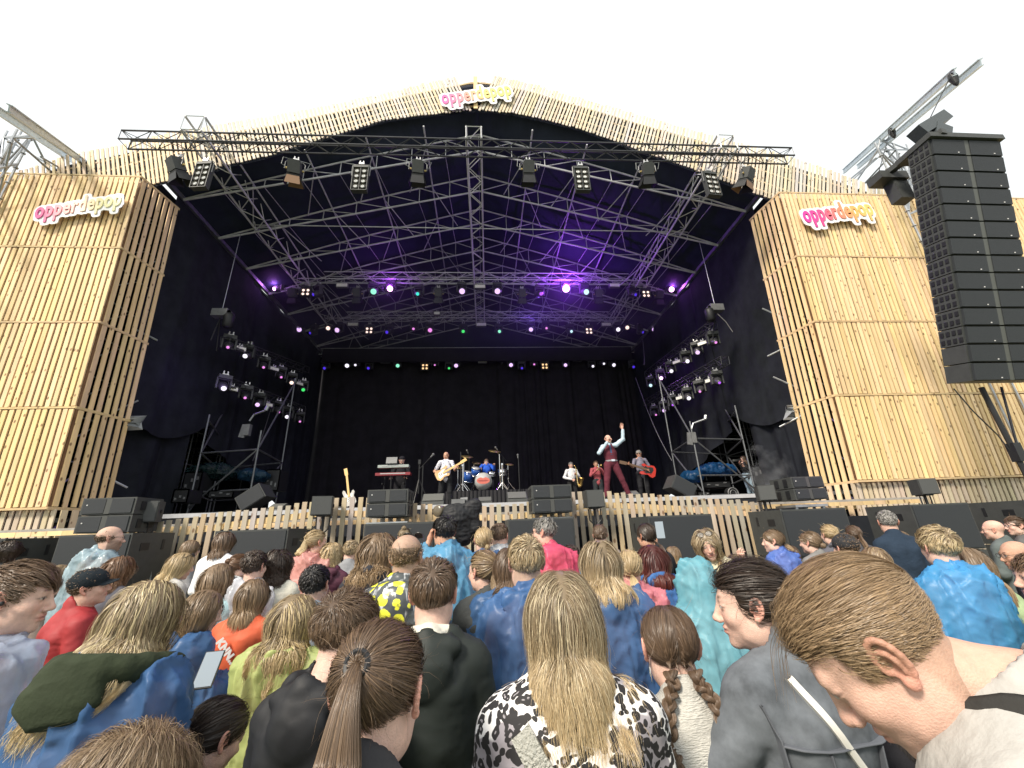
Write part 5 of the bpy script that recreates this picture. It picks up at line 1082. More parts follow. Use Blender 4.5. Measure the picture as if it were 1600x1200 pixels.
# --- front row, nearest the camera
def fg_extras(t, H, T, D, k, nb):
    a = np.linspace(-2.75, 2.75, 40); P = []
    for r, z in ((.125,-.035),(.112,.01),(.098,.055),(.090,.060),(.092,.02)): P.append([T((r*math.sin(q), -r*.95*math.cos(q)+.01, z-.035*max(0, -math.cos(q)))) for q in a])
    mb = MB(); mb.grid(P); mb.build('collar', fabric('cloth', (.035,.034,.032)), t, True)
    # loose forelock
    rng = np.random.default_rng(4); rt = np.array([[.02,.075,.085]])+rng.normal(size=(26,3))*[.022,.008,.008]
    S = grow(H, rt, np.tile([0,.8,.1],(26,1))+rng.normal(size=(26,3))*.15, rng.uniform(.05,.12,26), 12, [], np.full(26,.014), rng, g=.22, jit=.04); V, Q = ribbons(S, .0011, H.c, rng); raw_mesh('forelock', V, Q, HAIRM, t, strand_colors(26, 12, rng, (.16,.10,.05), (.30,.20,.11)))
def fmask(V): return hair_mask(V, nape=-.070)*(1/(1+np.exp(-np.clip((V[:,2]+.045+.3*np.clip(V[:,1]+.06,-1,.0))/.006,-30,30))))
Pn('man with bowed head and short combed brown hair in the near corner, grey jacket', 1366, 1012, 100, dD=.62, yaw=50, pitch=46, roll=-4, female=False, style='short', hc='lbrown', L=.050, opts=dict(sweep=(0,.115,.03), vol=.010, n=2.2, clump=.22, mess=.015, side=.16, light=(.40,.28,.16), lf=.2), garment='jacket', fab='cloth', gcol=(.42,.41,.39), skin='pink', ty=35, extras=fg_extras, scalp=((.24,.15,.09), .55), k=1.06, lean=0, arms={1: ((.2,.02,-.3),(.16,.1,-.55)), -1: ((-.2,.02,-.3),(-.16,.1,-.55))})
def shoulder_bag(t, H, T, D, k, nb):
    strap(t, [T((-.13,-.06,-.03)), T((-.08,-.13,-.10)), T((.0,-.14,-.24)), T((.09,-.14,-.40)), T((.15,-.12,-.55))], .046, mat('strap_silver', (.50,.50,.45), .35, metal=.3, bump=.8, bscale=160))
def T3N(T): return nrm(T((0,1,0))-T((0,0,0)))
Pn('woman with long straight blond hair in black and white leopard print top', 878, 966, 140, real=.215, yaw=-4, pitch=4, style='long', hc='dblond', L=.285, opts=dict(vol=.014, light=(.72,.62,.42), lf=.22, n=1.3, clump=.5, wave=.006, lam=.12, wind=(.06,0,0), pull=.08), garment='top', fab='leopard', extras=shoulder_bag, k=.98)
def pony_x(t, H, T, D, k, nb):
    tie((0,-.112,.050))(t, H, T, D, k, nb); mb = MB()
    c = H.w((-.078,.004,-.045)); mb.path([c+np.array([0, .011*math.sin(a), .011*math.cos(a)-.008]) for a in np.linspace(0, 6.2, 14)], .002, 6); mb.path([H.w((-.079,-.008,-.030))+np.array([0, .006*math.sin(a), .006*math.cos(a)-.004]) for a in np.linspace(0, 6.2, 12)], .0015, 6); mb.build('earring', mat('gold', (.8,.55,.2), .25, metal=1), t)
Pn('woman with high brown ponytail held by a black hair tie and gold earrings', 592, 1085, 166, real=.19, yaw=-12, pitch=14, style='pony', hc='brown', L=.42, opts=dict(tie=(0,-.112,.050), tailr=.036, vol=.020, taildir=(.10,-.6,-.2), light=(.26,.17,.10), lf=.25, n=1.4), garment='top', fab='cloth', gcol=(.05,.05,.055), extras=pony_x)
Pn('light brown windblown head at the bottom edge, very near', 190, 1262, 230, real=.20, yaw=-50, pitch=25, style='bob', hc='lbrown', L=.17, opts=dict(wind=(-.4,.0,.08), vol=.03, mess=.12, n=1.6, clump=.4, light=(.42,.32,.20), lf=.3), garment='jacket', fab='cloth', gcol=(.03,.03,.035))
Pn('dark haired girl leaning forward, ear showing, beside the windblown head', 336, 1152, 105, real=.20, yaw=-35, pitch=25, style='pony', hc='dbrown', L=.2, opts=dict(tie=(0,-.10,-.02), tailr=.022), garment='top', gcol=(.03,.03,.04), k=.85)
Pn('child with reddish brown hair and white hood behind the high ponytail', 640, 1082, 58, real=.18, yaw=-20, pitch=0, style='short', hc='brown', L=.06, opts=dict(vol=.016), garment='hooded', fab='cloth', gcol=(.72,.73,.76), k=.72, female=False, scale_head=.92)
def braid_x(t, H, T, D, k, nb):
    mb = MB(); c = H.w((-.080,-.004,-.062)); mb.path([c+np.array([.004*math.sin(a), .0, 0])+H.R@np.array([.004, .024*math.sin(a), .026*math.cos(a)-.0]) for a in np.linspace(0, 6.28, 26)], .0016, 6); mb.build('hoop_earring', mat('silver', (.75,.75,.75), .2, metal=1), t)
Pn('girl with two dark brown braids and a hoop earring in pale ribbed top', 1047, 1012, 98, real=.18, yaw=-8, pitch=8, style='braids', hc='brown', L=.44, opts=dict(vol=.012, mess=.02, light=(.20,.13,.08), lf=.2), garment='jacket', fab='knit', gcol=(.58,.57,.53), k=.80, extras=braid_x)
def denim_x(t, H, T, D, k, nb):
    strap(t, [T((-.09,-.06,.0)), T((-.06,-.11,-.07)), T((.02,-.13,-.20)), T((.10,-.13,-.36)), T((.15,-.12,-.50))], .016, mat('strap_white', (.75,.73,.68), .5)); DS = mat('seam_grey', (.11,.12,.14), .8); strap(t, [T((-.17,-.08,-.13)), T((-.08,-.12,-.14)), T((.08,-.12,-.14)), T((.17,-.08,-.13))], .005, DS, 'seam'); strap(t, [T((-.075,-.12,-.145)), T((-.06,-.12,-.30)), T((-.05,-.12,-.45))], .004, DS, 'seam'); strap(t, [T((.085,-.12,-.145)), T((.07,-.12,-.30)), T((.06,-.12,-.45))], .004, DS, 'seam'); strap(t, [T((-.185,-.03,-.05)), T((-.165,-.06,-.12)), T((-.155,-.06,-.20)), T((-.165,-.05,-.28))], .005, DS, 'seam'); mb = MB(); mb.lathe([(.001,0),(.0035,.001),(.003,.004)], H.w((-.083,-.002,-.030)), H.R@np.array([-1,0,0])); mb.build('earring', mat('silver', (.75,.75,.75), .2, metal=1), t)
Pn('woman with dark brown hair in a loose bun and grey denim jacket, white strap', 1172, 945, 130, real=.215, yaw=62, pitch=6, style='bun', hc='dbrown', opts=dict(tie=(0,-.098,.030), tailr=.036, mess=.35, vol=.030, wave=.006), garment='collar', fab='denim', gcol=(.13,.145,.165), ty=16, extras=denim_x, k=1.0, arms={-1: ((-.24,.06,-.22), (-.14,.26,-.13), None, (0,0,-1), .25)}, skin='fair')
Pn('boy with dark brown hair in dark green black raincoat with white hood lining', 678, 928, 76, real=.185, yaw=-6, female=False, style='short', hc='brown', L=.085, opts=dict(vol=.022, mess=.03, clump=.5, side=.5), garment='hooded', fab='shell', gcol=(.018,.024,.022), k=.98, extras=lambda t, H, T, D, k, nb: raw_mesh('hood_lining', *sdf([C_(T((-.065,-.01,.035)), T((0,-.055,.045)), .028, .032, k=.02), C_(T((.065,-.01,.035)), T((0,-.055,.045)), .028, .032, k=.02), E_(T((0,-.075,.030)), (.06,.03,.03), .02)], .007), fabric('cloth', (.72,.70,.62)), t))
Pn('boy with wavy brown hair in black jacket behind the high ponytail woman', 540, 990, 98, real=.195, yaw=-32, pitch=10, female=False, style='short', hc='brown', L=.09, opts=dict(vol=.026, mess=.06, wave=.004, lam=.05, light=(.22,.15,.09), lf=.25), garment='hooded', fab='shell', gcol=(.014,.015,.018), k=.9)
Pn('woman with wavy blond hair in pale yellow green poncho', 462, 966, 74, real=.20, yaw=-16, style='long', hc='dblond', L=.38, opts=dict(wave=.008, lam=.07, vol=.022, light=(.70,.56,.30), lf=.35, pull=.3), garment='poncho', fab='plastic', gcol=(.62,.72,.30))
Pn('woman with windswept blond hair, dark green hood over blue poncho', 232, 962, 130, real=.205, yaw=-28, pitch=2, style='long', hc='dblond', L=.40, opts=dict(wave=.008, lam=.10, vol=.016, wind=(-.34,.06,.02), mess=.07, light=(.74,.62,.36), lf=.35, n=1.5, pull=.12), garment='poncho', fab='plastic', gcol=B_, k=1.06, extras=lambda t, H, T, D, k, nb: raw_mesh('hood', *(lambda VQ: (crumple(VQ[0], vnormals(*VQ), .0035, 8, 3, 2, (.5,1,1.6), 2), VQ[1]))(sdf([C_(T((.145*math.sin(a), .0-.150*math.cos(a), .040-.03*(1-math.cos(a)))), T((.145*math.sin(a+.35), .0-.150*math.cos(a+.35), .040-.03*(1-math.cos(a+.35)))), .036, k=.02) for a in np.arange(-1.9, 1.8, .35)]+[E_(T((.0,-.165,-.035)), (.120,.045,.070), .035)], .009)), fabric('cloth', (.030,.040,.022)), t))
def ear_x(t, H, T, D, k, nb):
    mb = MB(); c = H.w((.084,.004,-.006)); mb.lathe([(.002,0),(.0085,.003),(.007,.012),(.002,.014)], c-H.R@np.array([.006,0,0]), H.R@np.array([1,0,0])); mb.path([c+np.array([.01,-.01,0]), c+np.array([.012,-.008,-.03]), c+np.array([0,.0,-.06]), c+np.array([.004,.0,-.10])], .0022, 6); mb.build('earphone', BLKM, t)
Pn('young man in profile with black earphone and clear poncho at the picture edge', 30, 935, 138, real=.215, yaw=-74, pitch=6, female=False, style='short', hc='brown', L=.060, opts=dict(vol=.018, sweep=(0,-.105,.03), mess=.03, side=.12), garment='poncho', fab='clear', gcol=(.42,.50,.66), skin='fair', ty=-22, extras=lambda t, H, T, D, k, nb: ear_x(t, Head(H.c, H.R@np.diag([-1,1,1.]), H.k), T, D, k, nb) if False else ear_x2(t, H))
def ear_x2(t, H):
    s = 1 if (H.R@np.array([1,0,0]))[1] < 0 else -1; mb = MB(); c = H.w((s*.086,.004,-.006)); mb.lathe([(.002,-.004),(.0085,.001),(.0075,.010),(.002,.012)], c, H.R@np.array([s,0,0])); mb.path([c+np.array([0,-.01,0]), c+np.array([.004,-.012,-.03]), c+np.array([-.002,-.004,-.06]), c+np.array([.006,0,-.11])], .0022, 6); mb.build('earphone', BLKM, t)
Pn('teenage girl in profile with wavy brown hair looking down at her phone', 318, 955, 74, real=.21, yaw=-72, pitch=16, style='long', hc='lbrown', L=.36, opts=dict(wave=.007, lam=.08, vol=.018, light=(.32,.22,.12), lf=.3), garment='poncho', fab='plastic', gcol=B_, ty=-30, k=.9, arms={1: ((.20,.10,-.30), (.10,.30,-.24), (.0,.8,.6), (0,.3,1), .4)})
# --- second and third rows
Pn('woman with straight dark blond hair and blue poncho with hood down', 936, 880, 66, real=.20, yaw=6, style='long', hc='dblond', L=.26, opts=dict(vol=.020, light=(.62,.52,.36), lf=.2), garment='poncho', fab='plastic', gcol=B_)
Pn('woman with low blond ponytail in pink poncho', 984, 888, 46, real=.19, yaw=-15, style='pony', hc='blond', L=.26, opts=dict(tie=(0,-.10,-.045), tailr=.028, taildir=(.2,-.5,-.7)), garment='poncho', fab='plastic', gcol=(.80,.30,.36), skin='pink')
Pn('woman with long dark red hair and blue poncho', 1018, 875, 46, real=.20, yaw=-6, style='long', hc='red', L=.42, opts=dict(vol=.016), garment='poncho', fab='plastic', gcol=(.09,.26,.66))
Pn('man with short blond hair in blue poncho over dark collar', 822, 880, 60, real=.19, yaw=4, female=False, style='short', hc='dblond', L=.07, opts=dict(vol=.020, light=(.62,.52,.34), lf=.3), garment='poncho', fab='plastic', gcol=B_, scalp=((.2,.16,.11), .5))
Pn('woman facing left with long light brown half ponytail in dark grey jacket', 755, 893, 54, real=.205, yaw=42, style='pony', hc='lbrown', L=.36, opts=dict(tie=(0,-.10,.045), tailr=.042, taildir=(0,-.5,-.6), wave=.006, lam=.09, light=(.42,.32,.19), lf=.35), garment='jacket', fab='cloth', gcol=(.06,.065,.065), skin='fair')
def sg_head(up): return lambda t, H, T, D, k, nb: glasses(t, H, up, True, 'sunglasses', .0028)
Pn('balding man with sunglasses on his head, clear poncho over yellow print', 636, 872, 54, real=.175, yaw=-18, female=False, style='buzz', hc='lbrown', L=.005, opts=dict(n=.30), scalp=((.38,.26,.19), .8), mask=lambda V: hair_mask(V)*(1/(1+np.exp(np.clip((V[:,2]-.045)/.008,-30,30)))), garment='poncho', fab='yellow_print', skin='pink', extras=sg_head(38))
Pn('woman with thick curly brown hair in white and black jacket', 592, 862, 62, real=.225, yaw=-14, style='long', hc='lbrown', L=.30, opts=dict(wave=.010, lam=.06, curl=True, vol=.035, wind=(-.12,0,0), mess=.09), garment='hooded', fab='cloth', gcol=(.03,.032,.04))
Pn('child with short dark hair behind the yellow green poncho', 492, 915, 48, real=.18, yaw=-4, female=False, style='short', hc='black', L=.05, opts=dict(vol=.014), garment='poncho', fab='clear', gcol=(.45,.58,.72), k=.8)
Pn('woman with dark curly hair in cream jacket, face turned left', 432, 882, 50, real=.215, yaw=48, style='bob', hc='dbrown', L=.20, opts=dict(wave=.012, lam=.035, curl=True, vol=.032, mess=.1, n=1.2), garment='jacket', fab='cloth', gcol=(.66,.64,.55), skin='tan', ty=-10)
Pn('woman with blond ponytail in pink and yellow poncho', 494, 848, 34, real=.19, yaw=-40, style='pony', hc='blond', L=.22, opts=dict(tie=(0,-.105,.04), tailr=.03), garment='poncho', fab='plastic', gcol=(.80,.45,.42), skin='pink')
Pn('person with curly blond hair in maroon hooded jacket', 518, 868, 38, real=.20, yaw=-5, style='bob', hc='blond', L=.13, opts=dict(wave=.008, lam=.04, curl=True, vol=.022, mess=.08), garment='hooded', fab='shell', gcol=(.085,.025,.045))
def lett(txt, col, size, off=(0,-.158,-.14)):
    def f(t, H, T, D, k, nb):
        me = text_mesh(txt, size, .004, .002, 'lettering'); me.materials.clear(); me.materials.append(mat('ink_white', (.8,.8,.8), .6)); o = bpy.data.objects.new('lettering', me); COL.objects.link(o); o.parent = t; o.location = T(off)-np.array([0,.0,0]); o.rotation_euler = (math.pi/2, .9, .2)
    return f
Pn('person in orange red jacket with white lettering down the back', 396, 932, 30, real=.18, dD=2.9, yaw=-10, style='long', hc='lbrown', L=.2, garment='jacket', fab='shell', gcol=(.60,.11,.045), k=.9, extras=lett('KNN..', 0, .06))
Pn('girl with long wavy brown hair and pale blue top behind the phone girl', 343, 905, 56, real=.205, yaw=-30, style='long', hc='lbrown', L=.40, opts=dict(wave=.008, lam=.07), garment='jacket', fab='cloth', gcol=(.42,.62,.68), k=.88)
Pn('woman with auburn bun and claw clip, ear showing', 374, 885, 36, real=.20, yaw=-42, style='bun', hc='auburn', opts=dict(tie=(0,-.10,.055), tailr=.026), garment='jacket', fab='cloth', gcol=(.6,.65,.68), skin='fair')
Pn('woman with dark hair and white jacket close to the subwoofers', 351, 848, 36, real=.19, yaw=-8, style='long', hc='brown', L=.18, garment='jacket', fab='cloth', gcol=(.78,.79,.82))
Pn('blond woman with white framed sunglasses on her head, facing right', 283, 884, 50, real=.215, yaw=-66, pitch=12, style='bob', hc='blond', L=.20, opts=dict(wind=(-.2,0,.05), mess=.08), garment='jacket', fab='cloth', gcol=(.5,.5,.48), skin='pink', extras=sg_head(34))
Pn('woman with glasses and brown hair facing right near the fence', 298, 858, 34, real=.21, yaw=-68, pitch=8, style='long', hc='lbrown', L=.25, garment='jacket', fab='cloth', gcol=(.3,.3,.32), extras=lambda t, H, T, D, k, nb: glasses(t, H))
Pn('person in white rain jacket with dark swirl print', 397, 886, 28, real=.18, dD=3.2, yaw=-10, style='short', hc='dbrown', L=.04, garment='hooded', fab='clear', gcol=(.75,.78,.85), k=.9)
Pn('bald man with dark beard and glasses in grey blue poncho', 172, 842, 44, real=.195, yaw=-50, female=False, style='buzz', hc='brown', L=.004, opts=dict(n=.4), mask=lambda V: hair_mask(V)*(1/(1+np.exp(np.clip((V[:,2]-.015)/.008,-30,30)))), beard=.85, scalp=((.42,.28,.21), .5), garment='poncho', fab='clear', gcol=(.40,.55,.64), skin='fair', extras=lambda t, H, T, D, k, nb: glasses(t, H))
Pn('man in black baseball cap and red jacket', 140, 918, 66, real=.21, yaw=-62, pitch=-6, roll=8, female=False, style='buzz', hc='brown', L=.01, garment='collar', fab='shell', gcol=(.32,.03,.035), skin='pink', ty=-40, extras=lambda t, H, T, D, k, nb: cap_(t, H, (.012,.018,.024)))
Pn('woman with reddish brown hair behind the black cap', 186, 892, 56, real=.205, yaw=-10, style='long', hc='auburn', L=.22, opts=dict(wave=.006, vol=.025), garment='jacket', fab='cloth', gcol=(.1,.1,.12))
Pn('blond woman facing right with a hand at her chin', 92, 900, 48, real=.21, yaw=-72, pitch=10, style='long', hc='dblond', L=.28, garment='jacket', fab='cloth', gcol=(.25,.2,.18), arms={1: ((.20,.08,-.28), (.07,.16,-.10), (-.3,.2,.9), (-1,0,0), 1.1)}, skin='pink')
Pn('dark haired woman facing right behind the blond woman with hand at chin', 124, 893, 42, real=.205, yaw=-60, style='long', hc='dbrown', L=.3, garment='jacket', fab='cloth', gcol=(.06,.06,.07))
Pn('person with brown hair low between the side speakers and the bearded man', 114, 872, 34, real=.19, yaw=0, style='bob', hc='lbrown', L=.14, garment='jacket', fab='cloth', gcol=(.1,.12,.1))
Pn('person with dark curly hair at the edge below the slatted skirt', 14, 862, 46, real=.20, yaw=0, style='bob', hc='dbrown', L=.12, opts=dict(wave=.01, lam=.03, curl=True, vol=.03), garment='jacket', fab='cloth', gcol=(.05,.05,.05))
Pn('man with black hair in light blue poncho and navy collar, hand at ear', 694, 832, 36, real=.185, yaw=28, female=False, style='short', hc='black', L=.07, opts=dict(vol=.022), garment='poncho', fab='plastic', gcol=LB, arms={-1: ((-.26,.10,-.18), (-.13,.10,.10), (.2,0,1), (1,0,0), .9)}, skin='tan')
Pn('woman with straight brown hair next to the balding man', 686, 875, 38, real=.195, yaw=10, style='long', hc='lbrown', L=.25, garment='jacket', fab='cloth', gcol=(.4,.35,.3))
Pn('small child with a sandy top knot in front of the subwoofer', 632, 840, 20, real=.17, yaw=0, style='bun', hc='dblond', opts=dict(tie=(0,-.06,.11), tailr=.03), garment='jacket', fab='cloth', gcol=(.3,.3,.3), k=.75)
Pn('woman with a low blond bun in bright blue poncho', 755, 845, 33, real=.19, yaw=8, style='bun', hc='blond', opts=dict(tie=(.02,-.095,-.045), tailr=.022, mess=.08), garment='poncho', fab='plastic', gcol=B_)
Pn('man with short dark hair in clear poncho with backpack strap', 781, 838, 28, real=.18, yaw=-20, female=False, style='short', hc='brown', L=.05, opts=dict(vol=.014), garment='poncho', fab='clear', gcol=(.62,.68,.74))
Pn('person half hidden behind the short blond man, brown hair', 796, 888, 34, real=.19, yaw=10, style='long', hc='brown', L=.2, dD=2.4, garment='poncho', fab='plastic', gcol=B_)
Pn('grey haired man with glasses in crumpled pink poncho', 850, 832, 36, real=.205, yaw=62, female=False, style='short', hc='grey', L=.05, opts=dict(vol=.018, mess=.1), garment='poncho', fab='plastic', gcol=(.86,.14,.27), skin='pink', ty=10, extras=lambda t, H, T, D, k, nb: glasses(t, H))
Pn('person with brown hair in a small knot before the fence', 938, 836, 25, real=.18, yaw=-15, style='bun', hc='brown', opts=dict(tie=(0,-.10,-.01), tailr=.022), garment='jacket', fab='cloth', gcol=(.3,.25,.22))
Pn('woman with dark braid in black hoodie holding up a phone', 1010, 838, 32, real=.185, yaw=22, style='pony', hc='dbrown', L=.3, opts=dict(tie=(0,-.09,-.05), tailr=.02), garment='hooded', fab='cloth', gcol=(.02,.021,.026), arms={1: ((.28,.14,-.20), (.20,.26,.06), (0,0,1), (-.2,-1,0), .3)}, skin='tan')
Pn('laughing woman with blond hair turned to the camera, cream jacket', 1105, 850, 46, real=.20, yaw=158, pitch=18, roll=10, style='bob', hc='dblond', L=.20, opts=dict(wave=.006, lam=.05, vol=.026, light=(.6,.5,.33), lf=.3), garment='collar', fab='cloth', gcol=(.74,.68,.48), skin='pink', ty=140, smile=1.3, extras=lambda t, H, T, D, k, nb: glasses(t, H, 34, False))
Pn('person with the hood of a turquoise poncho pulled up', 1086, 915, 68, real=.22, yaw=-6, style=None, hood='up', garment='poncho', fab='plastic', gcol=TQ, k=1.02)
Pn('woman facing left with fair hair tied low, purple lit blue poncho', 1208, 846, 36, real=.205, yaw=52, style='pony', hc='lbrown', L=.14, opts=dict(tie=(0,-.095,-.045), tailr=.018), garment='poncho', fab='plastic', gcol=(.14,.26,.72), arms={-1: ((-.30,.08,-.25), (-.38,.14,-.02), (-.5,0,.8), (1,0,0), .9)})
Pn('woman with a scrunchie in her dark blond hair', 1266, 848, 36, real=.20, yaw=26, style='bun', hc='lbrown', opts=dict(tie=(.01,-.10,-.02), tailr=.026, mess=.08), garment='jacket', fab='cloth', gcol=(.2,.2,.2))
Pn('woman with yellow blond ponytail before the right subwoofer', 1296, 836, 32, real=.19, yaw=-4, style='pony', hc='blond', L=.24, opts=dict(tie=(0,-.10,.03), tailr=.026), garment='jacket', fab='cloth', gcol=(.1,.1,.12))
Pn('person in dark grey cap low in front of the brown ponytail', 1322, 858, 46, real=.20, yaw=0, female=False, style='buzz', hc='brown', L=.01, garment='jacket', fab='cloth', gcol=(.05,.05,.06), extras=lambda t, H, T, D, k, nb: cap_(t, H, (.035,.036,.04)))
Pn('woman with a brown ponytail behind the grey cap', 1334, 836, 30, real=.195, yaw=-10, style='pony', hc='brown', L=.3, opts=dict(tie=(0,-.105,.02), tailr=.03), garment='jacket', fab='cloth', gcol=(.08,.08,.09))
Pn('man with short grey hair in navy shirt', 1387, 816, 36, real=.185, yaw=-28, female=False, style='short', hc='grey', L=.03, opts=dict(vol=.010), garment='jacket', fab='cloth', gcol=(.02,.035,.06), skin='pink')
Pn('child with straight light brown hair before the bowed man', 1368, 876, 50, real=.195, yaw=-5, style='bob', hc='lbrown', L=.16, opts=dict(vol=.014, light=(.34,.25,.14), lf=.3), garment='jacket', fab='cloth', gcol=(.15,.2,.2), k=.8)
Pn('girl with long straight light brown hair facing left', 1406, 845, 38, real=.195, yaw=40, style='long', hc='lbrown', L=.32, opts=dict(vol=.012), garment='poncho', fab='clear', gcol=(.6,.66,.7), skin='pink')
Pn('boy with wavy blond hair in large sky blue poncho', 1468, 856, 72, real=.20, yaw=-14, female=False, style='short', hc='dblond', L=.09, opts=dict(vol=.022, mess=.04, wave=.004, lam=.06, curl=True, clump=.5, light=(.60,.50,.30), lf=.35), garment='poncho', fab='plastic', gcol=(.10,.42,.80), k=1.0)
Pn('bald man facing left with thin dark glasses, purple light on his scalp', 1588, 868, 62, real=.215, yaw=66, pitch=4, female=False, style='buzz', hc='brown', L=.003, opts=dict(n=.3), mask=lambda V: hair_mask(V)*(V[:,2] < .0), scalp=((.5,.32,.25), .4), garment='jacket', fab='cloth', gcol=(.03,.03,.04), skin='tan', extras=lambda t, H, T, D, k, nb: glasses(t, H))
Pn('pink bald man before the subwoofer at the picture edge', 1552, 828, 38, real=.20, yaw=35, female=False, style=None, garment='jacket', fab='cloth', gcol=(.1,.12,.12), skin='pink', extras=lambda t, H, T, D, k, nb: glasses(t, H))
Pn('woman with round glasses and slicked brown hair facing left', 1586, 822, 40, real=.205, yaw=70, style='pony', hc='brown', L=.2, opts=dict(tie=(0,-.1,.0), tailr=.022), garment='jacket', fab='cloth', gcol=(.1,.1,.1), extras=lambda t, H, T, D, k, nb: glasses(t, H))
Pn('man in black puffer jacket with short beard cut by the picture edge', 1632, 905, 110, real=.215, yaw=60, female=False, style='short', hc='brown', L=.04, beard=.6, garment='jacket', fab='shell', gcol=(.012,.012,.014), k=1.12, skin='pink')
Pn('woman with short brown hair in pale blue jacket at the lower corner edge', 1690, 1075, 100, real=.2, dD=1.25, yaw=20, style='bob', hc='brown', L=.15, garment='collar', fab='cloth', gcol=(.30,.40,.52), k=.9)
Pn('girl with light brown hair and green top between the fair boy and bald man', 1512, 885, 34, real=.195, dD=2.6, yaw=30, style='long', hc='lbrown', L=.25, garment='jacket', fab='cloth', gcol=(.35,.45,.25), k=.9, arms={-1: ((-.22,.10,-.22), (-.10,.22,-.02), (.2,.1,1), (1,0,0), 1.0)})
Pn('person with dark blond hair in grey rain jacket between the cap and the bearded man', 222, 872, 30, real=.19, yaw=-15, style='bob', hc='dblond', L=.14, garment='hooded', fab='clear', gcol=(.5,.56,.6))
Pn('person with brown hair in navy jacket left of the curly haired woman in cream', 408, 872, 26, real=.19, yaw=-8, style='long', hc='brown', L=.2, garment='jacket', fab='cloth', gcol=(.03,.04,.08))
Pn('person with short fair hair in grey jacket right of the maroon hood', 548, 862, 26, real=.18, yaw=6, female=False, style='short', hc='dblond', L=.05, garment='jacket', fab='cloth', gcol=(.25,.26,.28))
Pn('person with brown hair in white jacket right of the light blue poncho man', 722, 868, 28, real=.19, yaw=-20, style='long', hc='brown', L=.22, garment='hooded', fab='cloth', gcol=(.66,.66,.66))
Pn('person with dark hair in blue poncho between the fair boy and pink poncho', 892, 872, 28, real=.18, yaw=10, female=False, style='short', hc='dbrown', L=.05, garment='poncho', fab='plastic', gcol=LB)
Pn('person with brown hair in dark jacket left of the turquoise hood', 1052, 868, 26, real=.19, yaw=-6, style='bob', hc='lbrown', L=.14, garment='jacket', fab='cloth', gcol=(.05,.05,.06))
Pn('person with blond hair in clear poncho behind the dark loose bun', 1150, 884, 30, real=.19, yaw=12, style='pony', hc='dblond', L=.2, garment='poncho', fab='clear', gcol=(.55,.62,.68))
Pn('person with brown hair in pale jacket left of the scrunchie', 1236, 866, 28, real=.19, yaw=-10, style='bob', hc='brown', L=.15, garment='jacket', fab='cloth', gcol=(.6,.58,.52))
Pn('person with fair hair in dark green jacket behind the grey haired man', 1420, 826, 24, real=.18, yaw=0, female=False, style='short', hc='lbrown', L=.05, garment='jacket', fab='cloth', gcol=(.05,.08,.05))
Pn('person in black top low between the denim jacket and the bowed man', 1395, 1075, 60, real=.19, dD=1.25, yaw=-5, style='bob', hc='black', L=.2, garment='jacket', fab='cloth', gcol=(.012,.012,.015), k=1.05)
for a in PP: person(a[0], a[1], a[2], a[3], **a[4])
# held things
phone(at(325, 1046, 1.35) if False else CC+ray(326, 1046)*1.75, nrm(np.array([.15,-.75,.65])), 'phone lying flat in the hands of the girl in profile, pale screen')
phone(CC+ray(1031, 828)*3.35, nrm(np.array([-.3,-1,.1])), 'phone held upright by the woman in the black hoodie', .07, .14)
# photographer's camera in black rain cover held up
c = CC+ray(716, 806)*3.9; t = thing('covered_camera', 'camera in a crumpled black rain cover held up above the crowd', 'camera', c)
VQ = sdf([E_((-.03,0,0), (.14,.10,.10), .06), C_((-.08,0,.05), (.17,0,.10), .035, .04, k=.08), C_((.15,0,.08), (.17,0,-.12), .05, .04, k=.08), C_((-.02,0,-.04), (.06,0,-.2), .10, .07, k=.08)], .008); V = crumple(VQ[0], vnormals(*VQ), .006, 9, 4, True, (.5,1,1.5)); V = crumple(V, vnormals(V, VQ[1]), .003, 30, 4, True); raw_mesh('rain_cover', V, VQ[1], fabric('shell', (.012,.013,.016)), t)
mb = MB(); mb.lathe([(.03,-.05),(.05,-.03),(.055,.05),(.05,.06),(.001,.05)], (-.17,0,.05), (-.5,-.8,0), 18); mb.build('lens', mat('lens_brown', (.12,.10,.07), .25), t, True); mb = MB(); mb.box((0,0,.13), (.13,.08,.05)); mb.lathe([(.02,-.03),(.025,.04)], (.05,0,.15), (1,0,0)); mb.build('camera_top', GREYC, t)
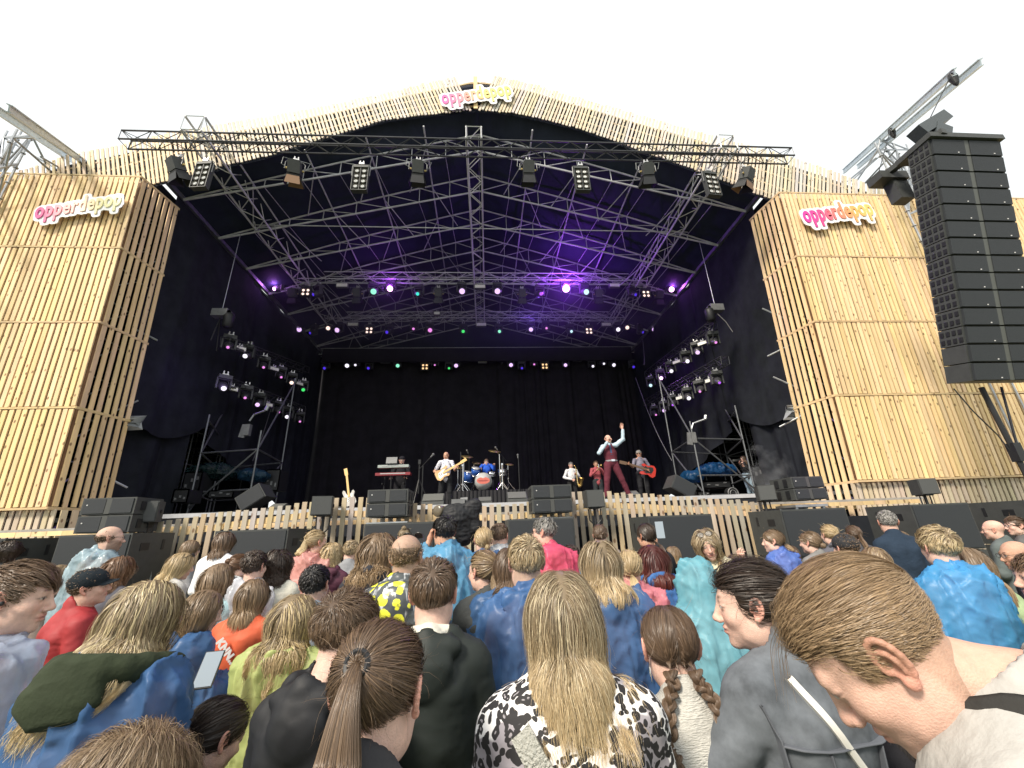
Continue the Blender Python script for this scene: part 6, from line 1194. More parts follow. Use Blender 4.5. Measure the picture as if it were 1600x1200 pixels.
# ================================================================== FENCE, SPEAKERS, PERFORMERS, STAGE GEAR
FP = np.array([(196,823),(262,813),(300,807),(345,801),(400,795),(460,788),(500,781),(520,778),(560,776),(600,779),(640,786),(700,790),(745,791),(800,788),(828,784),(860,776),(893,769),(930,768),(980,770),(1040,774),(1100,778),(1150,781),(1192,785)], float)
YF = 7.35; fp = np.array([at(x, y, YF) for x, y in FP])
xs = np.arange(fp[0,0], fp[-1,0], .133); segs = np.array_split(xs, 7)
for k, sg in enumerate(segs):
    lab = ['leftmost stretch of wooden picket fence by the bearded man', 'picket fence stretch over the white jacket woman', 'picket fence stretch under the resting white guitar', 'picket fence stretch behind the covered camera', 'picket fence stretch in front of the draped drum riser', 'picket fence stretch below the singer', 'picket fence stretch ending at the towers with the laughing woman before it'][k]
    c = np.array([sg.mean(), YF, 1.2]); t = thing('picket_fence', lab, 'fence', c, 0, 'wooden picket fence along the stage front')
    for x in sg:
        mb = MB(); z = float(np.interp(x, fp[:,0], fp[:,2]))+RNG.uniform(-.015,.015); tl = RNG.uniform(-.008,.008); mb.bar((x+tl-c[0], RNG.uniform(-.008,.008), -1.2), (x-tl-c[0], 0, z-1.2), .078, .022, up=(0,-1,0), col=pine(.66, RNG.uniform(.3,.9))); mb.build('picket', WOODW, t, color=True)
    for dz in (-.22, -1.3):
        mb = MB(); za = [float(np.interp(x, fp[:,0], fp[:,2]))+dz-1.2 for x in (sg[0], sg[-1])]; mb.bar((sg[0]-.06-c[0], .035, za[0]), (sg[-1]+.06-c[0], .035, za[1]), .045, .095, col=pine(.85)); mb.build('rail', WOODW, t, color=True)
mb = MB(); mb.add([(-9.2,7.62,0),(9.2,7.62,0),(9.2,7.62,1.75),(-9.2,7.62,1.75)], [(0,1,2,3)]); tag(mb.build('dark_cloth', BLK), 'dark cloth hung behind the picket fence pickets, closing the stage underside', 'cloth')
mb = MB(); mb.add([(-9.4,11.05,0),(9.4,11.05,0),(9.4,11.05,2.3),(-9.4,11.05,2.3)], [(0,1,2,3)]); tag(mb.build('stage_skirt', BLK), 'black skirt closing the stage front below the timber edging', 'cloth')
apr = thing('stage_apron', 'low timber walkway between fence and stage front with bright sawn edge', 'walkway', (0, 9.2, 2.0)); mb = MB()
for x in np.arange(-8.6, 8.6, .24): mb.bar((x-.12, -1.55, -.02), (x+.125, -1.55, -.02), .04, .075, col=pine(1.05*(1 if int(x*100) % 2 else .7)))
mb.build('edge_blocks', WOODW, apr, color=True); mb = MB(); mb.box((0,-.2,.04), (17.6, 2.6, .04)); mb.build('deck', mat('apron_deck', (.30,.29,.27), .7, noise=.3), apr)
# subwoofers
def sub(px0, px1, pyt, n, lab, D=6.2, W=1.08, hh=.70):
    a = at(px0, pyt, D); b = at(px1, pyt, D); c = (a+b)/2; w_ = b[0]-a[0]; zt = c[2]
    for i in range(3):
        zc = zt-hh/2-i*hh
        if zc-hh/2 < 0: h2 = zt-i*hh-.0; zc = h2/2; h_ = h2
        else: h_ = hh
        if h_ < .2: break
        t = thing('subwoofer', lab+(', topmost of its stack' if i == 0 else ', middle of its stack' if i == 1 else ', lowest of its stack'), 'subwoofer', (c[0], D+.4, zc), 0, 'subwoofers before the fence')
        mb = MB(); mb.box((0,.02,0), (w_, .80, h_-.012)); mb.build('cabinet', CAB, t)
        mb = MB(); mb.box((0,-.385,0), (w_-.05, .02, h_-.06)); mb.build('grille', GRILL if i == 0 else mat('sub_grille_pale', (.045,.048,.046), .6, bump=.2, bscale=200), t)
        for s in (-1, 1):
            mb = MB(); mb.box((s*w_/2, -.12, .16), (.012,.16,.10)); mb.build('handle', BLKM, t); mb = MB(); mb.box((s*w_/2, .22, .18), (.012,.05,.14)); mb.build('slot', BLKM, t)
for q in [(92,206,834,'black subwoofer below the bald bearded man'),(336,450,827,'black subwoofer behind the dark haired woman in white'),(569,680,816,'black subwoofer behind the curly brown hair'),(793,897,809,'black subwoofer behind the pink poncho'),(1012,1112,804,'black subwoofer behind the laughing woman'),(1219,1322,794,'black subwoofer behind the yellow blond ponytail'),(1422,1514,786,'black subwoofer behind the boy in sky blue'),(1600,1690,779,'black subwoofer cut by the picture edge'),(-110,6,843,'black subwoofer cut by the edge beside the slatted skirt')]: sub(*q[:3], 3, q[3])
# front fill stacks
def fill(px0, px1, pyt, lab, Y=6.72):
    a = at(px0, pyt, Y); b = at(px1, pyt, Y); c = (a+b)/2; w_ = b[0]-a[0]; h = .27*w_/.80
    st = thing('speaker_stand_frame', 'steel stand carrying '+lab, 'stand', (c[0], Y+.3, 0), 0, 'front fill stands'); mb = MB(); zb = c[2]-2*h-.07
    for s in (-1, 1):
        for y in (-.2, .2): mb.tube((s*w_*.42, y, 0), (s*w_*.42, y, zb), .025)
    mb.box((0,0,zb-.02), (w_, .5, .04)); mb.build('frame', STEEL, st)
    for i in range(2):
        t = thing('front_fill_speaker', ('upper' if i == 0 else 'lower')+' box of '+lab, 'speaker', (c[0], Y+.27, c[2]-h/2-i*h-.0), 0, 'front fill speakers')
        mb = MB(); mb.box((0,0,0), (w_, .54, h-.012)); mb.build('cabinet', CAB, t); 
        for s in (-1,1): mb = MB(); mb.box((s*w_*.255,-.275,0), (w_*.40,.02,h-.05)); mb.build('grille', GRILL, t)
        mb = MB(); mb.box((0,-.274,0), (w_*.10,.012,h-.03)); mb.build('centre_strip', mat('strip_grey2', (.055,.058,.055), .5), t)
        for s in (-1,1):
            for yy in (-.12,.1): mb = MB(); mb.box((s*(w_/2+.006), yy, 0), (.014,.09,.13)); mb.build('vent', BLKM, t)
        mb = MB(); mb.box((-w_*.38,-.289,.02), (.016,.006,.016)); mb.build('badge', mat('badge_white', (.6,.6,.6), .4), t)
fill(132, 215, 777, 'the front fill near the bearded man'); fill(575, 638, 764, 'the front fill between white guitar and guitarist'); fill(830, 892, 757, 'the front fill left of the singer'); fill(1234, 1284, 744, 'the front fill by the bright logo tower')
def smallspk(px, py, w, lab, Y=6.95, stand=True, yaw=0, h=None):
    c = at(px, py, Y); k = w*Y/F; h = k*.95 if h is None else h; t = thing('small_speaker', lab, 'speaker', c, yaw, 'small speakers on poles'); mb = MB(); mb.box((0,.12,0), (k, .28, h)); mb.build('cabinet', CAB, t); mb = MB(); mb.box((0,-.025,0), (k*.92,.02,h*.92)); mb.build('grille', mat('small_grille', (.06,.064,.064), .6, bump=.2, bscale=200), t)
    mb = MB(); mb.lathe([(.02,0),(.035,.01),(.02,.02)], (k/2,.13,0), (1,0,0)); mb.build('knob', BLKM, t)
    if stand:
        s = thing('speaker_pole', 'pole stand under the '+lab, 'stand', (c[0], c[1]+.12, 0), 0, 'poles under small speakers'); zb = c[2]-h/2; mb = MB(); mb.tube((0,0,0), (0,0,zb), .025); mb.build('pole', BLKM, s); mb = MB(); mb.box((0,0,zb-.01), (k*.5,.2,.02)); mb.path([(0,0,zb-.3),(.1,0,zb-.2),(k*.35,0,zb-.02)], .012); mb.path([(0,0,zb-.3),(-.1,0,zb-.2),(-k*.35,0,zb-.02)], .012); mb.build('bracket', BLKM, s)
smallspk(226, 799, 30, 'small grey speaker beside the bearded man front fill', yaw=.35); smallspk(503, 790, 28, 'small grey speaker left of the white guitar', yaw=.25); smallspk(930, 779, 27, 'small dark speaker left below the singer'); smallspk(1198, 770, 24, 'small dark speaker beside the right wing front fill', yaw=-.4); smallspk(1450, 760, 26, 'small black speaker in front of the bright logo tower skirt', yaw=-.3)
# ---- stage monitors
def wedge(px, py, w, Y, lab, big=False, yaw=0):
    c = at(px, py, Y); k = w*Y/F; z0 = ZS; t = thing('monitor_wedge', lab, 'monitor speaker', (c[0], Y, z0), yaw, 'monitor speakers on the stage'); h = k*.55
    mb = MB(); v = [(-k/2,-.22,0),(k/2,-.22,0),(k/2,.25,0),(-k/2,.25,0),(-k/2,-.20,h*.3),(k/2,-.20,h*.3),(k/2,.12,h),(-k/2,.12,h),(k/2,.25,h*.9),(-k/2,.25,h*.9)]
    mb.add(v, [(3,2,1,0),(0,1,5,4),(4,5,6,7),(7,6,8,9),(9,8,2,3),(0,4,7,9,3),(1,2,8,6,5)]); mb.build('cabinet', CAB, t)
    mb = MB(); mb.add([(-k*.46,-.19,h*.36),(k*.46,-.19,h*.36),(k*.46,.10,h*.98),(-k*.46,.10,h*.98)], [(0,1,2,3)]); g = mb.build('grille', mat('wedge_grille', (.11,.115,.105), .6, bump=.2, bscale=150), t); g.location = (0,-.012,.008)
for q in [(677,790,32,11.6,'grey wedge monitor at the guitarist feet'),(505,786,22,11.6,'grey wedge monitor above the small speaker near the white guitar'),(808,788,30,11.6,'grey wedge monitor in front of the drum riser corner'),(987,775,22,11.6,'grey wedge monitor in front of the bass player'),(758,790,20,11.8,'low wedge monitor at the middle of the draped riser'),(435,790,20,11.7,'grey wedge monitor left of the fence rise'),(960,773,18,12.6,'purple lit wedge monitor behind the singer leg'),(860,770,24,12.4,'wedge monitor behind the fill left of the singer'),(536,770,18,14.0,'wedge monitor at the keyboard stand'),(610,775,26,12.4,'wedge monitor behind the fill by the keyboards')]: wedge(*q)
def sidefill(px, py, w, Y, lab, rot):
    c = at(px, py, Y); k = w*Y/F; t = thing('side_fill_speaker', lab, 'speaker', c, 0, 'tilted side fill speakers'); R = _ry(rot); mb = MB(); mb.box((0,0,0), (k,.6,k*.62), R=R); mb.build('cabinet', CAB, t)
    mb = MB(); mb.box(R@np.array([0,-.31,0]), (k*.92,.02,k*.56), R=R); mb.build('grille', GRILL, t)
sidefill(400, 778, 36, 12.2, 'big black side fill speaker tilted beside the keyboard wing scaffold', -.6); sidefill(1062, 762, 36, 12.2, 'big black side fill speaker tilted beside the bass wing scaffold', .55)
# ---- riser
RZ = float(at(770, 766, 14.6)[2]); ra = at(697, 770, 14.6)[0]; rb = at(842, 770, 14.6)[0]
t = thing('drum_riser', 'drum riser with black pleated skirt', 'platform', ((ra+rb)/2, 15.7, ZS)); mb = MB(); mb.box((0,0,RZ-ZS-.05), (rb-ra, 2.3, .1)); mb.build('deck', mat('riser_deck', (.03,.03,.03), .6), t)
U = np.linspace(0, 1, 260); P = np.zeros((260, 2, 3)); P[:,0,0] = P[:,1,0] = (U-.5)*(rb-ra+.06); ff = .035*np.sin(U*150)+.02*vnoise(np.c_[U*40, U*0, U*0]); P[:,0,1] = -1.18+ff*.4; P[:,1,1] = -1.2+ff; P[:,0,2] = RZ-ZS; mb = MB(); mb.grid(P); mb.grid([[( -(rb-ra)/2-.03, y, z) for z in (0, RZ-ZS)] for y in np.linspace(-1.2,1.15,6)]); mb.grid([[( (rb-ra)/2+.03, y, z) for z in (0, RZ-ZS)] for y in np.linspace(-1.2,1.15,6)]); mb.build('skirt', mat('skirt_cloth', (.014,.014,.018), .8), t, True)
# ---- drum kit
CH = mat('chrome', (.75,.76,.78), .15, metal=1); BLU = mat('drum_blue', (.02,.10,.42), .2, coat=.6, spec=.6); SKN = mat('drum_head', (.42,.43,.43), .4); BRZ = mat('cymbal', (.55,.42,.18), .3, metal=.9)
dx = at(755, 750, 15.2)[0]; kit = thing('drum_kit', 'blue drum kit with chrome stands and red lips on the bass drum head', 'drum kit', (dx, 15.2, RZ)); K = 1.15
def drum(c, r, h, ax, nm='drum', m=BLU):
    mb = MB(); mb.lathe([(r,-h/2),(r,h/2)], c, ax, 24); o = mb.build(nm, m, kit, True); mb = MB(); mb.lathe([(r*.98,h/2-.005),(r*1.0,h/2+.004),(.001,h/2+.006)], c, ax, 24); mb.build('drum_head', SKN, o, True)
    for e in (-h/2, h/2): mb = MB(); mb.lathe([(r+.002,e-.012),(r+.014,e-.008),(r+.014,e+.008),(r+.002,e+.012)], c, ax, 24, cap=False); mb.build('hoop', CH, o, True)
    return o
bd = drum((0,-.25,.30*K), .26*K, .42, (0,-1,0), 'bass_drum', mat('drum_dark', (.05,.07,.08), .3))
mb = MB(); th = np.linspace(0, 2*math.pi, 41); xx = .205*K*np.cos(th); up = np.where(np.sin(th) >= 0, .115*np.abs(np.sin(th))*(1-.35*np.exp(-(xx/.05)**2)), -.10*np.abs(np.sin(th)))*K; mb.add([(x, -.4695, z+.31*K) for x, z in zip(xx, up)], [tuple(range(40))]); mb.build('lips_print', mat('lips_red', (.62,.16,.12), .5), bd)
mb = MB(); mb.add([(x*.82, -.4715, z*.25+.31*K) for x, z in zip(xx, up)], [tuple(range(40))]); mb.build('lips_line', mat('lips_dark', (.35,.07,.06), .5), bd)
drum((-.28,.0,.66*K), .165, .26, (.15,-.45,.9), 'tom'); drum((-.55,.2,.52*K), .19, .36, (.2,-.3,.95), 'tom'); drum((.33,.35,.60*K), .17, .14, (.1,-.2,1), 'snare', CH); drum((.72,.1,.62*K), .15, .2, (0,-.2,1), 'tom', CH)
def cstand(x, y, h, boom=None):
    mb = MB(); mb.tube((x,y,.12), (x,y,h), .016)
    for a in (0,2.1,4.2): mb.tube((x,y,.35), (x+.28*math.cos(a), y+.28*math.sin(a), .01), .012)
    if boom: mb.tube((x,y,h), boom, .011)
    mb.build('cymbal_stand', CH, kit)
for x, y, h, c, r in ((-.72,-.1,1.2,(-.6,.0,1.32),.24),(.62,-.15,1.35,(.45,0,1.5),.25),(-.35,.25,1.05,(-.25,.3,1.12),.18),(.95,.2,1.0,(1.0,.2,1.02),.18),(-.95,.15,.9,(-.9,.2,.95),.18)):
    cstand(x, y, h, c); mb = MB(); mb.lathe([(.001,.02),(.03,.018),(r*.6,.008),(r,-.004),(r,-.008),(.001,.012)], c, (.15,-.35,1), 22); mb.build('cymbal', BRZ, kit, True)
mb = MB()
for x in (-.75,.70):
    mb.tube((x,-.3,.05), (x,-.3,.95), .02); mb.tube((x-.2,-.3,.02),(x,-.3,.3),.016); mb.tube((x+.2,-.3,.02),(x,-.3,.3),.016); mb.box((x,-.3,.95),(.06,.06,.06))
mb.tube((-.75,-.3,.80),(.70,-.3,.80),.0) if False else None
mb.build('rack_post', CH, kit)
# ---- figures
def figure(label, px, py, Y, zfl, yaw=180, pitch=0, roll=0, J=None, top=None, legs=None, sleeves='long', hcol='brown', hstyle='short', HL=.04, skin='fair', female=False, extras=None, k=None, hopts=None, hmask=None, scalp=None, seed=1, beard=0, topname='shirt', shoes=True, hands=None, seated=False, tuck=False):
    c = at(px, py, Y); k = k or (c[2]-zfl)/1.62; o = np.array([c[0], Y, zfl]); t = thing('person', label, 'person', o, 0, 'musicians and crew on stage')
    j = dict(neck=(0,0,1.45), sR=(-.185,0,1.40), sL=(.185,0,1.40), eR=(-.26,-.02,1.12), eL=(.26,-.02,1.12), wR=(-.26,-.14,.90), wL=(.26,-.14,.90), hR=(-.10,0,.92), hL=(.10,0,.92), kR=(-.12,-.03,.50), kL=(.12,-.03,.50), aR=(-.13,0,.09), aL=(.13,0,.09), ch=(0,0,1.22), pv=(0,0,.98)); j.update(J or {}); j = {a: np.array(b, float)*k for a, b in j.items()}
    R = _rz(math.radians(yaw))@_rx(-math.radians(pitch))@_ry(math.radians(roll)); hc_ = np.array(c)-o; H = Head(hc_, R, 1.02*k); V, Q = head_template(female, .007); VV = [H.w(V)]; QQ = [Q]; CC_ = [head_color(V, SK[skin], female, BROWC[{'grey':'grey','blond':'blond'}.get(hcol,'brown')], beard, scalp=scalp)]
    nbp = H.w((0,-.03,-.10)); B = [C_(nbp, j['neck'], .052*k, .06*k, k=.03), C_(j['neck'], j['ch'], .08*k, .13*k, k=.05, ys=.75), C_(j['ch'], j['pv'], .13*k, .125*k, k=.05, ys=.72)]
    for s in 'RL': B += [C_(j['neck'], j['s'+s], .05*k, .052*k, k=.03), C_(j['s'+s], j['e'+s], .050*k, .040*k, k=.02), C_(j['e'+s], j['w'+s], .040*k, .027*k, k=.015), C_(j['h'+s], j['k'+s], .080*k, .055*k, k=.03), C_(j['k'+s], j['a'+s], .052*k, .036*k, k=.02)]
    Vb, Qb = sdf(B, .016); VV.append(Vb); QQ.append(Qb); CC_.append(np.tile(SK[skin], (len(Vb), 1)))
    for s in 'RL':
        hd = (hands or {}).get(s, (nrm(j['w'+s]-j['e'+s]), (0,-1,0), .6)); Vh, Qh = sdf(hand_prims(j['w'+s], np.array(hd[0], float), hd[1], 1 if s == 'R' else -1, hd[2], k*1.0), .006, .012); VV.append(Vh); QQ.append(Qh); CC_.append(np.tile(np.array(SK[skin])*[1.02,.93,.9], (len(Vh), 1)))
    of = np.cumsum([0]+[len(v) for v in VV]); raw_mesh('body', np.vstack(VV), np.vstack([q+a for q, a in zip(QQ, of)]), SKINM, t, np.vstack(CC_))
    e = .014*k; P = [C_(j['neck']+np.array([0,0,-.02*k]), j['ch'], .085*k+e, .138*k+e, k=.05, ys=.75), C_(j['ch'], j['pv']+np.array([0,0,(.06 if tuck else -.06)*k]), .138*k+e, (.110 if tuck else .140)*k+e, k=.05, ys=.75)]
    for s in 'RL':
        P += [C_(j['neck']+np.array([0,0,-.02*k]), j['s'+s], .055*k, .058*k, k=.03), C_(j['s'+s], j['e'+s] if sleeves != 'short' else j['s'+s]*.3+j['e'+s]*.7, .062*k, .052*k, k=.02)]
        if sleeves == 'long': P.append(C_(j['e'+s], j['e'+s]*.1+j['w'+s]*.9, .052*k, .038*k, k=.015))
    P.append(C_(nbp+np.array([0,0,.02]), j['neck']+np.array([0,0,.0]), .056*k, .050*k, k=.01, sg=-1))
    Vg, Qg = sdf(P, .013, .02); Vg = crumple(Vg, vnormals(Vg, Qg), .006, 8, seed, True, oc=2); raw_mesh(topname, Vg, Qg, top, t)
    P = [C_(j['pv']+np.array([-.055*k,0,-.0*k]), j['pv']+np.array([.055*k,0,0]), .118*k, k=.04, ys=.95), C_(j['pv'], j['pv']+np.array([0,0,.05*k]), .135*k, .13*k, k=.03, ys=.8)]
    for s in 'RL': P += [C_(j['h'+s], j['k'+s], .104*k, .078*k, k=.03), C_(j['k'+s], j['a'+s], .074*k, .066*k, k=.02)]
    Vg, Qg = sdf(P, .013, .02); Vg = crumple(Vg, vnormals(Vg, Qg), .005, 8, seed+3, True, oc=2); raw_mesh('trousers', Vg, Qg, legs, t)
    if shoes:
        for s in 'RL': Vg, Qg = sdf([E_(j['a'+s]+np.array([0,-.06,-.045])*k, (.045*k,.12*k,.045*k), .01), C_(j['a'+s]+np.array([0,0,-.03]), j['a'+s]+np.array([0,0,.03]), .045*k, k=.02)], .012); raw_mesh('shoe', Vg, Qg, BLKM, t)
    if hstyle: hair(H, hstyle, HC_[hcol], 4.5, np.random.default_rng(seed), [(j['sR'],j['sL'],.07*k),(j['neck'],j['ch'],.13)], HL, t, hmask, hopts)
    if extras: extras(t, H, j, k)
    return t, H, j, k, o
BURG = fabric('cloth', (.105,.022,.035)); SHIRT = mat('pale_blue_shirt', (.45,.58,.68), .7, noise=.25, nscale=25)
def singer_x(t, H, j, k):
    P = [C_(j['neck']+np.array([0,0,-.05*k]), j['ch'], .115*k, .172*k, k=.05, ys=.84), C_(j['ch'], j['pv']+np.array([0,0,.02*k]), .172*k, .165*k, k=.05, ys=.84), C_(j['neck']+np.array([0,-.12,.03]), j['neck']+np.array([0,-.16,-.22*k]), .05*k, .03*k, k=.01, sg=-1)]
    for s in 'RL': P += [C_(j['neck'], j['s'+s]*.8+j['neck']*.2, .05*k, .055*k, k=.03)]
    V, Q = sdf(P, .013); raw_mesh('waistcoat', V, Q, BURG, t); mb = MB(); c = j['pv']+np.array([0,0,.035*k]); a = np.linspace(0, 6.283, 24); mb.grid([[c+np.array([.172*k*math.sin(q), -.142*k*math.cos(q), z]) for q in a] for z in (-.02,.02)]); b = mb.build('belt', mat('belt_grey', (.25,.25,.27), .4), t, True); mb = MB(); mb.box(c+np.array([0,-.148*k,0]), (.10,.02,.055)); mb.build('buckle', CH, b)
    mb = MB(); n = j['neck']; mb.bar(n+np.array([0,-.115,-.02]), n+np.array([0,-.155,-.30*k]), .05, .012, up=(0,-1,0)); mb.build('tie', mat('tie_navy', (.03,.05,.12), .6), t)
W1 = figure('singer in burgundy waistcoat and trousers with one arm raised, pale shirt', 950, 686, 11.5, ZS, yaw=188, pitch=-8, J=dict(sR=(-.17,0,1.40), sL=(.19,0,1.44), eR=(-.33,-.10,1.22), wR=(-.09,-.25,1.50), eL=(.42,-.02,1.60), wL=(.44,-.04,1.88), hR=(-.10,0,.90), hL=(.10,0,.90), kR=(-.18,-.05,.48), kL=(.24,-.03,.50), aR=(-.22,0,.09), aL=(.40,.02,.09), ch=(.01,0,1.22), pv=(.02,0,.97)), top=SHIRT, legs=BURG, hcol='brown', hstyle='buzz', HL=.004, skin='pink', tuck=True, extras=singer_x, hmask=lambda V: hair_mask(V)*(V[:,2] < .03), hands={'R': ((.35,-.3,.7),(.6,-.6,0),1.3), 'L': ((-.1,-.05,1),(0,-1,0),.12)}, seed=3)
t, H, j, k, o = W1; c = o+j['wR']+np.array([.045,-.055,.06]); m = thing('microphone', 'handheld microphone at the singer mouth', 'microphone', c); mb = MB(); d = nrm(H.w((0,.12,-.06))+o-c); mb.lathe([(.010,-.10),(.017,.05)], (0,0,0), d, 12); mb.build('handle', BLKM, m, True); mb = MB(); mb.lathe([(.001,.045),(.022,.055),(.026,.075),(.020,.095),(.001,.105)], (0,0,0), d, 12); mb.build('grille', GREYC, m, True)
def guitar(c, d, body, guard, label, headm, k=1.0, nrm_=(0,-1,.1), cat='guitar'):
    """c body centre (world), d neck direction"""
    y = nrm(d); n = nrm(np.asarray(nrm_, float)-y*(np.asarray(nrm_, float)@y)); x = np.cross(y, n); t = thing('guitar', label, cat, c, 0, 'guitars'); g = lambda a, b, h=0: x*a*k+y*b*k+n*h*k
    out = [(0,-.21),(.10,-.205),(.165,-.14),(.155,-.05),(.115,.0),(.125,.07),(.15,.13),(.125,.185),(.085,.17),(.055,.10),(.03,.07),(-.03,.07),(-.055,.11),(-.09,.20),(-.135,.225),(-.16,.17),(-.135,.07),(-.115,.0),(-.15,-.07),(-.165,-.14),(-.10,-.205)]
    mb = MB(); N = len(out); mb.add([g(a, b, -.022) for a, b in out]+[g(a, b, .022) for a, b in out], [tuple(range(N-1,-1,-1)), tuple(range(N, 2*N))]+[(i, (i+1) % N, N+(i+1) % N, N+i) for i in range(N)]); b = mb.build('guitar_body', body, t)
    mb = MB(); pg = [(.04,-.14),(.11,-.12),(.10,-.03),(.075,.02),(.10,.10),(.05,.12),(.03,.07),(-.04,.07),(-.08,.13),(-.10,.05),(-.07,-.03),(-.06,-.10)]; mb.add([g(a, q, .025) for a, q in pg], [tuple(range(len(pg)))]); mb.build('pickguard', guard, b)
    mb = MB(); mb.bar(g(0,.02,.035), g(0,.62,.035), .052*k, .022*k, up=n); mb.build('neck', headm, t); mb = MB(); mb.bar(g(-.005,.61,.03), g(-.02,.80,.02), .085*k, .016*k, up=n); mb.build('headstock', headm, t)
    mb = MB()
    for q in (-.08,-.03,.03): mb.bar(g(-.035,q,.03), g(.035,q,.03), .012*k, .012*k, up=n)
    mb.build('pickup', BLKM, b); return t
MAPLE = mat('maple', (.72,.48,.20), .3); SUNB = mat('sunburst', (.70,.42,.20), .25, noise=.5, nscale=3, coat=.5); WPG = mat('white_guard', (.8,.79,.75), .35)
G1 = figure('bald guitarist in pale blue patterned shirt and black jeans', 697, 712, 12.8, ZS, yaw=165, pitch=12, J=dict(eR=(-.36,-.02,1.12), wR=(-.10,-.22,1.00), eL=(.30,-.06,1.14), wL=(.34,-.32,1.16), kR=(-.15,-.03,.48), aR=(-.24,0,.09), kL=(.14,-.03,.48), aL=(.18,0,.09)), top=pattern_mat('floral'), legs=fabric('denim', (.018,.019,.022)), sleeves='short', hstyle='buzz', HL=.003, hmask=lambda V: hair_mask(V)*(V[:,2] < .0), skin='tan', hands={'R': ((.8,-.3,-.3),(0,1,0),.7), 'L': ((.3,-.1,.9),(0,1,-.1),1.1)}, seed=7)
t, H, j, k, o = G1; gc = o+np.array([-.08,-.235,1.02])*k; guitar(gc, (.80,-.08,.42), SUNB, WPG, 'sunburst guitar with white guard played by the bald guitarist', MAPLE, 1.05)
B1 = figure('grey haired bass player in grey vest and dark shirt, purple lit', 998, 709, 13.3, ZS, yaw=150, pitch=5, J=dict(eR=(-.30,-.05,1.16), wR=(-.50,-.28,1.22), eL=(.34,.0,1.12), wL=(.16,-.24,1.02)), top=mat('grey_vest', (.16,.15,.20), .7, noise=.4, nscale=20), legs=fabric('denim', (.016,.016,.02)), sleeves='short', hcol='grey', HL=.05, hopts=dict(vol=.016), skin='tan', extras=lambda t, H, j, k: glasses(t, H, 0, True, 'sunglasses', .003), seed=9)
t, H, j, k, o = B1; guitar(o+np.array([.14,-.24,1.0])*k, (-.90,-.06,.30), mat('bass_red', (.45,.03,.02), .25, coat=.5), mat('black_guard', (.02,.02,.02), .3), 'red bass guitar held by the grey haired player', mat('dark_neck', (.12,.07,.04), .4), 1.25)
S1 = figure('saxophone player in white shirt and black trousers', 892, 727, 15.4, ZS, yaw=185, pitch=6, J=dict(eR=(-.32,-.02,1.14), wR=(-.05,-.30,1.02), eL=(.28,-.06,1.14), wL=(.08,-.32,1.22)), top=fabric('cloth', (.70,.70,.72)), legs=fabric('cloth', (.02,.02,.022)), hcol='grey', HL=.03, skin='pink', seed=11, tuck=True)
t, H, j, k, o = S1; s_ = thing('saxophone', 'brass saxophone held by the player in white shirt', 'saxophone', o+np.array([.08,-.34,1.15])*k); mb = MB(); pts = np.array([(-.06,.10,.38),(-.02,-.02,.40),(.02,-.03,.30),(.03,-.03,0),(.05,-.03,-.30),(.09,-.05,-.40),(.15,-.07,-.36),(.17,-.09,-.22),(.19,-.12,-.08)]); pts = np.array([np.interp(np.linspace(0,8,30), range(9), pts[:,i]) for i in range(3)]).T; rr = np.interp(np.linspace(0,8,30), range(9), [.008,.012,.016,.028,.040,.045,.050,.058,.095]); mb.path(pts, rr, 10); mb.build('body', mat('brass', (.60,.42,.15), .25, metal=1), s_, True)
mb = MB(); 
for z in np.linspace(-.25,.22,8): mb.lathe([(.001,0),(.024,.004),(.02,.012)], (.03,-.065,z), (0,-1,0), 10)
mb.build('key', mat('brass_pale', (.75,.62,.35), .25, metal=1), s_)
T1 = figure('trumpet player in dark pink shirt and dark trousers', 931, 725, 15.4, ZS, yaw=176, pitch=0, J=dict(eR=(-.28,-.10,1.16), wR=(-.07,-.30,1.34), eL=(.28,-.10,1.16), wL=(.06,-.34,1.36)), top=fabric('cloth', (.36,.085,.10)), legs=fabric('cloth', (.03,.035,.04)), hcol='brown', HL=.02, skin='tan', seed=13)
t, H, j, k, o = T1; s_ = thing('trumpet', 'brass trumpet raised by the player in dark pink', 'trumpet', o+np.array([0,-.36,1.50])*k); mb = MB(); mb.path([(0,.22,.03),(0,.0,0),(0,-.22,-.03),(.0,-.30,-.04),(.0,-.36,-.05)], [.006,.008,.010,.025,.06], 12); mb.path([(0,.12,.015),(0,.14,-.05),(0,-.05,-.07),(0,-.10,-.01)], .006, 6); mb.build('tubing', mat('brass', (.6,.42,.15), .25, metal=1), s_, True); mb = MB()
for q in (-.03,0,.03): mb.tube((0,q,-.07), (0,q,.05), .009)
mb.build('valve', CH, s_)
K1 = figure('keyboard player in black with backwards cap behind two keyboards', 628, 719, 14.9, ZS, yaw=185, pitch=14, J=dict(eR=(-.27,-.08,1.12), wR=(-.22,-.35,1.02), eL=(.27,-.08,1.12), wL=(.22,-.35,1.02)), top=fabric('cloth', (.016,.016,.02)), legs=fabric('cloth', (.016,.016,.02)), hstyle=None, skin='fair', seed=15, extras=lambda t, H, j, k: (cap_(t, H, (.02,.02,.025), 180), glasses(t, H)))
D1 = figure('drummer in bright blue shirt behind the drum kit', 760, 722, 15.95, RZ, yaw=180, pitch=0, k=.98, J=dict(neck=(0,0,1.45-.30), sR=(-.18,0,1.10), sL=(.18,0,1.10), ch=(0,0,.92), pv=(0,.05,.62), eR=(-.30,-.12,.88), wR=(-.22,-.38,.92), eL=(.30,-.12,.90), wL=(.30,-.36,1.05), hR=(-.1,.05,.60), hL=(.1,.05,.60), kR=(-.22,-.38,.52), kL=(.22,-.38,.52), aR=(-.22,-.42,.09), aL=(.22,-.42,.09)), top=fabric('cloth', (.03,.12,.62)), legs=fabric('cloth', (.02,.02,.03)), hcol='brown', HL=.07, skin='fair', seed=17)
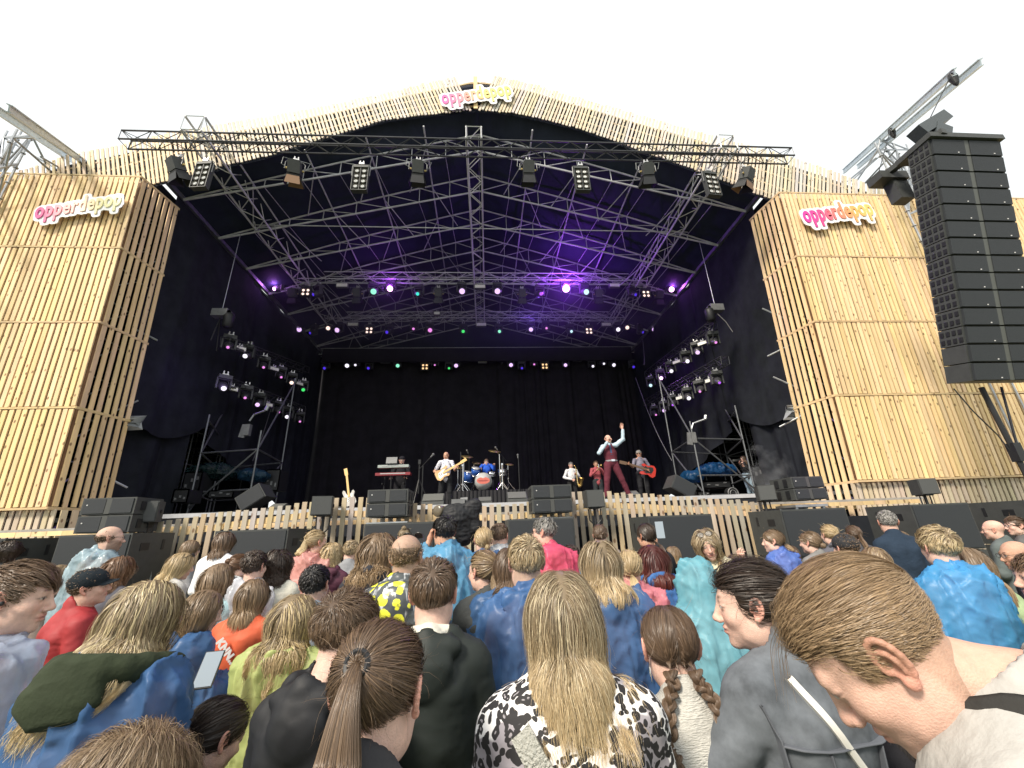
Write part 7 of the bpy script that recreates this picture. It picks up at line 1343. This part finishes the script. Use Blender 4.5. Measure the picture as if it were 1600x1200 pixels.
CW = figure('camera woman in black top and pale blue jeans at the wing', 1161, 717, 14.6, ZS, yaw=100, pitch=4, J=dict(eR=(-.20,-.14,1.16), wR=(-.32,-.22,1.38), eL=(.06,-.20,1.12), wL=(-.20,-.26,1.28), kR=(-.08,-.03,.50), kL=(.10,-.03,.50), aR=(-.07,0,.09), aL=(.13,0,.09)), top=fabric('cloth', (.02,.02,.022)), legs=fabric('denim', (.28,.38,.46)), hcol='brown', hstyle='long', HL=.35, skin='pink', female=True, seed=19, hopts=dict(wave=.008, lam=.08))
t, H, j, k, o = CW; s_ = thing('camera', 'camera with lens raised by the woman in pale jeans', 'camera', o+np.array([-.34,-.22,1.52])*k); mb = MB(); mb.box((0,0,0), (.10,.15,.12)); mb.build('camera_body', BLKM, s_); mb = MB(); mb.lathe([(.045,0),(.05,.18),(.042,.19)], (-.05,0,0), (-1,0,0), 14); mb.build('lens', CAB, s_, True)
# ---- keyboards
kx = at(617, 745, 14.2); t = thing('keyboard_rig', 'two tier keyboard stand with silver keyboard above a red one', 'keyboards', (kx[0], 14.2, ZS)); 
mb = MB(); 
for s in (-1, 1):
    mb.tube((s*.35,-.1,.0), (s*.35,.1,1.25), .022); mb.tube((s*.35,-.3,0), (s*.35,.3,0.02), .02); mb.tube((s*.35,0,.9),(s*.35,-.3,.9),.02); mb.tube((s*.35,0,1.18),(s*.35,-.28,1.22),.02)
mb.build('stand', BLKM, t)
zk1 = at(617, 729, 13.95)[2]-ZS; zk0 = at(617, 741, 13.95)[2]-ZS
for z, m, w_ in ((zk1, mat('key_silver', (.35,.40,.38), .4), 1.02), (zk0, mat('key_red', (.24,.03,.04), .35), 1.15)):
    mb = MB(); mb.box((0,-.22,z), (w_,.30,.09)); o_ = mb.build('keyboard', m, t); mb = MB(); mb.box((0,-.374,z+.012), (w_*.72,.01,.03)); mb.build('keys', SKN, o_)
lz = at(612, 720, 13.9)[2]; t = thing('laptop', 'grey laptop on a thin stand before the keyboard player', 'laptop', (at(612,720,13.8)[0], 13.8, lz)); mb = MB(); mb.box((0,0,0), (.36,.02,.22), R=_rx(-.25)); mb.build('lid', GREYC, t); mb = MB(); mb.box((0,.12,-.11), (.36,.24,.02)); mb.build('base', GREYC, t); mb = MB(); mb.tube((0,.1,-.12), (0,.1,ZS-lz), .022); mb.tube((-.25,.0,ZS-lz+.02),(.25,.2,ZS-lz+.02),.015); mb.build('stand', BLKM, t)
# ---- mic stands
def micstand(pb, pm, Y, lab, boom=True, head=True):
    b = at(pb[0], pb[1], Y); m = at(pm[0], pm[1], Y-.1); zf = RZ if Y > 14.9 and ra < b[0] < rb else ZS; t = thing('microphone_stand', lab, 'mic stand', (b[0], Y, zf), 0, 'microphone stands'); L = np.array([b[0], Y, zf]); mb = MB(); top = np.array([b[0], Y, b[2]])-L; q = m-L; mb.tube((0,0,.0), top, .018)
    for a in (0.4,2.5,4.6): mb.tube((0,0,.22), (.32*math.cos(a), .32*math.sin(a), .01), .014)
    mb.build('pole', BLKM, t)
    if boom: mb = MB(); d = nrm(q-top); mb.tube(top-d*.2, q, .013); mb.build('boom', BLKM, t)
    if head: mb = MB(); mb.lathe([(.02,-.09),(.024,.0),(.036,.02),(.036,.05),(.001,.07)], q, nrm(q-top) if boom else (0,0,1), 10); mb.build('microphone', GREYC, t)
micstand((661,727), (676,711), 12.6, 'boom microphone stand just left of the guitarist'); micstand((720,706), (720,706), 13.8, 'bare straight stand right of the guitarist', False, False); micstand((786,714), (775,700), 15.3, 'tall boom stand over the drum kit'); micstand((810,716), (809,712), 14.4, 'straight microphone stand right of the drum riser', False); micstand((1006,742), (1006,741), 12.9, 'short straight stand in front of the bass player', False, False); micstand((733,712), (730,705), 15.6, 'thin boom stand above the cymbals left of the drummer')
t = thing('light_tripod', 'thin black tripod between keyboards and guitarist', 'tripod', (at(655,740,13.4)[0], 13.4, ZS)); zt_ = at(655,722,13.4)[2]-ZS; mb = MB(); mb.tube((0,0,.5),(0,0,zt_),.025); mb.box((0,0,zt_),(.08,.08,.15)); mb.build('column', BLKM, t)
for a in (.3, 2.4, 4.5): mb = MB(); mb.tube((0,0,.95),(.45*math.cos(a),.45*math.sin(a),0),.018); mb.build('leg', BLKM, t)
gw = at(546, 778, 11.7); guitar(np.array([gw[0], 11.7, gw[2]]), (-.22,.1,.95), mat('guitar_white', (.50,.49,.46), .25, coat=.5), WPG, 'white guitar resting upright on a stand near the fence', MAPLE, 1.05)
# ---- wing clutter
def blob_cloth(c, r, col, lab, seed, name='tarpaulin', cat='tarpaulin'):
    V, Q = sdf([E_((0,0,0), r, .05), E_((r[0]*.6,0,-r[2]*.3), (r[0]*.6,r[1]*.7,r[2]*.7), .08), E_((-r[0]*.6,0,-r[2]*.2), (r[0]*.5,r[1]*.7,r[2]*.6), .08)], .03); V = crumple(V, vnormals(V, Q), .05, 4, seed, True, oc=3); o = raw_mesh(name, V, Q, fabric('plastic', col), None, loc=None, smooth=False); o.location = c; tag(o, lab, cat, 'blue tarpaulins in the wings')
blob_cloth(at(1118,733,13.6), (.6,.3,.17), (.012,.08,.22), 'crumpled bright blue tarpaulin on the desk in the bass wing', 1); blob_cloth(at(1082,744,13.6), (.3,.3,.18), (.012,.08,.2), 'small blue tarpaulin bundle at the scaffold foot in the bass wing', 2); blob_cloth(at(396,742,13.8), (.4,.3,.15), (.02,.07,.12), 'dark blue tarpaulin among cases in the keyboard wing', 3); blob_cloth(at(330,737,14.2), (.7,.4,.25), (.012,.035,.035), 'dark green tarpaulin over a desk in the keyboard wing', 4)
def case(px, py, w, h, Y, lab, m=None, legs_=False):
    c = at(px, py, Y); W = w*Y/F; Hh = h*Y/F; t = thing('equipment_case', lab, 'case', (c[0], Y+.3, c[2]), 0, 'equipment in the wings'); mb = MB(); mb.box((0,0,0), (W,.6,Hh)); b = mb.build('box', m or BLKM, t)
    mb = MB()
    for sx in (-1,1):
        for sz in (-1,1): mb.bar((sx*W/2,-.305,-Hh/2), (sx*W/2,-.305,Hh/2), .03, .02, up=(0,-1,0)); mb.bar((-W/2,-.305,sz*Hh/2), (W/2,-.305,sz*Hh/2), .03, .02, up=(0,-1,0))
    mb.build('edge_trim', STEEL, t)
    for k_ in range(3):
        mb = MB(); mb.box((W*(-.3+.3*k_), -.31, Hh*RNG.uniform(-.25,.25)), (W*.12,.02,Hh*.18)); mb.build('panel', GREYC, t)
for q in [(300,752,24,26,13.6,'black rack beside the keyboard wing post'),(345,772,34,10,13.2,'low flat case under the keyboard scaffold'),(425,750,20,30,14.0,'rack of cables at the right end of the keyboard wing'),(1120,757,46,10,13.6,'wide desk with meters in the bass wing'),(1190,745,26,34,14.4,'grey amplifier rack behind the camera woman'),(1215,722,30,14,15,'upper grey shelf rack in the misty corner'),(1100,773,20,10,13.0,'low box at the bass scaffold foot'),(282,775,20,18,12.4,'small dark case at the stage edge near the bearded man')]: case(*q)
t = thing('cable_reel', 'round cable reel standing in the bass wing', 'cable reel', at(1143,771,13.2)); mb = MB(); mb.lathe([(.20,-.08),(.20,.08)], (0,0,0), (0,-1,0), 20); mb.build('drum', BLKM, t); mb = MB(); a = np.linspace(0,6.283,30); mb.path([(.17*math.cos(q),-.1,.17*math.sin(q)) for q in a], .02); mb.path([(.1*math.cos(q),-.1,.1*math.sin(q)) for q in a], .015); mb.build('cable', GREYC, t)
# foliage glimpse through the keyboard wing
rng = np.random.default_rng(5); n = 1500; c0 = at(283, 733, 20.2); P = rng.normal(size=(n,3))*[.75,.4,.45]+[0,0,0]; d1 = rng.normal(size=(n,3)); d1 /= np.linalg.norm(d1,axis=1,keepdims=True); d2 = np.cross(d1, rng.normal(size=(n,3))); d2 /= np.linalg.norm(d2,axis=1,keepdims=True); V = np.stack([P-d1*.07, P-d2*.035, P+d1*.07, P+d2*.035], 1).reshape(-1,3); Q = np.arange(4*n).reshape(n,4)
bt = thing('bush', 'green yellow bush seen through the gap behind the keyboard wing', 'bush', c0); raw_mesh('foliage', V, Q, mat('leaf', (.16,.19,.05), .6, transl=.3, noise=.4, nscale=5), bt, smooth=False); mb = MB(); mb.tube((0,0,-1.5),(0,0,.2),.05,.02); mb.build('stem', WOODD, bt)
# cable ropes from rigging
for (p, q, Y, lab) in (((437,590),(395,720),19.5,'thin slack cable falling from the lamps to the keyboard wing'),((993,590),(1050,720),19.5,'thin slack cable falling from the lamps to the bass wing'),((1003,520),(1006,570),19.8,'thin steel wire above the bass side drape')):
    a = at(p[0], p[1], Y); b = at(q[0], q[1], Y-3); s = np.linspace(0,1,20)[:,None]; pts = a*(1-s)+b*s; pts[:,2] -= .5*np.sin(s[:,0]*math.pi); mb = MB(); mb.path(pts, .015); tag(mb.build('cable', GREYC), lab, 'cable', 'slack cables')
# smoke puff in the wing
sm = bpy.data.materials.new('smoke'); sm.use_nodes = True; st_ = sm.node_tree; st_.nodes.clear(); oo = st_.nodes.new('ShaderNodeOutputMaterial'); pv = st_.nodes.new('ShaderNodeVolumePrincipled'); pv.inputs['Color'].default_value = (.8,.85,.9,1); tc_ = st_.nodes.new('ShaderNodeTexCoord'); nn_ = st_.nodes.new('ShaderNodeTexNoise'); nn_.inputs['Scale'].default_value = 1.6; nn_.inputs['Detail'].default_value = 4; mr_ = st_.nodes.new('ShaderNodeMapRange'); mr_.inputs[1].default_value = .48; mr_.inputs[2].default_value = .75; mr_.inputs[4].default_value = .8; st_.links.new(tc_.outputs['Object'], nn_.inputs['Vector']); st_.links.new(nn_.outputs['Fac'], mr_.inputs[0]); st_.links.new(mr_.outputs[0], pv.inputs['Density']); st_.links.new(pv.outputs[0], oo.inputs['Volume'])
V, Q = sdf([E_((0,0,0), (1.1,.7,.7), .1), E_((-.5,0,.3), (.5,.4,.6), .2)], .12, .1); o = raw_mesh('smoke', V, Q, sm); o.location = at(1213, 735, 13.0); tag(o, 'puff of grey stage smoke drifting beside the front fill in the bass wing', 'smoke', kind='stuff')
